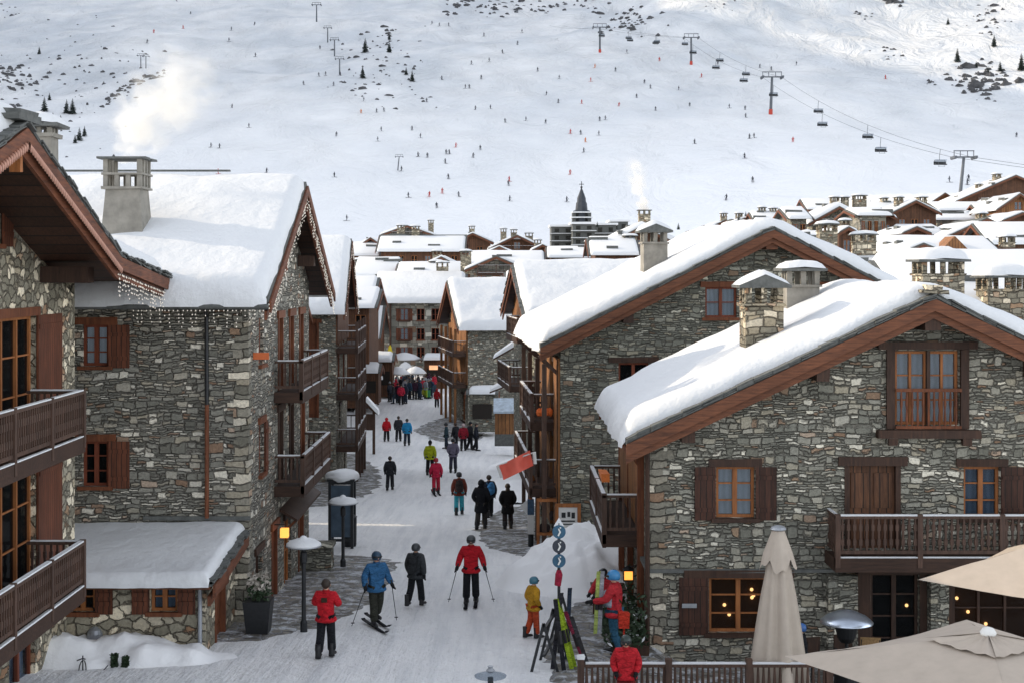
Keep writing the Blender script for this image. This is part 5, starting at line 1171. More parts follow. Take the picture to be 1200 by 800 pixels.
# ------------------------------------------------------------------ people
def skinmesh(name, verts, edges, radii, root=0, sub=2):
    me = bpy.data.meshes.new(name); me.from_pydata(verts, edges, []); o = bpy.data.objects.new(name, me); col.objects.link(o)
    m = o.modifiers.new('s', 'SKIN'); m.use_smooth_shade = True
    me.skin_vertices[0]
    for i, r in enumerate(radii): me.skin_vertices[0].data[i].radius = r if isinstance(r, tuple) else (r, r); me.skin_vertices[0].data[i].use_root = (i == root)
    o.modifiers.new('u', 'SUBSURF').levels = sub; o.modifiers['u'].render_levels = sub
    SK.append(o); return o
SK = []
POSES = {}
def pose_defs(stride=.0, arms='down', lean=0.0, knee=0.0):
    """joint table: x right, y forward, z up, for a 1.75 m figure"""
    J = {'pel': (0, 0, .93), 'wst': (0, lean*.3, 1.10), 'chs': (0, lean*.8, 1.32), 'nk': (0, lean, 1.47), 'hd': (0, lean+.03, 1.62)}
    for s, n in ((-1, 'L'), (1, 'R')):
        f = stride*s
        J['hip'+n] = (s*.09, 0, .88); J['kn'+n] = (s*.105, f*.22+abs(f)*.05+knee*.25, .50); J['an'+n] = (s*.115, f*.42-(.12 if f < 0 else 0), .10+(.06 if f < -.2 else 0)); J['toe'+n] = (s*.13, J['an'+n][1]+.17, .05)
        J['sh'+n] = (s*.175, lean*.9, 1.41)
    A = {'down': lambda s: ((s*.245, lean-.03-.1*stride*s, 1.14), (s*.25, lean+.07-.25*stride*s, .90)),
         'poles': lambda s: ((s*.27, lean-.04, 1.16), (s*.33, lean+.15+.1*s*stride, .96)),
         'phone': lambda s: ((s*.27, lean+.05, 1.17), (s*.10, lean+.30, 1.25)),
         'pock': lambda s: ((s*.26, lean-.06, 1.15), (s*.20, lean+.08, .96)),
         'fwd': lambda s: ((s*.25, lean+.1, 1.18), (s*.2, lean+.38, 1.12)),
         'shoulder': lambda s: ((.28, lean+.1, 1.2), (.2, lean+.25, 1.38)) if s > 0 else ((-.3, lean-.0, 1.14), (-.3, lean+.2, 1.0))}[arms]
    for s, n in ((-1, 'L'), (1, 'R')): J['el'+n], J['wr'+n] = A(s)
    return J
def get_pose(key):
    if key in POSES: return POSES[key]
    stride, arms, lean, knee, coat = key
    J = pose_defs(stride, arms, lean, knee); D = {}
    V = lambda *k: [J[q] for q in k]
    D['trousers'] = skinmesh('trousers', V('pel', 'hipL', 'knL', 'anL', 'hipR', 'knR', 'anR'), [(0, 1), (1, 2), (2, 3), (0, 4), (4, 5), (5, 6)], [(.15, .12), (.112, .115), (.088, .095), (.082, .10), (.112, .115), (.088, .095), (.082, .10)])
    jb = .76 if not coat else .56
    D['jacket'] = skinmesh('jacket', [(0, J['pel'][1], jb)]+V('wst', 'chs', 'nk', 'shL', 'elL', 'wrL', 'shR', 'elR', 'wrR')+[(0, J['pel'][1], jb+.12)], [(0, 10), (10, 1), (1, 2), (2, 3), (2, 4), (4, 5), (5, 6), (2, 7), (7, 8), (8, 9)],
       [(.27, .21), (.19, .15), (.20, .15), (.085, .085), .10, .086, .066, .10, .086, .066, (.26, .20)], root=1)
    neck = tuple(a+(b-a)*.45 for a, b in zip(J['nk'], J['hd'])); hd = J['hd']
    D['body'] = skinmesh('body', V('pel', 'wst', 'chs', 'nk')+[neck, (hd[0], hd[1], hd[2]-.04), (hd[0], hd[1]-.01, hd[2]+.05)]+V('shL', 'elL', 'wrL', 'shR', 'elR', 'wrR', 'hipL', 'knL', 'anL', 'hipR', 'knR', 'anR'),
       [(0, 1), (1, 2), (2, 3), (3, 4), (4, 5), (5, 6), (2, 7), (7, 8), (8, 9), (2, 10), (10, 11), (11, 12), (0, 13), (13, 14), (14, 15), (0, 16), (16, 17), (17, 18)],
       [(.12, .09), (.11, .08), (.12, .085), .05, .048, (.072, .085), (.076, .09), .05, .04, .03, .05, .04, .03, .07, .05, .04, .07, .05, .04])
    D['gloves'] = []; D['boots'] = []
    for s, n in ((-1, 'L'), (1, 'R')):
        g = MB(); D['gloves'].append(g)                  # palm, four fingers, thumb
        w = Vector(J['wr'+n]); d = (w-Vector(J['el'+n])).normalized(); side = d.cross(Vector((0, 1, .2))).normalized()
        g.tube([w-d*.03, w+d*.03, w+d*.085], [.042, .045, .038], 8)
        fw = d.cross(side).normalized()
        for k, L in enumerate((.055, .07, .075, .06)):
            b_ = w+d*.08+fw*(-.03+.02*k); g.tube([b_, b_+d*L*.6+side*.01*s, b_+d*L+side*.03*s], [.013, .012, .009], 5)
        b_ = w+d*.03+fw*.04; g.tube([b_, b_+fw*.03+d*.03, b_+fw*.03+d*.06], [.014, .013, .01], 5)
    for n in 'LR':
        bt = MB(); D['boots'].append(bt)
        a = Vector(J['an'+n]); t_ = Vector(J['toe'+n]); z = a.z-.10
        bt.tube([a+Vector((0, -.03, .22)), a+Vector((0, -.025, .1)), a+Vector((0, -.03, -.02)), Vector((a.x, a.y-.03, z+.012))], [.066, .064, .062, .066], 8)
        bt.tube([Vector((a.x, a.y-.07, z+.05)), Vector((a.x, a.y+.06, z+.055)), Vector((t_.x, t_.y, z+.04)), Vector((t_.x, t_.y+.05, z+.03))], [.052, .055, .05, .03], 8, sq=(1, .85))
    fc = MB()                                            # eyes, nose, mouth, ears
    hx, hy, hz = hd
    for s in (-1, 1): fc.ball((hx+s*.032, hy+.083, hz+.012), .012, 5)
    D['eyes'] = fc
    ns = MB(); ns.tube([(hx, hy+.085, hz+.015), (hx, hy+.112, hz-.02)], [.009, .016], 6)
    for s in (-1, 1): ns.blob((hx+s*.082, hy, hz), .012, .02, .032, 3, 5, .05)
    D['nose_ears'] = ns
    mo = MB(); mo.box(hx-.025, hx+.025, hy+.086, hy+.094, hz-.062, hz-.052); D['mouth'] = mo
    D['J'] = J
    POSES[key] = D; return D
def bake_skins():
    bpy.context.view_layer.update(); dg = bpy.context.evaluated_depsgraph_get()
    res = {}
    for o in SK: res[o.name] = bpy.data.meshes.new_from_object(o.evaluated_get(dg))
    for D in POSES.values():
        for k in ('trousers', 'jacket', 'body'):
            o = D[k]; me = res[o.name]; me.name = k
            for p in me.polygons: p.use_smooth = True
            D[k+'_me'] = me
    for o in SK: bpy.data.objects.remove(o)
PEOPLE = []
def person(px, py, hpx, face, jacket, trousers, head='helmet', hc=(.02, .02, .022), stride=.25, arms='down', lean=0.0, knee=0.0, coat=False, pack=None, skis=None, poles=False, label='', glove=(.015, .015, .017), group=None, Y=None, extra=None, tiny=False, loc=None):
    key = (stride, arms, lean, knee, coat); get_pose(key)
    PEOPLE.append(dict(locals()))
def foot(px, py, y0=18, y1=190):
    y = y0
    while y < y1:
        if gz((px-CX)*y/F, y) >= (CY-py)*y/F: return Vector(((px-CX)*y/F, y, (CY-py)*y/F))
        y += .1
    return Vector(((px-CX)*140/F, 140, gz(0, 140)))
def build_person(a):
    D = POSES[a['key']]; J = D['J']
    q = Vector(a['loc']) if a['loc'] else foot(a['px'], a['py'])
    q.z = gz(q.x, q.y)+.02
    sc = a['hpx']*q.y/F/1.78; sc = min(1.12, max(.62, sc))
    t_ = thing('person', a['label'], 'person', q, a['face'], a['group']); t_.scale = (sc*1.08, sc*1.08, sc)
    zo = .0
    if a['skis']: zo = .03
    def me(k, m):
        mm = D[k+'_me'].copy(); mm.materials.clear(); mm.materials.append(m); o = bpy.data.objects.new(k, mm); col.objects.link(o); o.parent = t_; o.location = (0, 0, zo); LOC[o.name] = Vector((0, 0, 0)); return o
    bd = me('body', M['skin']); me('trousers', cloth(a['trousers'])); me('jacket', cloth(a['jacket']))
    def mbp(mb, name, m, smooth=True, par=None):
        o = mb.build(name, m, t_, smooth=smooth, world=False); o.location = (0, 0, zo); return o
    hx, hy, hz = J['hd']
    if not a['tiny']:
        [mbp(g_, 'glove', cloth(a['glove'])) for g_ in D['gloves']]; [mbp(g_, 'boot', M['black']) for g_ in D['boots']]
        mbp(D['eyes'], 'eyes', M['black']); mbp(D['nose_ears'], 'nose', M['skin']); mbp(D['mouth'], 'mouth', cloth((.25, .07, .06)))
    else: [mbp(g_, 'boot', M['black']) for g_ in D['boots']]
    h = a['head']; mb = MB()
    if h == 'helmet':
        mb.lathe((hx, hy-.015, hz+.0), [(.108, -.05), (.120, -.0), (.121, .05), (.105, .10), (.062, .142), (.005, .156)], 14, .92, 1.08); mbp(mb, 'helmet', plain('helmet', a['hc'], .3, .1, 4))
        g = MB(); g.tube([(hx-.085, hy+.04, hz+.025), (hx-.05, hy+.095, hz+.025), (hx+.05, hy+.095, hz+.025), (hx+.085, hy+.04, hz+.025)], [.03]*4, 8); mbp(g, 'goggles', M['black'])
    elif h == 'hat':
        mb.lathe((hx, hy-.015, hz), [(.095, .02), (.104, .05), (.098, .10), (.06, .15), (.01, .165)], 12, .92, 1.05); mb.ball((hx, hy-.015, hz+.175), .03, 5); mbp(mb, 'hat', cloth(a['hc']))
        hb = MB(); hb.blob((hx, hy-.035, hz-.01), .082, .08, .09, 2, 7, .1); mbp(hb, 'hair', M['hair'])
    elif h == 'hood':
        mb.blob((hx, hy-.03, hz+.02), .115, .12, .135, 4, 8, .08); mb.tube([(hx, hy-.04, hz-.1), (hx, hy-.07, hz-.14)], [.10, .12], 10); mbp(mb, 'hood', cloth(a['jacket']))
    else:
        mb.blob((hx, hy-.028, hz+.03), .098, .105, .11, 5, 8, .15)
        if h == 'long': mb.blob((hx, hy-.06, hz-.10), .085, .05, .13, 6, 7, .2)
        mbp(mb, 'hair', M['hair'])
    col_ = MB(); nk = J['nk']; col_.lathe((nk[0], nk[1]+.0, nk[2]-.03), [(.10, 0), (.085, .05), (.075, .075)], 12); mbp(col_, 'collar', cloth(tuple(x*.8 for x in a['jacket'])))
    if a['pack']:
        mb = MB(); c = J['chs']; mb.blob((0, c[1]-.24, 1.22), .165, .12, .27, 3, 8, .12); mb.blob((0, c[1]-.35, 1.12), .12, .05, .12, 4, 7, .1)
        for s in (-1, 1): mb.tube([(s*.11, c[1]-.14, 1.40), (s*.12, c[1]+.0, 1.485), (s*.12, c[1]+.13, 1.35), (s*.14, c[1]+.06, 1.12), (s*.12, c[1]-.12, 1.05)], .018, 5)
        mbp(mb, 'backpack', cloth(a['pack']))
    if a['poles']:
        for n, s in (('L', -1), ('R', 1)):
            w = Vector(J['wr'+n]); mb = MB(); tip = Vector((w.x+s*.22, w.y-.28, .02-zo)); top_ = w+Vector((-s*.02, .03, .08))
            d = (tip-w).normalized(); w2 = w+Vector((0, .0, -.02)); mb.tube([w2-d*.12, tip], [.010, .007], 6); b_ = tip-d*.08; mb.lathe(b_, [(.045, 0), (.045, .008)], 10); mb.tube([w2-d*.14, w2+d*.02], [.018, .016], 6); mbp(mb, 'ski_pole', M['metal'])
    if a['skis']:
        for n in 'LR':
            a_ = J['an'+n]; mb = MB(); x_ = a_[0]; y_ = a_[1]
            pts = [(-.75, .04), (-.7, .018), (.55, .018), (.72, .05), (.85, .12)]
            for (p0, z0), (p1, z1) in zip(pts, pts[1:]): mb.add([(x_-.045, y_+p0, z0), (x_+.045, y_+p0, z0), (x_+.045, y_+p1, z1), (x_-.045, y_+p1, z1), (x_-.045, y_+p0, z0+.015), (x_+.045, y_+p0, z0+.015), (x_+.045, y_+p1, z1+.015), (x_-.045, y_+p1, z1+.015)], [(0, 1, 2, 3), (7, 6, 5, 4), (0, 4, 5, 1), (1, 5, 6, 2), (2, 6, 7, 3), (3, 7, 4, 0)])
            mb.box(x_-.03, x_+.03, y_-.12, y_+.16, .035, .06); o = mbp(mb, 'ski', cloth(a['skis'])); o.location = (0, 0, 0)
    if a['extra']: a['extra'](t_, J, mbp)
    return t_
BK = (.012, .013, .017); RED = (.50, .012, .022); NAVY = (.02, .03, .05)
PI = math.pi
def back_logo(t_, J, mbp):
    mb = MB(); mb.box(-.06, .06, -.166, -.13, 1.26, 1.36); mbp(mb, 'jacket_patch', cloth((.05, .03, .02)), False)
    ph = MB(); ph.box(-.035, .035, .35, .36, 1.22, 1.37); mbp(ph, 'phone', M['black'], False)
def bib(t_, J, mbp):
    mb = MB(); mb.tube([(-.0, .05, 1.02), (-.0, .05, 1.32)], [.19, .195], 10, (1, .80)); mbp(mb, 'pale_panel', cloth((.42, .47, .55)))
person(382, 770, 92, rad(-8), RED, BK, 'hair', stride=.12, arms='phone', label='person in a red hooded jacket and black trousers seen from behind, nearest on the left', extra=back_logo)
person(441, 733, 86, rad(205), (.035, .13, .28), (.035, .036, .028), 'helmet', (.02, .05, .09), .42, 'poles', skis=BK, poles=True, label='person in a blue jacket and olive trousers skiing towards the viewer with poles')
person(487, 711, 74, rad(-20), (.045, .05, .055), BK, 'helmet', (.05, .055, .06), .35, 'down', pack=(.025, .027, .03), label='person in a dark grey jacket with a backpack walking away')
person(552, 708, 80, rad(180), RED, BK, 'helmet', (.06, .065, .07), .05, 'poles', skis=BK, poles=True, label='person in a red jacket and black trousers facing the viewer on skis with spread poles')
person(457, 574, 40, rad(0), (.025, .027, .032), (.02, .02, .025), 'hair', stride=.1, arms='down', label='person all in dark clothes standing alone on the left of the snowy street')
person(504, 556, 42, rad(0), (.45, .50, .02), BK, 'hat', BK, .2, 'down', label='person in a lime yellow jacket and black trousers seen from behind')
person(511, 579, 42, rad(10), (.5, .02, .06), (.48, .02, .05), 'helmet', (.3, .02, .03), .15, 'down', skis=BK, label='person in a full red ski suit just in front of the lime jacket')
person(531, 553, 39, rad(0), (.19, .17, .24), (.05, .05, .08), 'helmet', BK, .1, 'pock', skis=BK, label='person in a pale purple grey jacket seen from behind in mid street')
person(538, 603, 50, rad(4), (.16, .035, .022), (.05, .36, .45), 'helmet', BK, .15, 'down', pack=(.03, .02, .02), label='person with turquoise trousers and a rust coloured top')
person(564, 620, 60, rad(-10), BK, (.05, .045, .04), 'hood', stride=.1, arms='pock', coat=True, label='person in a long black hooded coat right of the turquoise trousers')
person(573, 606, 50, rad(20), (.03, .035, .05), BK, 'hair', stride=.2, arms='down', pack=(.05, .2, .42), label='person half hidden behind the black coat, carrying a bright blue bag')
person(595, 620, 54, rad(5), (.012, .011, .012), (.04, .03, .03), 'long', stride=.1, arms='pock', coat=True, label='person in a dark knee length coat beside the painted post')
person(453, 517, 28, 0, RED, BK, 'hood', stride=.15, label='person in a red jacket, left one of a trio in the street')
person(467, 517, 30, 0, (.03, .03, .035), BK, 'hair', stride=.2, label='person in dark clothing, middle one of the trio in the street')
person(477, 522, 32, 0, (.02, .25, .50), NAVY, 'hair', stride=.2, label='person in a bright blue jacket, right one of the trio in the street')
person(523, 526, 31, rad(90), (.03, .06, .075), NAVY, 'helmet', BK, .1, 'pock', label='person in dark teal, left end of the standing group by the wooden hut')
person(534, 524, 29, rad(40), BK, BK, 'hair', stride=.1, label='person in black, second from the left in the standing group')
person(543, 528, 32, rad(0), (.28, .015, .03), BK, 'helmet', (.4, .3, .3), .1, label='person in a dark red jacket in the middle of the standing group')
person(551, 527, 35, rad(-60), (.02, .022, .026), BK, 'hat', BK, .1, 'pock', label='person in charcoal right behind the dark red jacket')
person(558, 528, 36, rad(-90), (.014, .018, .028), BK, 'hair', stride=.12, label='person in black at the right end of the standing group')
person(512, 477, 22, 0, (.45, .02, .03), BK, 'hood', stride=.1, label='person in a red jacket alone at the far end of the street')
person(625, 748, 72, rad(-60), (.50, .26, .02), (.48, .07, .025), 'helmet', (.04, .13, .18), .1, 'pock', label='person of child height in a mustard jacket and orange red trousers beside the ski rack', group=None)
person(720, 768, 110, rad(70), (.50, .03, .04), (.035, .12, .20), 'helmet', (.05, .22, .45), .12, 'fwd', extra=bib, label='person in a red and pale jacket, teal trousers and blue helmet carrying gear')
person(707, 742, 76, rad(150), (.45, .03, .04), (.04, .04, .05), 'helmet', BK, .1, 'fwd', label='person with a red sleeve partly hidden behind the blue helmeted one')
person(734, 850, 96, rad(175), (.55, .02, .03), (.2, .02, .02), 'helmet', (.03, .045, .04), .0, 'pock', lean=.06, loc=(2.33, 28.0, -9.25), label='person in a red jacket and dark helmet in front of the wooden fence')
person(940, 790, 80, rad(80), (.015, .017, .022), (.03, .12, .18), 'helmet', (.05, .14, .38), .1, 'pock', loc=(6.45, 31.2, -9.25), label='person in a blue helmet partly hidden behind the closed parasol')
crowd = []
cr = random.Random(5)
cc = [(.03, .035, .05), (.02, .022, .03), (.035, .05, .08), (.05, .05, .055), (.28, .28, .3), (.4, .02, .04), (.05, .02, .04), (.03, .06, .1), (.3, .33, .36), (.015, .015, .02)]
cn = ['slate blue', 'black', 'navy', 'grey', 'pale grey', 'bright red', 'plum', 'steel blue', 'whitish', 'very dark']
spots = [(457, 470), (461, 472), (466, 471), (470, 473), (475, 472), (464, 466), (459, 464), (470, 463), (474, 465), (480, 467), (479, 461), (484, 462), (486, 467), (489, 466), (492, 467), (495, 464), (499, 466), (502, 466), (497, 460), (505, 465), (465, 459), (490, 459), (503, 458), (483, 457), (472, 458), (509, 459), (457, 458), (478, 455)]
for i, (px, py) in enumerate(spots):
    c = cc[(i*3) % 10]; nm = cn[(i*3) % 10]
    if i == 3: c, nm = (.6, .03, .07), 'pinkish red'
    tr = (.30, .42, .03) if px in (499,) else (.4, .38, .05) if px == 495 else (.06, .3, .15) if px == 502 else (.04, .06, .09) if i % 3 else (.02, .02, .025)
    row = 'front row' if py > 465 else 'middle row' if py > 460 else 'back row'
    person(px, py+1.0, 22+(py-455)*.12, cr.uniform(-3, 3), c, tr, cr.choice(['helmet', 'hair', 'hat', 'hood']), cr.choice(cc), round(cr.choice([.1, .2])), cr.choice(['down', 'pock']), tiny=True, group='crowd below the snowy umbrellas',
           label=f'person in {nm} in the {row} of the far crowd, {"left" if px < 470 else "middle" if px < 488 else "right"} part' if tr[0] < .1 or px not in (495, 499, 502) else f'person with {"lime" if px == 499 else "yellow" if px == 495 else "green"} trousers at the right of the far crowd')
bake_skins()
for a in PEOPLE: build_person(a)

# ------------------------------------------------------------------ street furniture
def snow_lamp(px, pyb, discpy, dia, label, tilt=0.0, snow=True):
    q = foot(px, pyb); s = F/q.y; H = (CY-discpy)/s-q.z
    t_ = thing('street_lamp', label, 'street lamp', q, group='mushroom lamps along the street'); x, y, z = q
    mb = MB(); mb.tube([(x, y, z-.1), (x, y, z+.55), (x, y, z+H-.1)], [.06, .055, .05], 10); mb.lathe((x, y, z), [(.09, 0), (.09, .25), (.06, .3)], 10); mb.lathe((x, y, z+H-.55), [(.05, 0), (.085, .05), (.085, .28), (.05, .32)], 10); mb.build('lamp_post', M['metal'], t_, smooth=False)
    mb = MB(); r = dia/2; mb.lathe((x, y, z+H-.12), [(r*.3, .02), (r*.97, 0), (r, .02), (r*.6, .10), (r*.2, .16), (.03, .18)], 20); mb.build('lamp_shade', M['galv'], t_, smooth=True)
    if snow:
        mb = MB(); b0 = len(mb.v); mb.lathe((x, y, z+H-.10), [(r*.98, .01), (r*.96, .05), (r*.75, .12), (r*.45, .165), (r*.2, .19), (r*.15, .23), (.02, .26)], 20)
        mb.v = [(v[0]+.02*noise.noise(Vector(v)*5), v[1], v[2]+.03*noise.noise(Vector(v)*4)) for v in mb.v]; mb.build('lamp_snow', M['snow'], t_, smooth=True)
    return t_
snow_lamp(356, 740, 634, .90, 'black street lamp with a wide snow covered disc, nearest one on the left pavement')
snow_lamp(402, 665, 585, 1.0, 'black street lamp with a snow heaped disc in front of the information kiosk')
lp = thing('street_lamp', 'lamp top with a clear glass disc at the bottom edge of the picture', 'street lamp', (-.33, 27.2, -8.5), group=None)
mb = MB(); mb.tube([(-.33, 27.2, -8.6), (-.33, 27.2, -7.75)], .055, 10); mb.build('lamp_post', M['metal'], lp)
mb = MB(); mb.lathe((-.33, 27.2, -7.72), [(.05, 0), (.30, -.02), (.31, .0), (.15, .05), (.04, .08)], 20); mb.build('glass_disc', M['glass'], lp, smooth=True); mb = MB(); mb.lathe((-.33, 27.2, -7.66), [(.05, 0), (.09, .04), (.04, .09), (.06, .12)], 10); mb.build('lamp_cap', M['galv'], lp)
# information kiosk
q = foot(401, 641); x, y, z = q; kt = thing('information_kiosk', 'dark framed street kiosk with blue grey panels under a round snow cap', 'kiosk', q)
mb = MB(); Hk = 2.45
for a in (-.40, .40):
    for b_ in (-.4, .4): mb.box(x+a-.05, x+a+.05, y+b_-.06, y+b_+.06, z-.2, z+Hk)
for zz in (.3, 1.7, Hk-.1): mb.box(x-.35, x+.35, y-.45, y-.37, z+zz, z+zz+.09)
mb.box(x-.5, x+.5, y-.5, y+.5, z+Hk, z+Hk+.08); mb.build('kiosk_frame', M['metal'], kt)
mb = MB(); mb.box(x-.35, x+.35, y-.41, y-.38, z+.45, z+1.65); mb.box(x-.35, x+.35, y-.41, y-.38, z+1.85, z+2.3); mb.build('panel', plain('blue panel', (.06, .09, .125), .3, .8, 2.5), kt)
mb = MB(); mb.blob((x, y, z+Hk+.14), .66, .62, .24, 3, 10, .15); mb.build('snow_cap', M['snow'], kt, smooth=True)
# stone planter / bench beside it and a bin
bt = thing('stone_trough', 'dark stone trough on the left pavement beside the kiosk', 'trough', foot(372, 668)); x, y, z = bt.location
mb = MB(); mb.box(x-.55, x+.45, y-.3, y+.6, z-.1, z+.75, .03); mb.box(x-.62, x+.52, y-.36, y+.66, z+.75, z+.85, .02); mb.build('trough_body', M['stoneB'], bt)
bi = thing('litter_bin', 'black litter bin at the right foot of the kiosk', 'bin', foot(410, 640)); x, y, z = bi.location; mb = MB(); mb.lathe((x, y, z-.1), [(.2, 0), (.24, .2), (.25, 1.15), (.27, 1.2), (.1, 1.3)], 14); mb.build('bin_body', M['metal'], bi); mb = MB(); mb.box(x-.15, x+.15, y-.27, y-.2, z+.8, z+.95); mb.build('bin_slot', M['black'], bi)
# planter with dried flowers
pt = thing('planter', 'tall black planter with frosted dried flowers by the stone house', 'planter', foot(303, 742)); x, y, z = pt.location
mb = MB()
vs = []
for zz, h in ((-.2, .24), (.85, .34)): vs += [(x-h, y-h, z+zz), (x+h, y-h, z+zz), (x+h, y+h, z+zz), (x-h, y+h, z+zz)]
mb.add(vs, [(0, 1, 5, 4), (1, 2, 6, 5), (2, 3, 7, 6), (3, 0, 4, 7), (4, 5, 6, 7)]); mb.build('pot', M['metal'], pt)
fl = MB(); lf_ = MB(); r3 = random.Random(3)
for i in range(260):
    a = r3.uniform(0, 6.28); r_ = r3.uniform(0, .32); h = r3.uniform(.85, 1.5); c = Vector((x+math.cos(a)*r_, y+math.sin(a)*r_, z+h)); k = fl if h > 1.1 and r3.random() < .75 else lf_
    d = Vector((r3.uniform(-1, 1), r3.uniform(-1, 1), r3.uniform(-.3, 1))).normalized()*.07; e = d.cross(Vector((r3.uniform(-1, 1), 1, .3))).normalized()*.035; k.add([c-d, c+e, c+d, c-e], [(0, 1, 2, 3)])
    if i % 12 == 0: k.tube([(x, y, z+.8), tuple(c)], .006, 4)
lf_.build('leaves', M['leaf'], pt); fl.build('flowers', M['frost'], pt)
# shop front bits on the long grey house
lb = thing('lit_sign', 'small glowing orange box lamp above the red shop door', 'lamp', (-6.35, 40.2, -7.45)); mb = MB(); mb.box(-6.42, -6.2, 40.1, 40.32, -7.5, -7.25); mb.build('glowing_box', M['lamp'], lb); mb = MB(); mb.bar((-6.67, 40.25, -7.15), (-6.3, 40.25, -7.15), .03, .03); mb.build('bracket', M['metal'], lb)
os_ = thing('wall_sign', 'small orange sign plate high on the corner of the long grey house', 'sign', (-6.6, 37.3, -2.2)); mb = MB(); mb.box(-6.66, -6.25, 37.2, 37.25, -2.3, -2.12); mb.build('sign_plate', plain('orange sign', (.6, .14, .04), .5, .2), os_); mb = MB(); mb.bar((-6.67, 37.28, -2.2), (-6.3, 37.28, -2.2), .02, .02); mb.build('bracket', M['metal'], os_)
aw = thing('shop_canopy', 'slanting slate canopy over the ground floor shop of the long grey house', 'canopy', (-6.5, 38, -7)); mb = MB()
mb.add([(-6.66, 41.5, -7.0), (-6.15, 41.5, -7.3), (-6.15, 46.8, -7.3), (-6.66, 46.8, -7.0), (-6.66, 41.5, -6.92), (-6.15, 41.5, -7.22), (-6.15, 46.8, -7.22), (-6.66, 46.8, -6.92)], [(0, 1, 2, 3), (7, 6, 5, 4), (0, 4, 5, 1), (1, 5, 6, 2), (2, 6, 7, 3)]) ; mb.build('canopy_roof', M['darkX'], aw)
mb = MB(); [mb.bar((-6.65, yy, -7.7), (-6.2, yy, -7.28), .07, .07) for yy in (41.7, 44.2, 46.7)]; mb.build('brace', M['wood'], aw)
# carved snow roofed notice stands, far left of the street
def stand(px, pyb, h, w, label):
    q = foot(px, pyb); x, y, z = q; t_ = thing('notice_stand', label, 'notice stand', q)
    mb = MB(); [mb.box(x+a-.09, x+a+.09, y-.09, y+.09, z-.3, z+h*.82) for a in (-w*.38, w*.38)]; mb.box(x-w*.38, x+w*.38, y-.05, y+.05, z+h*.45, z+h*.75); mb.build('board', M['rail'], t_)
    mb = MB(); mb.add([(x-w*.62, y-.5, z+h*.74), (x, y-.5, z+h*.97), (x+w*.62, y-.5, z+h*.74), (x-w*.62, y+.5, z+h*.74), (x, y+.5, z+h*.97), (x+w*.62, y+.5, z+h*.74), (x, y-.5, z+h*.9), (x, y+.5, z+h*.9)], [(0, 1, 6), (1, 2, 6), (0, 1, 4, 3), (1, 2, 5, 4), (3, 4, 7), (4, 5, 7), (0, 6, 7, 3), (6, 2, 5, 7)]); mb.build('little_roof', M['rail'], t_)
    mb = MB(); mb.add([(x-w*.66, y-.55, z+h*.745), (x, y-.55, z+h*.985), (x+w*.66, y-.55, z+h*.745), (x-w*.66, y+.55, z+h*.745), (x, y+.55, z+h*.985), (x+w*.66, y+.55, z+h*.745), (x-w*.64, y-.5, z+h*.83), (x, y-.5, z+h*1.07), (x+w*.64, y-.5, z+h*.83), (x-w*.64, y+.5, z+h*.83), (x, y+.5, z+h*1.07), (x+w*.64, y+.5, z+h*.83)],
        [(0, 1, 7, 6), (1, 2, 8, 7), (6, 7, 10, 9), (7, 8, 11, 10), (3, 4, 10, 9), (4, 5, 11, 10), (0, 6, 9, 3), (2, 8, 11, 5), (0, 1, 4, 3), (1, 2, 5, 4)]); mb.build('roof_snow', M['snow'], t_)
stand(430, 532, 3.7, 1.25, 'tall wooden notice stand with a steep snowy gable roof, standing alone')
stand(436, 474, 3.2, 1.5, 'farther snow roofed stand with red bunting at the left edge of the crowd')
fl_ = thing('red_banner', 'small red banner on a pole at the far left of the crowd', 'banner', foot(436, 480)); x, y, z = fl_.location; mb = MB(); mb.tube([(x, y, z), (x, y, z+3.0)], .04, 6); mb.build('pole', M['metal'], fl_); mb = MB(); mb.box(x-.35, x+.35, y-.02, y+.02, z+1.7, z+2.9, .03); mb.build('banner_cloth', cloth((.5, .02, .03)), fl_)
# stalls, parasols with snow at the end of the street
def snow_parasol(px, pytop, width_px, Y, label, closed=False, colr=(.5, .42, .05)):
    s = F/Y; x = (px-CX)/s; z = (CY-pytop)/s; g = gz(x, Y); w = width_px/s
    t_ = thing('parasol', label, 'parasol', (x, Y, g), group=None); mb = MB(); mb.tube([(x, Y, g), (x, Y, z-.1)], .05, 6); mb.build('pole', M['galv'], t_)
    if closed: mb = MB(); mb.lathe((x, Y, z-2.4), [(.25, 0), (.42, .4), (.38, 1.2), (.15, 2.2), (.03, 2.4)], 9); mb.build('canopy', plain('yellow cloth', (.6, .48, .02), .7), t_); return
    mb = MB(); mb.lathe((x, Y, z-.75), [(w/2, 0), (w*.3, .38), (.05, .6)], 8); mb.build('canopy', M['beige'], t_)
    mb = MB(); mb.lathe((x, Y, z-.72), [(w/2, 0.0), (w*.47, .13), (w*.3, .5), (w*.1, .7), (.02, .75)], 8); mb.build('canopy_snow', M['snow'], t_, smooth=True)
snow_parasol(466, 429.5, 30, 143, 'snow covered parasol over the left part of the crowd'); snow_parasol(487, 429, 26, 146, 'snow covered parasol over the right part of the crowd'); snow_parasol(474, 413, 40, 152, 'higher wide snow covered parasol behind the crowd', False); snow_parasol(475, 424, 18, 149, 'small snow topped parasol between the two over the crowd')
snow_parasol(457, 404, 8, 150, 'closed yellow parasol standing behind the crowd', True)
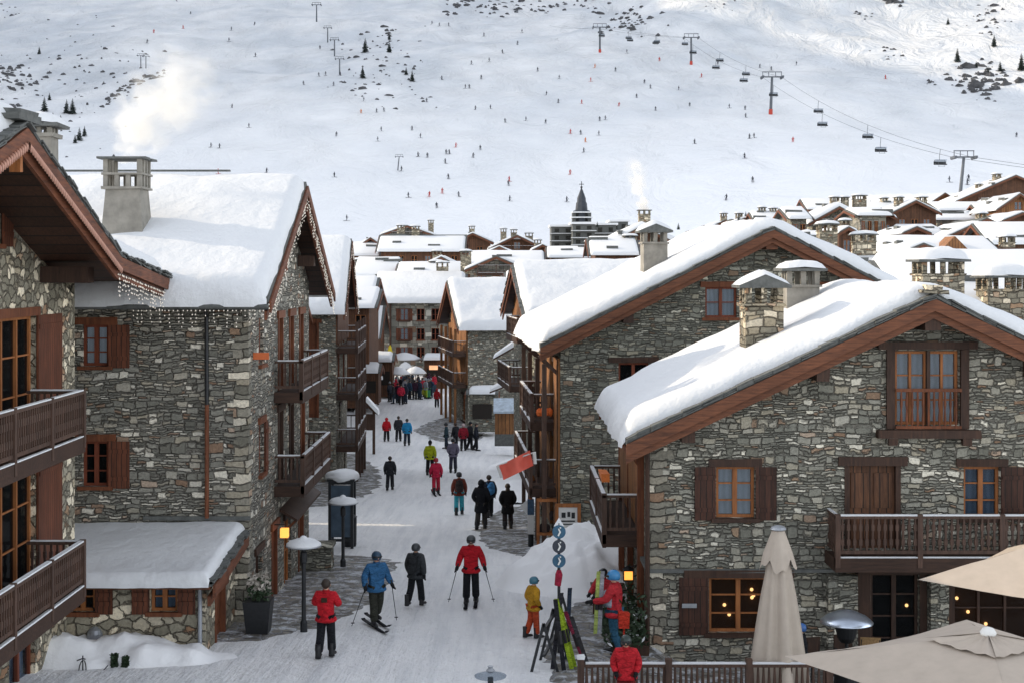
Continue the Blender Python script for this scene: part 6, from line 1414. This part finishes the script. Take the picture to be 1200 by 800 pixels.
def shed(label, px0, px1, pye, pyr, pyb, Y, wallm='plank', name='market_stall', cat='stall', lit=False, depth=3.0):
    s = F/Y; x0, x1 = (px0-CX)/s, (px1-CX)/s; z0, ze, zr = (CY-pyb)/s, (CY-pye)/s, (CY-pyr)/s
    t_ = thing(name, label, cat, ((x0+x1)/2, Y, z0)); w = x1-x0
    mb = MB(); mb.box(x0+.1*w, x1-.1*w, Y+.2, Y+depth, z0-.4, ze); mb.build('wall', M[wallm], t_)
    mb = MB(); mb.box(x0+.2*w, x1-.2*w, Y+.1, Y+.18, z0+.25*(ze-z0), z0+.7*(ze-z0)); mb.build('counter_opening', M['lamps'] if lit else M['roomdark'], t_)
    roof(t_, 'x', [(Y-.2, ze), (Y+depth*.55, zr-.35), (Y+depth+.2, ze)], x0, x1, T=.32, near=False, snow='snow', fascia='woodY')
    return t_
shed('snow roofed market stall left of the crowd', 436, 462, 424, 412, 460, 140); shed('dark market hut with a white roof edge at the far left of the street', 418, 446, 437, 424, 468, 128)
sh_ = shed('awning shop with warm light right of the snowy parasols', 494, 524, 422, 415, 455, 150, lit=False)
gw = thing('shop_light', 'warm glowing shop window strip under the white awning at the street end', 'light', ((513-CX)*149/F, 149, (CY-429)*149/F)); mb = MB(); x, y, z = gw.location; mb.box(x-.9, x+.9, y-.05, y+.05, z-.35, z+.1); mb.build('glowing_panel', plain('warm panel', (.8, .45, .25), .5, .8, 1.5, emit=(1, .5, .25), es=.7), gw)
# wooden hut on the right
def hut(px0, px1, pyt, pyb, Y, label):
    s = F/Y; x0, x1 = (px0-CX)/s, (px1-CX)/s; z0, z1 = (CY-pyb)/s, (CY-pyt)/s; t_ = thing('wooden_hut', label, 'hut', ((x0+x1)/2, Y, z0))
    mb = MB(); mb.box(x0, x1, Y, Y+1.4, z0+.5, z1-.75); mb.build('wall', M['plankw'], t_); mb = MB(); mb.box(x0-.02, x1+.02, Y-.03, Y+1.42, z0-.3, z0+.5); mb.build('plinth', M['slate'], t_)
    mb = MB(); mb.add([(x0-.1, Y-.2, z1-.85), (x1+.1, Y-.2, z1-.85), (x1+.1, Y+1.6, z1-.1), (x0-.1, Y+1.6, z1-.1), (x0-.1, Y-.2, z1-.72), (x1+.1, Y-.2, z1-.72), (x1+.1, Y+1.6, z1+.03), (x0-.1, Y+1.6, z1+.03)], [(0, 1, 2, 3), (7, 6, 5, 4), (0, 4, 5, 1), (1, 5, 6, 2), (2, 6, 7, 3), (3, 7, 4, 0)]); mb.build('hut_roof', plain('thin snow on metal', (.42, .50, .58), .5, .6, 4), t_)
hut(580, 605, 469, 517, 96, 'small honey coloured wooden hut with a frosty lean roof right of the street')
def awning(px0, px1, py0, py1, Y, label, red=False):
    s = F/Y; x0, x1 = (px0-CX)/s, (px1-CX)/s; z0, z1 = (CY-py0)/s, (CY-py1)/s
    t_ = thing('awning', label, 'awning', ((x0+x1)/2, Y, z1)); mb = MB(); mb.add([(x1, Y-1.2, z0), (x1, Y+1.5, z0), (x0, Y+1.5, z1), (x0, Y-1.2, z1), (x1, Y-1.2, z0+.12), (x1, Y+1.5, z0+.12), (x0, Y+1.5, z1+.12), (x0, Y-1.2, z1+.12)], [(0, 1, 2, 3), (7, 6, 5, 4), (0, 4, 5, 1), (1, 5, 6, 2), (2, 6, 7, 3), (3, 7, 4, 0)])
    mb.build('awning_frame', M['rail'], t_); mb = MB(); mb.add([(x1, Y-1.25, z0+.12), (x1, Y+1.5, z0+.12), (x0, Y+1.5, z1+.12), (x0, Y-1.25, z1+.12), (x1, Y-1.2, z0+.5), (x1, Y+1.5, z0+.45), (x0+.1, Y+1.5, z1+.3), (x0+.1, Y-1.2, z1+.3)], [(0, 1, 2, 3), (7, 6, 5, 4), (0, 4, 5, 1), (1, 5, 6, 2), (2, 6, 7, 3), (3, 7, 4, 0)]); mb.build('awning_snow', M['snow'], t_)
awning(578, 606, 405, 421, 92, 'upper snow laden awning between the bend chalet and the timber gable'); awning(574, 600, 449, 459, 100, 'lower snow laden awning above the wooden hut')
shed('low stone store with a snow ledge behind the wooden hut', 546, 584, 462, 455, 500, 110, 'stoneB', 'store_shed', 'shed')
# coral banner
Yb = 47.5; s = F/Yb; bn = thing('fabric_banner', 'coral red cloth banner slanting out from the wooden balcony over the street', 'banner', P(605, 545, Yb))
def Bp(px, py, dy=0): return tuple(P(px, py, Yb+dy))
mb = MB()
N = 10; top_ = [(585+(621-585)*k/N, 545-(545-527)*k/N) for k in range(N+1)]; bot = [(590+(625-590)*k/N, 562-(562-545)*k/N) for k in range(N+1)]
for k in range(N+1): mb.v += [Bp(top_[k][0], top_[k][1], .15*math.sin(k*.9)), Bp((top_[k][0]+bot[k][0])/2, (top_[k][1]+bot[k][1])/2, .1+.15*math.sin(k*.9+.5)), Bp(bot[k][0], bot[k][1], .15*math.sin(k*.9+1))]
mb.f = [f for k in range(N) for f in ((k*3, k*3+3, k*3+4, k*3+1), (k*3+1, k*3+4, k*3+5, k*3+2))]
mb.build('banner_cloth', plain('coral cloth', (.82, .16, .11), .7, .15, 3), bn, smooth=True)
mb = MB(); mb.tube([Bp(583, 545, .1), Bp(588, 559, .1)], .05, 6); mb.tube([Bp(626, 529, .1), Bp(627, 543, .1)], .06, 6); mb.tube([Bp(583, 545, .12), Bp(626, 529.5, .12)], .025, 6); mb.build('banner_pole', M['white'], bn)
# painted post
q = foot(622, 641); x, y, z = q; tp = thing('painted_post', 'painted signpost with a honey wooden ball, blue panels and a pale lower shaft', 'signpost', q)
mb = MB(); mb.tube([(x, y, z-.2), (x, y, z+.5)], .1, 8); mb.build('post_foot', M['metal'], tp); mb = MB(); mb.box(x-.11, x+.11, y-.1, y+.1, z+.5, z+1.2); mb.build('pale_shaft', M['white'], tp)
mb = MB(); mb.box(x-.12, x+.12, y-.11, y+.11, z+1.2, z+1.75); mb.build('blue_panel', plain('blue panels', (.03, .08, .16), .4, .9, 9), tp); mb = MB(); mb.add([(x-.1, y-.02, z+1.75), (x-.4, y-.02, z+1.5), (x-.1, y-.02, z+1.15), (x-.1, y+.02, z+1.75), (x-.4, y+.02, z+1.5), (x-.1, y+.02, z+1.15)], [(0, 1, 2), (5, 4, 3), (0, 3, 4, 1), (1, 4, 5, 2), (2, 5, 3, 0)]); mb.build('arrow_board', M['white'], tp)
mb = MB(); mb.tube([(x, y, z+1.75), (x, y, z+2.3)], .06, 8); mb.blob((x, y, z+2.4), .17, .15, .24, 3, 8, .12); mb.build('wooden_finial', M['frame'], tp)
# open shop stand under the balcony
ss = thing('display_rack', 'honey wooden display rack with dark goods beside the painted signpost', 'display rack', (1.5, 51.5, -9.95)); mb = MB()
for xx in (1.05, 1.85): mb.box(xx-.05, xx+.05, 49.2, 49.3, -10.1, -7.9)
mb.box(1.0, 1.9, 49.15, 49.35, -7.95, -7.85); mb.box(1.0, 1.9, 49.1, 49.6, -9.1, -9.02); mb.build('rack_frame', M['frame'], ss)
mb = MB(); [mb.blob((1.15+.12*i, 49.35, -8.9+.45*(i % 2)), .08, .08, .17, i, 6, .3) for i in range(6)]; mb.build('goods', cloth((.05, .04, .04)), ss)
# pole with round discs
q = foot(655, 766); x, y, z = q; dp = thing('disc_signpost', 'post with three round blue and black ski discs and a red sleeve', 'signpost', q)
Zp = lambda py: (CY-py)*y/F
mb = MB(); mb.tube([(x, y, z-.1), (x, y, Zp(612))], .035, 8); mb.build('post', M['metal'], dp)
blu = plain('blue disc', (.03, .10, .17), .4, .5, 6); blk = plain('black disc', (.03, .035, .05), .4, .5, 6)
for k, (py, m_) in enumerate(((622, blu), (639, blk), (656, blu))):
    mb = MB(); c = Vector((x, y-.06, Zp(py))); n_ = 20; r_ = .155
    for yy in (-.02, .02): mb.v += [(c.x+r_*math.cos(2*PI*i/n_), c.y+yy, c.z+r_*math.sin(2*PI*i/n_)) for i in range(n_)]
    mb.f = [tuple(range(n_)), tuple(range(2*n_-1, n_-1, -1))]+[(i, (i+1) % n_, n_+(i+1) % n_, n_+i) for i in range(n_)]; ds = mb.build('round_sign', m_, dp)
    mb = MB(); mb.tube([(c.x-.02, c.y-.03, c.z-.09), (c.x+.025, c.y-.03, c.z), (c.x-.015, c.y-.03, c.z+.08)], [.018, .022, .012], 6, (1, .4)); mb.ball((c.x+.03, c.y-.03, c.z+.095), .02, 5); mb.build('skier_emblem', M['white'], ds)
mb = MB(); mb.add([(x-.12, y-.03, Zp(616)), (x, y-.03, Zp(606)), (x+.12, y-.03, Zp(616)), (x-.12, y+.03, Zp(616)), (x, y+.03, Zp(606)), (x+.12, y+.03, Zp(616))], [(0, 1, 2), (3, 5, 4), (0, 3, 4, 1), (1, 4, 5, 2), (0, 2, 5, 3)]); mb.build('snow_tip', M['snow'], dp)
mb = MB(); mb.tube([(x-.03, y-.03, Zp(685)), (x, y-.03, Zp(672)), (x, y-.03, Zp(667))], [.075, .085, .05], 8); mb.build('red_sleeve', cloth((.35, .02, .05)), dp)
# ski rack with skis
q = foot(655, 782); x, y, z = q; rk = thing('ski_rack', 'dark ski rack standing on the trodden snow by the disc signpost', 'ski rack', q)
mb = MB(); mb.bar((x-.35, y-.5, z+.95), (x+.15, y+2.2, z+.95), .06, .06); mb.bar((x-.35, y-.5, z+.4), (x+.15, y+2.2, z+.4), .06, .06)
for f in (0, .5, 1):
    a = Vector((x-.35+.5*f, y-.5+2.7*f, z)); mb.bar(a+Vector((-.3, 0, -.1)), a+Vector((0, 0, 1.1)), .06, .06); mb.bar(a+Vector((.35, 0, -.1)), a+Vector((0, 0, 1.1)), .06, .06)
mb.build('rack_frame', M['metal'], rk)
def ski(x, y, z, tx, tz, c, L, label, ang=0):
    t_ = thing('ski', label, 'ski', (x, y, z), group=None); d = Vector((tx, .12, 1)).normalized(); w = Vector((1, .2, 0)).normalized()*.05; pr = [(0, 0), (.15, 0), (L-.22, 0), (L-.08, .03), (L, .10)]; mb = MB()
    b = Vector((x, y, z)); n_ = Vector((0, -1, 0))
    for (p0, o0), (p1, o1) in zip(pr, pr[1:]):
        a0, a1 = b+d*p0+n_*o0, b+d*p1+n_*o1; mb.add([a0-w, a0+w, a1+w, a1-w, a0-w+n_*.02, a0+w+n_*.02, a1+w+n_*.02, a1-w+n_*.02], [(0, 1, 2, 3), (7, 6, 5, 4), (0, 4, 5, 1), (1, 5, 6, 2), (2, 6, 7, 3), (3, 7, 4, 0)])
    mb.build('ski_blade', cloth(c, .4), t_); mb = MB(); mm = b+d*(L*.48)+n_*.05; mb.bar(mm-d*.14, mm+d*.14, .07, .06); mb.build('binding', M['black'], t_)
ski(x+.28, y-.3, z, -.22, 0, (.30, .42, .02), 1.62, 'lime green ski leaning steeply on the rack'); ski(x+.36, y-.1, z, -.25, 0, (.28, .40, .02), 1.58, 'second lime green ski just behind the first'); ski(x+.1, y-.4, z, -.12, 0, (.02, .02, .025), 1.6, 'black ski upright at the left of the rack'); ski(x+.60, y+.1, z, -.38, 0, (.22, .02, .05), 1.3, 'dark pink ski slanting to the right of the rack'); ski(x-.15, y-.2, z, .12, 0, (.03, .03, .04), 1.7, 'dark ski leaning right at the left end of the rack'); ski(x+.2, y+.7, z, .05, 0, (.02, .03, .05), 1.6, 'navy ski in the middle of the rack'); ski(x+.66, y-.2, z, -.34, 0, (.04, .04, .045), 1.25, 'charcoal ski lowest on the right of the rack')
# skis carried
for i, (dx, c, lab) in enumerate(((-.45, (.45, .55, .15), 'pale lime ski held upright by the blue helmeted person'), (-.36, (.4, .42, .46), 'pale grey ski held beside the lime one'))):
    q = foot(720, 768); ski(q.x+dx, q.y-.1, q.z+.55, .06, 0, c, 1.45, lab)
# potted evergreens by the side wall
pg = thing('evergreen_planter', 'dark trough of snowy evergreens against the side wall of the right chalet', 'planter', (3.0, 34.2, -9.2)); x, y, z = pg.location
mb = MB(); mb.box(2.45, 3.3, 33.3, 36.6, -9.6, -8.75, .02); mb.build('trough', M['dark'], pg)
fl = MB(); sn_ = MB()
for i in range(1100):
    c = Vector((r3.uniform(2.25, 3.3), r3.uniform(33.1, 36.6), -8.75+abs(r3.gauss(0, .38)))); k = sn_ if r3.random() < .05 else fl
    d = Vector((r3.uniform(-1, 1), r3.uniform(-1, 1), r3.uniform(-.5, 1))).normalized()*.09; e = d.cross(Vector((.3, 1, r3.uniform(-1, 1)))).normalized()*.03; k.add([c-d, c+e, c+d, c-e], [(0, 1, 2, 3)])
fl.build('leaves', M['leaf'], pg); sn_.build('leaf_snow', M['snow'], pg)
sg = thing('red_box', 'small red box behind the blue helmeted person', 'box', (2.7, 32.9, -8.1)); mb = MB(); mb.box(2.55, 2.8, 32.7, 32.9, -8.2, -7.85, .01); mb.bar((2.68, 32.8, -9.2), (2.68, 32.8, -8.2), .04, .04); mb.build('box_body', cloth((.55, .04, .02)), sg)
bx_ = thing('wooden_table', 'pale wooden table top by the doorway under the glowing lanterns', 'table', (2.6, 36.9, -9)); mb = MB(); mb.box(2.2, 3.1, 36.9, 37.9, -8.35, -8.27, .01); mb.build('table_top', M['rail'], bx_); mb = MB(); [mb.box(a-.04, a+.04, b_-.04, b_+.04, -9.4, -8.35) for a in (2.3, 3.0) for b_ in (37, 37.8)]; mb.build('leg', M['rail'], bx_)
# orange flower box on the side balcony
ob = thing('flower_box', 'orange planter box on the side balcony of the right chalet', 'flower box', (2.9, 38.3, -6.6)); mb = MB(); mb.box(2.5, 2.72, 38.0, 39.1, -5.62, -5.42, .02); mb.build('box_body', plain('orange box', (.75, .2, .04), .6, .5, 9), ob)
ob2 = thing('flower_box', 'orange flowers in a box on the sunny balcony of the chalet behind', 'flower box', (1.0, 50.6, -5)); mb = MB(); [mb.blob((1.1+.1*i, 50.2, -4.95), .09, .1, .14, i, 6, .3) for i in range(5)]; mb.build('flowers', plain('orange flowers', (.7, .15, .03), .6, .6, 12), ob2)

# wooden fence in front of the right chalet
fn = thing('wooden_fence', 'weathered terrace fence with turned balusters along the bottom right edge', 'fence', (4, 29.2, -9)); 
Yf = 29.2; zf_ = (CY-778)*Yf/F; g_ = -9.2
mb = MB(); mb.box(1.5, 6.6, Yf-.05, Yf+.05, zf_-.05, zf_+.02, .004); mb.box(1.5, 6.6, Yf-.03, Yf+.03, g_+.15, g_+.24)
n_ = 44
for i in range(n_): xx = 1.62+(6.5-1.62)*i/(n_-1); mb.tube([(xx, Yf, g_+.2), (xx, Yf, g_+.35), (xx, Yf, g_+.55), (xx, Yf, g_+.75), (xx, Yf, zf_-.04)], [.018, .034, .018, .034, .02], 6)
mb.build('railing', M['rail'], fn)
for xx in (1.5, 3.3, 4.95, 6.6): mb = MB(); mb.box(xx-.07, xx+.07, Yf-.07, Yf+.07, g_-.3, zf_+.12, .004); mb.build('fence_post', M['rail'], fn)
mb = MB(); mb.box(1.42, 1.58, Yf-.08, Yf+.08, zf_+.12, zf_+.19, .01); mb.box(1.6, 6.55, Yf-.055, Yf+.055, zf_+.02, zf_+.04, .004); mb.build('rail_snow', M['snow'], fn)

# parasols of the terrace
g_ = -9.2
def closed_parasol(x, y, ztop, label):
    t_ = thing('parasol', label, 'parasol', (x, y, g_)); mb = MB(); mb.tube([(x, y, g_-.2), (x, y, ztop)], .035, 10); mb.lathe((x, y, ztop-.02), [(.1, 0), (.17, .03), (.14, .08), (.05, .11)], 14); mb.build('pole', M['galv'], t_)
    mb = MB(); n_ = 72; prof_ = [(.0, .10), (.12, .16), (.35, .20), (.62, .26), (.66, .245), (.9, .26), (1.4, .34), (2.0, .42), (2.7, .52), (3.1, .60), (3.25, .6)]
    for i, (d, r) in enumerate(prof_):
        for k in range(n_):
            a = 2*PI*k/n_; f = math.sin(a*8+.6*math.sin(a*3))*.5+.5*math.sin(a*5+1.3+.35*d); amp = min(.20, .03+.1*d); rr_ = r*(1+amp*f*1.2); mb.v.append((x+rr_*math.cos(a), y+rr_*math.sin(a), ztop-d-.03*math.sin(a*3)*min(1, d)))
    mb.f = [(i*n_+k, i*n_+(k+1) % n_, (i+1)*n_+(k+1) % n_, (i+1)*n_+k) for i in range(len(prof_)-1) for k in range(n_)]
    mb.build('canopy', M['beige'], t_, smooth=True)
    mb = MB()
    for i, (d, r) in enumerate(((.02, .13), (.25, .21), (.5, .29), (.74, .36))):
        for k in range(n_): a = 2*PI*k/n_; f = math.cos(a*4+.4); dd = d+(0 if i < 3 else .10*f+.06*math.sin(a*9)); rr_ = r*(1+.10*i*.33*f+.03*math.sin(a*11)*i*.3); mb.v.append((x+rr_*math.cos(a), y+rr_*math.sin(a), ztop-dd))
    mb.f = [(i*n_+k, i*n_+(k+1) % n_, (i+1)*n_+(k+1) % n_, (i+1)*n_+k) for i in range(3) for k in range(n_)]; mb.build('top_flap', M['beige'], t_, smooth=True)
closed_parasol((912-CX)*29.8/F, 29.8, (CY-620)*29.8/F, 'tall closed beige parasol standing upright on the terrace')
def open_parasol(x, y, zt, half, drop, rot, label):
    t_ = thing('parasol', label, 'parasol', (x, y, g_)); mb = MB(); mb.tube([(x, y, g_-.2), (x, y, zt)], .035, 10); mb.build('pole', M['galv'], t_)
    c = []
    for k in range(4): a = rot+PI/2*k; c.append((math.cos(a), math.sin(a)))
    N = 14; mb = MB()
    def pt(k, f, g):        # segment k, f out from the centre, g across the segment
        a, b_ = c[k], c[(k+1) % 4]; ex, ey = a[0]+(b_[0]-a[0])*g, a[1]+(b_[1]-a[1])*g
        # hips run to the corners; cloth sags between them
        sagm = .10*math.sin(PI*g)*f
        return (x+ex*half*f*(1-.035*math.sin(PI*g)), y+ey*half*f*(1-.035*math.sin(PI*g)), zt-drop*f**1.08-sagm*.6+.02*noise.noise(Vector((ex*f*5, ey*f*5, k))))
    for k in range(4):
        b0 = len(mb.v)
        for i in range(N+1):
            for j in range(N+1): mb.v.append(pt(k, .02+.98*i/N, j/N))
        mb.f += [(b0+i*(N+1)+j, b0+i*(N+1)+j+1, b0+(i+1)*(N+1)+j+1, b0+(i+1)*(N+1)+j) for i in range(N) for j in range(N)]
    mb.build('canopy', M['beige'], t_, smooth=True)
    mb = MB()
    for k in range(4):
        p = [Vector(pt(k, f, 0)) for f in (.02, .3, .6, .97)]; mb.tube([q-Vector((0, 0, .04)) for q in p], .018, 6)
    mb.build('rib', M['galv'], t_)
    mb = MB()
    for k in range(4):
        b0 = len(mb.v)
        for i in range(6):
            for j in range(N+1): q = pt(k, .02+.28*i/5, j/N); mb.v.append((q[0], q[1], q[2]+.045+.015*math.sin(j*1.7+k)))
        mb.f += [(b0+i*(N+1)+j, b0+i*(N+1)+j+1, b0+(i+1)*(N+1)+j+1, b0+(i+1)*(N+1)+j) for i in range(5) for j in range(N)]
    mb.build('vent_flap', M['beige'], t_, smooth=True)
    mb = MB(); mb.lathe((x, y, zt+.03), [(.11, -.02), (.12, .03), (.08, .09), (.02, .11)], 14); mb.build('finial', M['white'], t_, smooth=True)
Yp = 21.0; open_parasol((1158-CX)*Yp/F, Yp, (CY-745)*Yp/F, 2.95, .46, rad(168), 'open beige square parasol at the bottom right corner')
Yp = 27.2; open_parasol(10.75, Yp, -5.05, 2.95, .80, rad(183), 'open beige parasol reaching in from the right edge, higher than the corner one')
# patio heater
hx_, hy_ = (992-CX)*31.5/F, 31.5; ht = thing('patio_heater', 'patio heater with a shiny aluminium dome in front of the stone wall', 'patio heater', (hx_, hy_, g_)); zt_ = (CY-712)*31.5/F
mb = MB(); mb.lathe((hx_, hy_, zt_-.32), [(.58, 0), (.585, .02), (.45, .14), (.22, .24), (.03, .29)], 28); mb.build('dome', plain('brushed aluminium', (.55, .62, .72), .28, .3, 3, metal=.85), ht, smooth=True)
mb = MB(); mb.lathe((hx_, hy_, zt_-.75), [(.14, 0), (.2, .1), (.27, .4), (.1, .45)], 16); mb.tube([(hx_, hy_, g_), (hx_, hy_, zt_-.6)], .04, 8); mb.lathe((hx_, hy_, g_), [(.28, 0), (.26, .5), (.1, .55)], 16); mb.build('burner_and_stand', M['metal'], ht)
# terrace chairs
def chair(x, y, rz, label, c):
    t_ = thing('terrace_chair', label, 'chair', (x, y, g_), rz, group='chairs on the terrace'); z = .45
    for a in (-.2, .2):
        for b_ in (-.2, .2): mb = MB(); mb.bar((a*1.05, b_*1.05, 0), (a, b_, z if b_ < 0 else .9), .03, .03); mb.build('leg', M['metal'], t_, world=False)
    mb = MB(); mb.box(-.23, .23, -.22, .22, z, z+.05); mb.build('seat', c, t_, world=False); mb = MB(); mb.box(-.22, .22, .19, .24, z+.15, .95, .01); mb.build('backrest', c, t_, world=False)
chair(6.9, 31.9, .3, 'dark chair with its back to the stone wall left of the heater', M['dark']); chair(8.15, 31.9, -.2, 'chair with a honey coloured fur throw right of the heater', plain('fur throw', (.32, .2, .09), .9, .7, 25, bump=.8)); chair(7.6, 32.6, 3.3, 'dark chair closest to the stone wall beneath the heater dome', M['dark'])
for i in range(3):
    wz = thing('wine_glass', ['wine glass on the table left of the heater pole', 'wine glass on the table in front of the heater pole', 'wine glass on the table right of the heater pole'][i], 'glass', (7.2+.25*i, 31.2, g_+.75), group=None); x, y, z = wz.location; mb = MB(); mb.lathe((x, y, z), [(.035, 0), (.004, .01), (.004, .09), (.035, .13), (.03, .2)], 10); mb.build('glass_body', M['glass'], wz)
tb = thing('terrace_table', 'round dark terrace table under the heater', 'table', (7.45, 31.2, g_)); mb = MB(); mb.lathe((7.45, 31.2, g_+.7), [(.45, 0), (.45, .04)], 20); mb.build('table_top', M['dark'], tb); mb = MB(); mb.tube([(7.45, 31.2, g_), (7.45, 31.2, g_+.7)], .04, 8); mb.build('leg', M['metal'], tb)
# bicycle-like iron hook and dark gloves at the lower left
ik = thing('iron_bracket', 'wrought iron bracket with a scrolled hoop beside the near left chalet', 'iron bracket', P(97, 800, 31)); c = P(97, 787, 31)
mb = MB(); r_ = .13
mb.tube([(c.x, c.y, c.z-.6), (c.x, c.y, c.z+.36)], .014, 6); mb.tube([(c.x+.02+r_*math.sin(t_*.4)*(.5 if t_ < 8 else 1)*.8, c.y, c.z+.02+.24*math.cos(t_*.4)) for t_ in range(16)], .012, 6); mb.tube([(c.x-.13, c.y, c.z+.25), (c.x, c.y, c.z+.3), (c.x+.06, c.y, c.z+.28)], .014, 6); mb.tube([(c.x+.2, c.y, c.z-.25), (c.x+.55, c.y, c.z+.15)], .012, 6); mb.build('scroll', M['metal'], ik)
for i, (px, pt, lab) in enumerate(((134, 766, 'dark shaggy clipped shrub post, left of the pair at the lower left edge'), (147, 769, 'dark shaggy clipped shrub post, right of the pair at the lower left edge'))):
    q = P(px, 800, 31.3); sp_ = thing('shrub', lab, 'shrub', (q.x, 31.3, -9.0)); zt_ = (CY-pt)*31.3/F; mb = MB(); mb.tube([(q.x, 31.3, -9.1), (q.x, 31.3, zt_-.1)], .03, 6); mb.build('stem', M['trunk'], sp_); mb = MB()
    for _ in range(420):
        h_ = r3.uniform(-9.0, zt_); a = r3.uniform(0, 6.28); rr_ = .09+.04*math.sin(h_*9); c2 = Vector((q.x+math.cos(a)*rr_, 31.3+math.sin(a)*rr_, h_)); d = Vector((r3.uniform(-1, 1), r3.uniform(-1, 1), r3.uniform(-1, 1))).normalized()*.05; e = d.cross(Vector((.3, 1, .5))).normalized()*.03; mb.add([c2-d, c2+e, c2+d, c2-e], [(0, 1, 2, 3)])
    mb.build('crown', M['leaf'], sp_)

# ------------------------------------------------------------------ smoke (real volumes rising from the chimneys)
def smoke(label, pts, radii, dens, seed, colr=(.88, .865, .83), parent=None, nscale=1.2):
    m = bpy.data.materials.new('smoke'); m.use_nodes = True; nt = m.node_tree; nt.nodes.clear(); t = NT(nt); out = t.n('OutputMaterial')
    vp = t.n('VolumePrincipled'); vp.inputs['Color'].default_value = (*colr, 1); vp.inputs['Anisotropy'].default_value = .0
    co = t.n('TexCoord').outputs['Object']; mp = t.n('Mapping'); t.l(co, mp.inputs[0]); mp.inputs['Location'].default_value = (seed, seed, 0)
    nz = t.noise(mp.outputs[0], nscale, 4, .6); nz.inputs['Distortion'].default_value = .6
    # density falls off around the plume axis: sum of soft balls along it
    tot = None
    for p, r in zip(pts, radii):
        v = t.n('VectorMath', operation='DISTANCE'); t.l(co, v.inputs[0]); v.inputs[1].default_value = (p[0]-pts[0][0], p[1]-pts[0][1], p[2]-pts[0][2])
        k = t.math('SUBTRACT', 1, t.math('DIVIDE', v.outputs['Value'], r)); tot = k if tot is None else t.math('MAXIMUM', tot, k)
    height = t.n('SeparateXYZ'); t.l(co, height.inputs[0]); fade = t.n('MapRange', i_1=0.0, i_2=pts[-1][2]-pts[0][2], i_3=1.0, i_4=.25); t.l(height.outputs[2], fade.inputs[0])
    n2 = t.math('MULTIPLY', t.math('SUBTRACT', nz.outputs[0], .56), 5.5)
    d = t.math('ADD', t.math('MULTIPLY', tot, 1.5), n2); d = t.math('MULTIPLY', t.math('MAXIMUM', t.math('MULTIPLY', d, t.math('MINIMUM', t.math('MULTIPLY', t.math('MAXIMUM', tot, 0), 4), 1)), 0), dens)
    d = t.math('MULTIPLY', d, fade.outputs[0]); t.l(d, vp.inputs['Density']); t.l(vp.outputs[0], out.inputs['Volume'])
    mb = MB(); mb.tube([Vector(pts[0])-Vector((0, 0, .0))]+[Vector(p) for p in pts[1:-1]]+[Vector(pts[-1])+Vector((0, 0, radii[-1]))], [r*1.1 for r in radii[:-1]]+[radii[-1]*1.2], 12)
    x0 = [v for v in mb.v]; lo = [min(p[i]-r for p, r in zip(pts, radii)) for i in range(3)]; hi = [max(p[i]+r for p, r in zip(pts, radii)) for i in range(3)]; lo[2] = pts[0][2]
    mb = MB(); mb.box(lo[0], hi[0], lo[1], hi[1], lo[2], hi[2]); o = mb.build('chimney_smoke', m, None)
    off = Vector(pts[0]); o.location = off
    for v in o.data.vertices: v.co -= off
    tag(o, label, 'smoke'); return o
Ys = 41.0; sp_ = lambda px, py, Y: tuple(P(px, py, Y))
smoke('cream coloured smoke plume drifting up from the big tapered chimney on the left', [sp_(148, 192, Ys), sp_(154, 176, Ys), sp_(163, 158, Ys), sp_(172, 140, Ys), (sp_(184, 120, Ys)), sp_(202, 105, Ys), sp_(222, 98, Ys)], [.46, .62, .88, 1.15, 1.4, 1.5, 1.2], 2.3, 3.0, nscale=1.5)
smoke('thin pale smoke wisp rising from the chimney right of the church', [sp_(756, 246, 181), sp_(754, 236, 181), sp_(750, 222, 181), sp_(746, 208, 181), sp_(744, 196, 181)], [1.0, 1.2, 1.5, 1.7, 1.9], 1.5, 8.0, nscale=.7)

# ------------------------------------------------------------------ light
SUN_AZ, SUN_EL = -76.0, 21.0          # degrees, azimuth from +Y (view direction) clockwise
az, el = rad(SUN_AZ), rad(SUN_EL)
to_sun = Vector((math.sin(az)*math.cos(el), math.cos(az)*math.cos(el), math.sin(el)))
sd = bpy.data.lights.new('sun', 'SUN'); so = bpy.data.objects.new('sun', sd); col.objects.link(so)
sd.energy = 3.7; sd.angle = rad(.5); sd.color = (1, .82, .58); so.rotation_euler = (-to_sun).to_track_quat('-Z', 'Y').to_euler(); so.location = (-50, 20, 60)
w = bpy.data.worlds.new('World'); scn.world = w; w.use_nodes = True; nt = w.node_tree; bg = nt.nodes['Background']; t = NT(nt)
sky = t.n('TexSky', sky_type='NISHITA'); sky.sun_disc = False; sky.sun_elevation = el; sky.sun_rotation = az % (2*PI); sky.altitude = 1800; sky.air_density = 1.0; sky.dust_density = 2.5; sky.ozone_density = 1.0
hs = t.n('HueSaturation'); hs.inputs['Saturation'].default_value = .26; t.l(sky.outputs[0], hs.inputs['Color']); t.l(hs.outputs[0], bg.inputs[0]); bg.inputs[1].default_value = .42
scn.view_settings.view_transform = 'Standard'; scn.view_settings.look = 'None'; scn.view_settings.exposure = 0; scn.view_settings.gamma = 1
scn.cycles.volume_step_rate = 1.0; scn.cycles.volume_max_steps = 256; scn.cycles.volume_bounces = 3; scn.cycles.max_bounces = 6; scn.cycles.diffuse_bounces = 3; scn.cycles.transparent_max_bounces = 12; scn.cycles.use_adaptive_sampling = True
scn.cycles.use_denoising = True
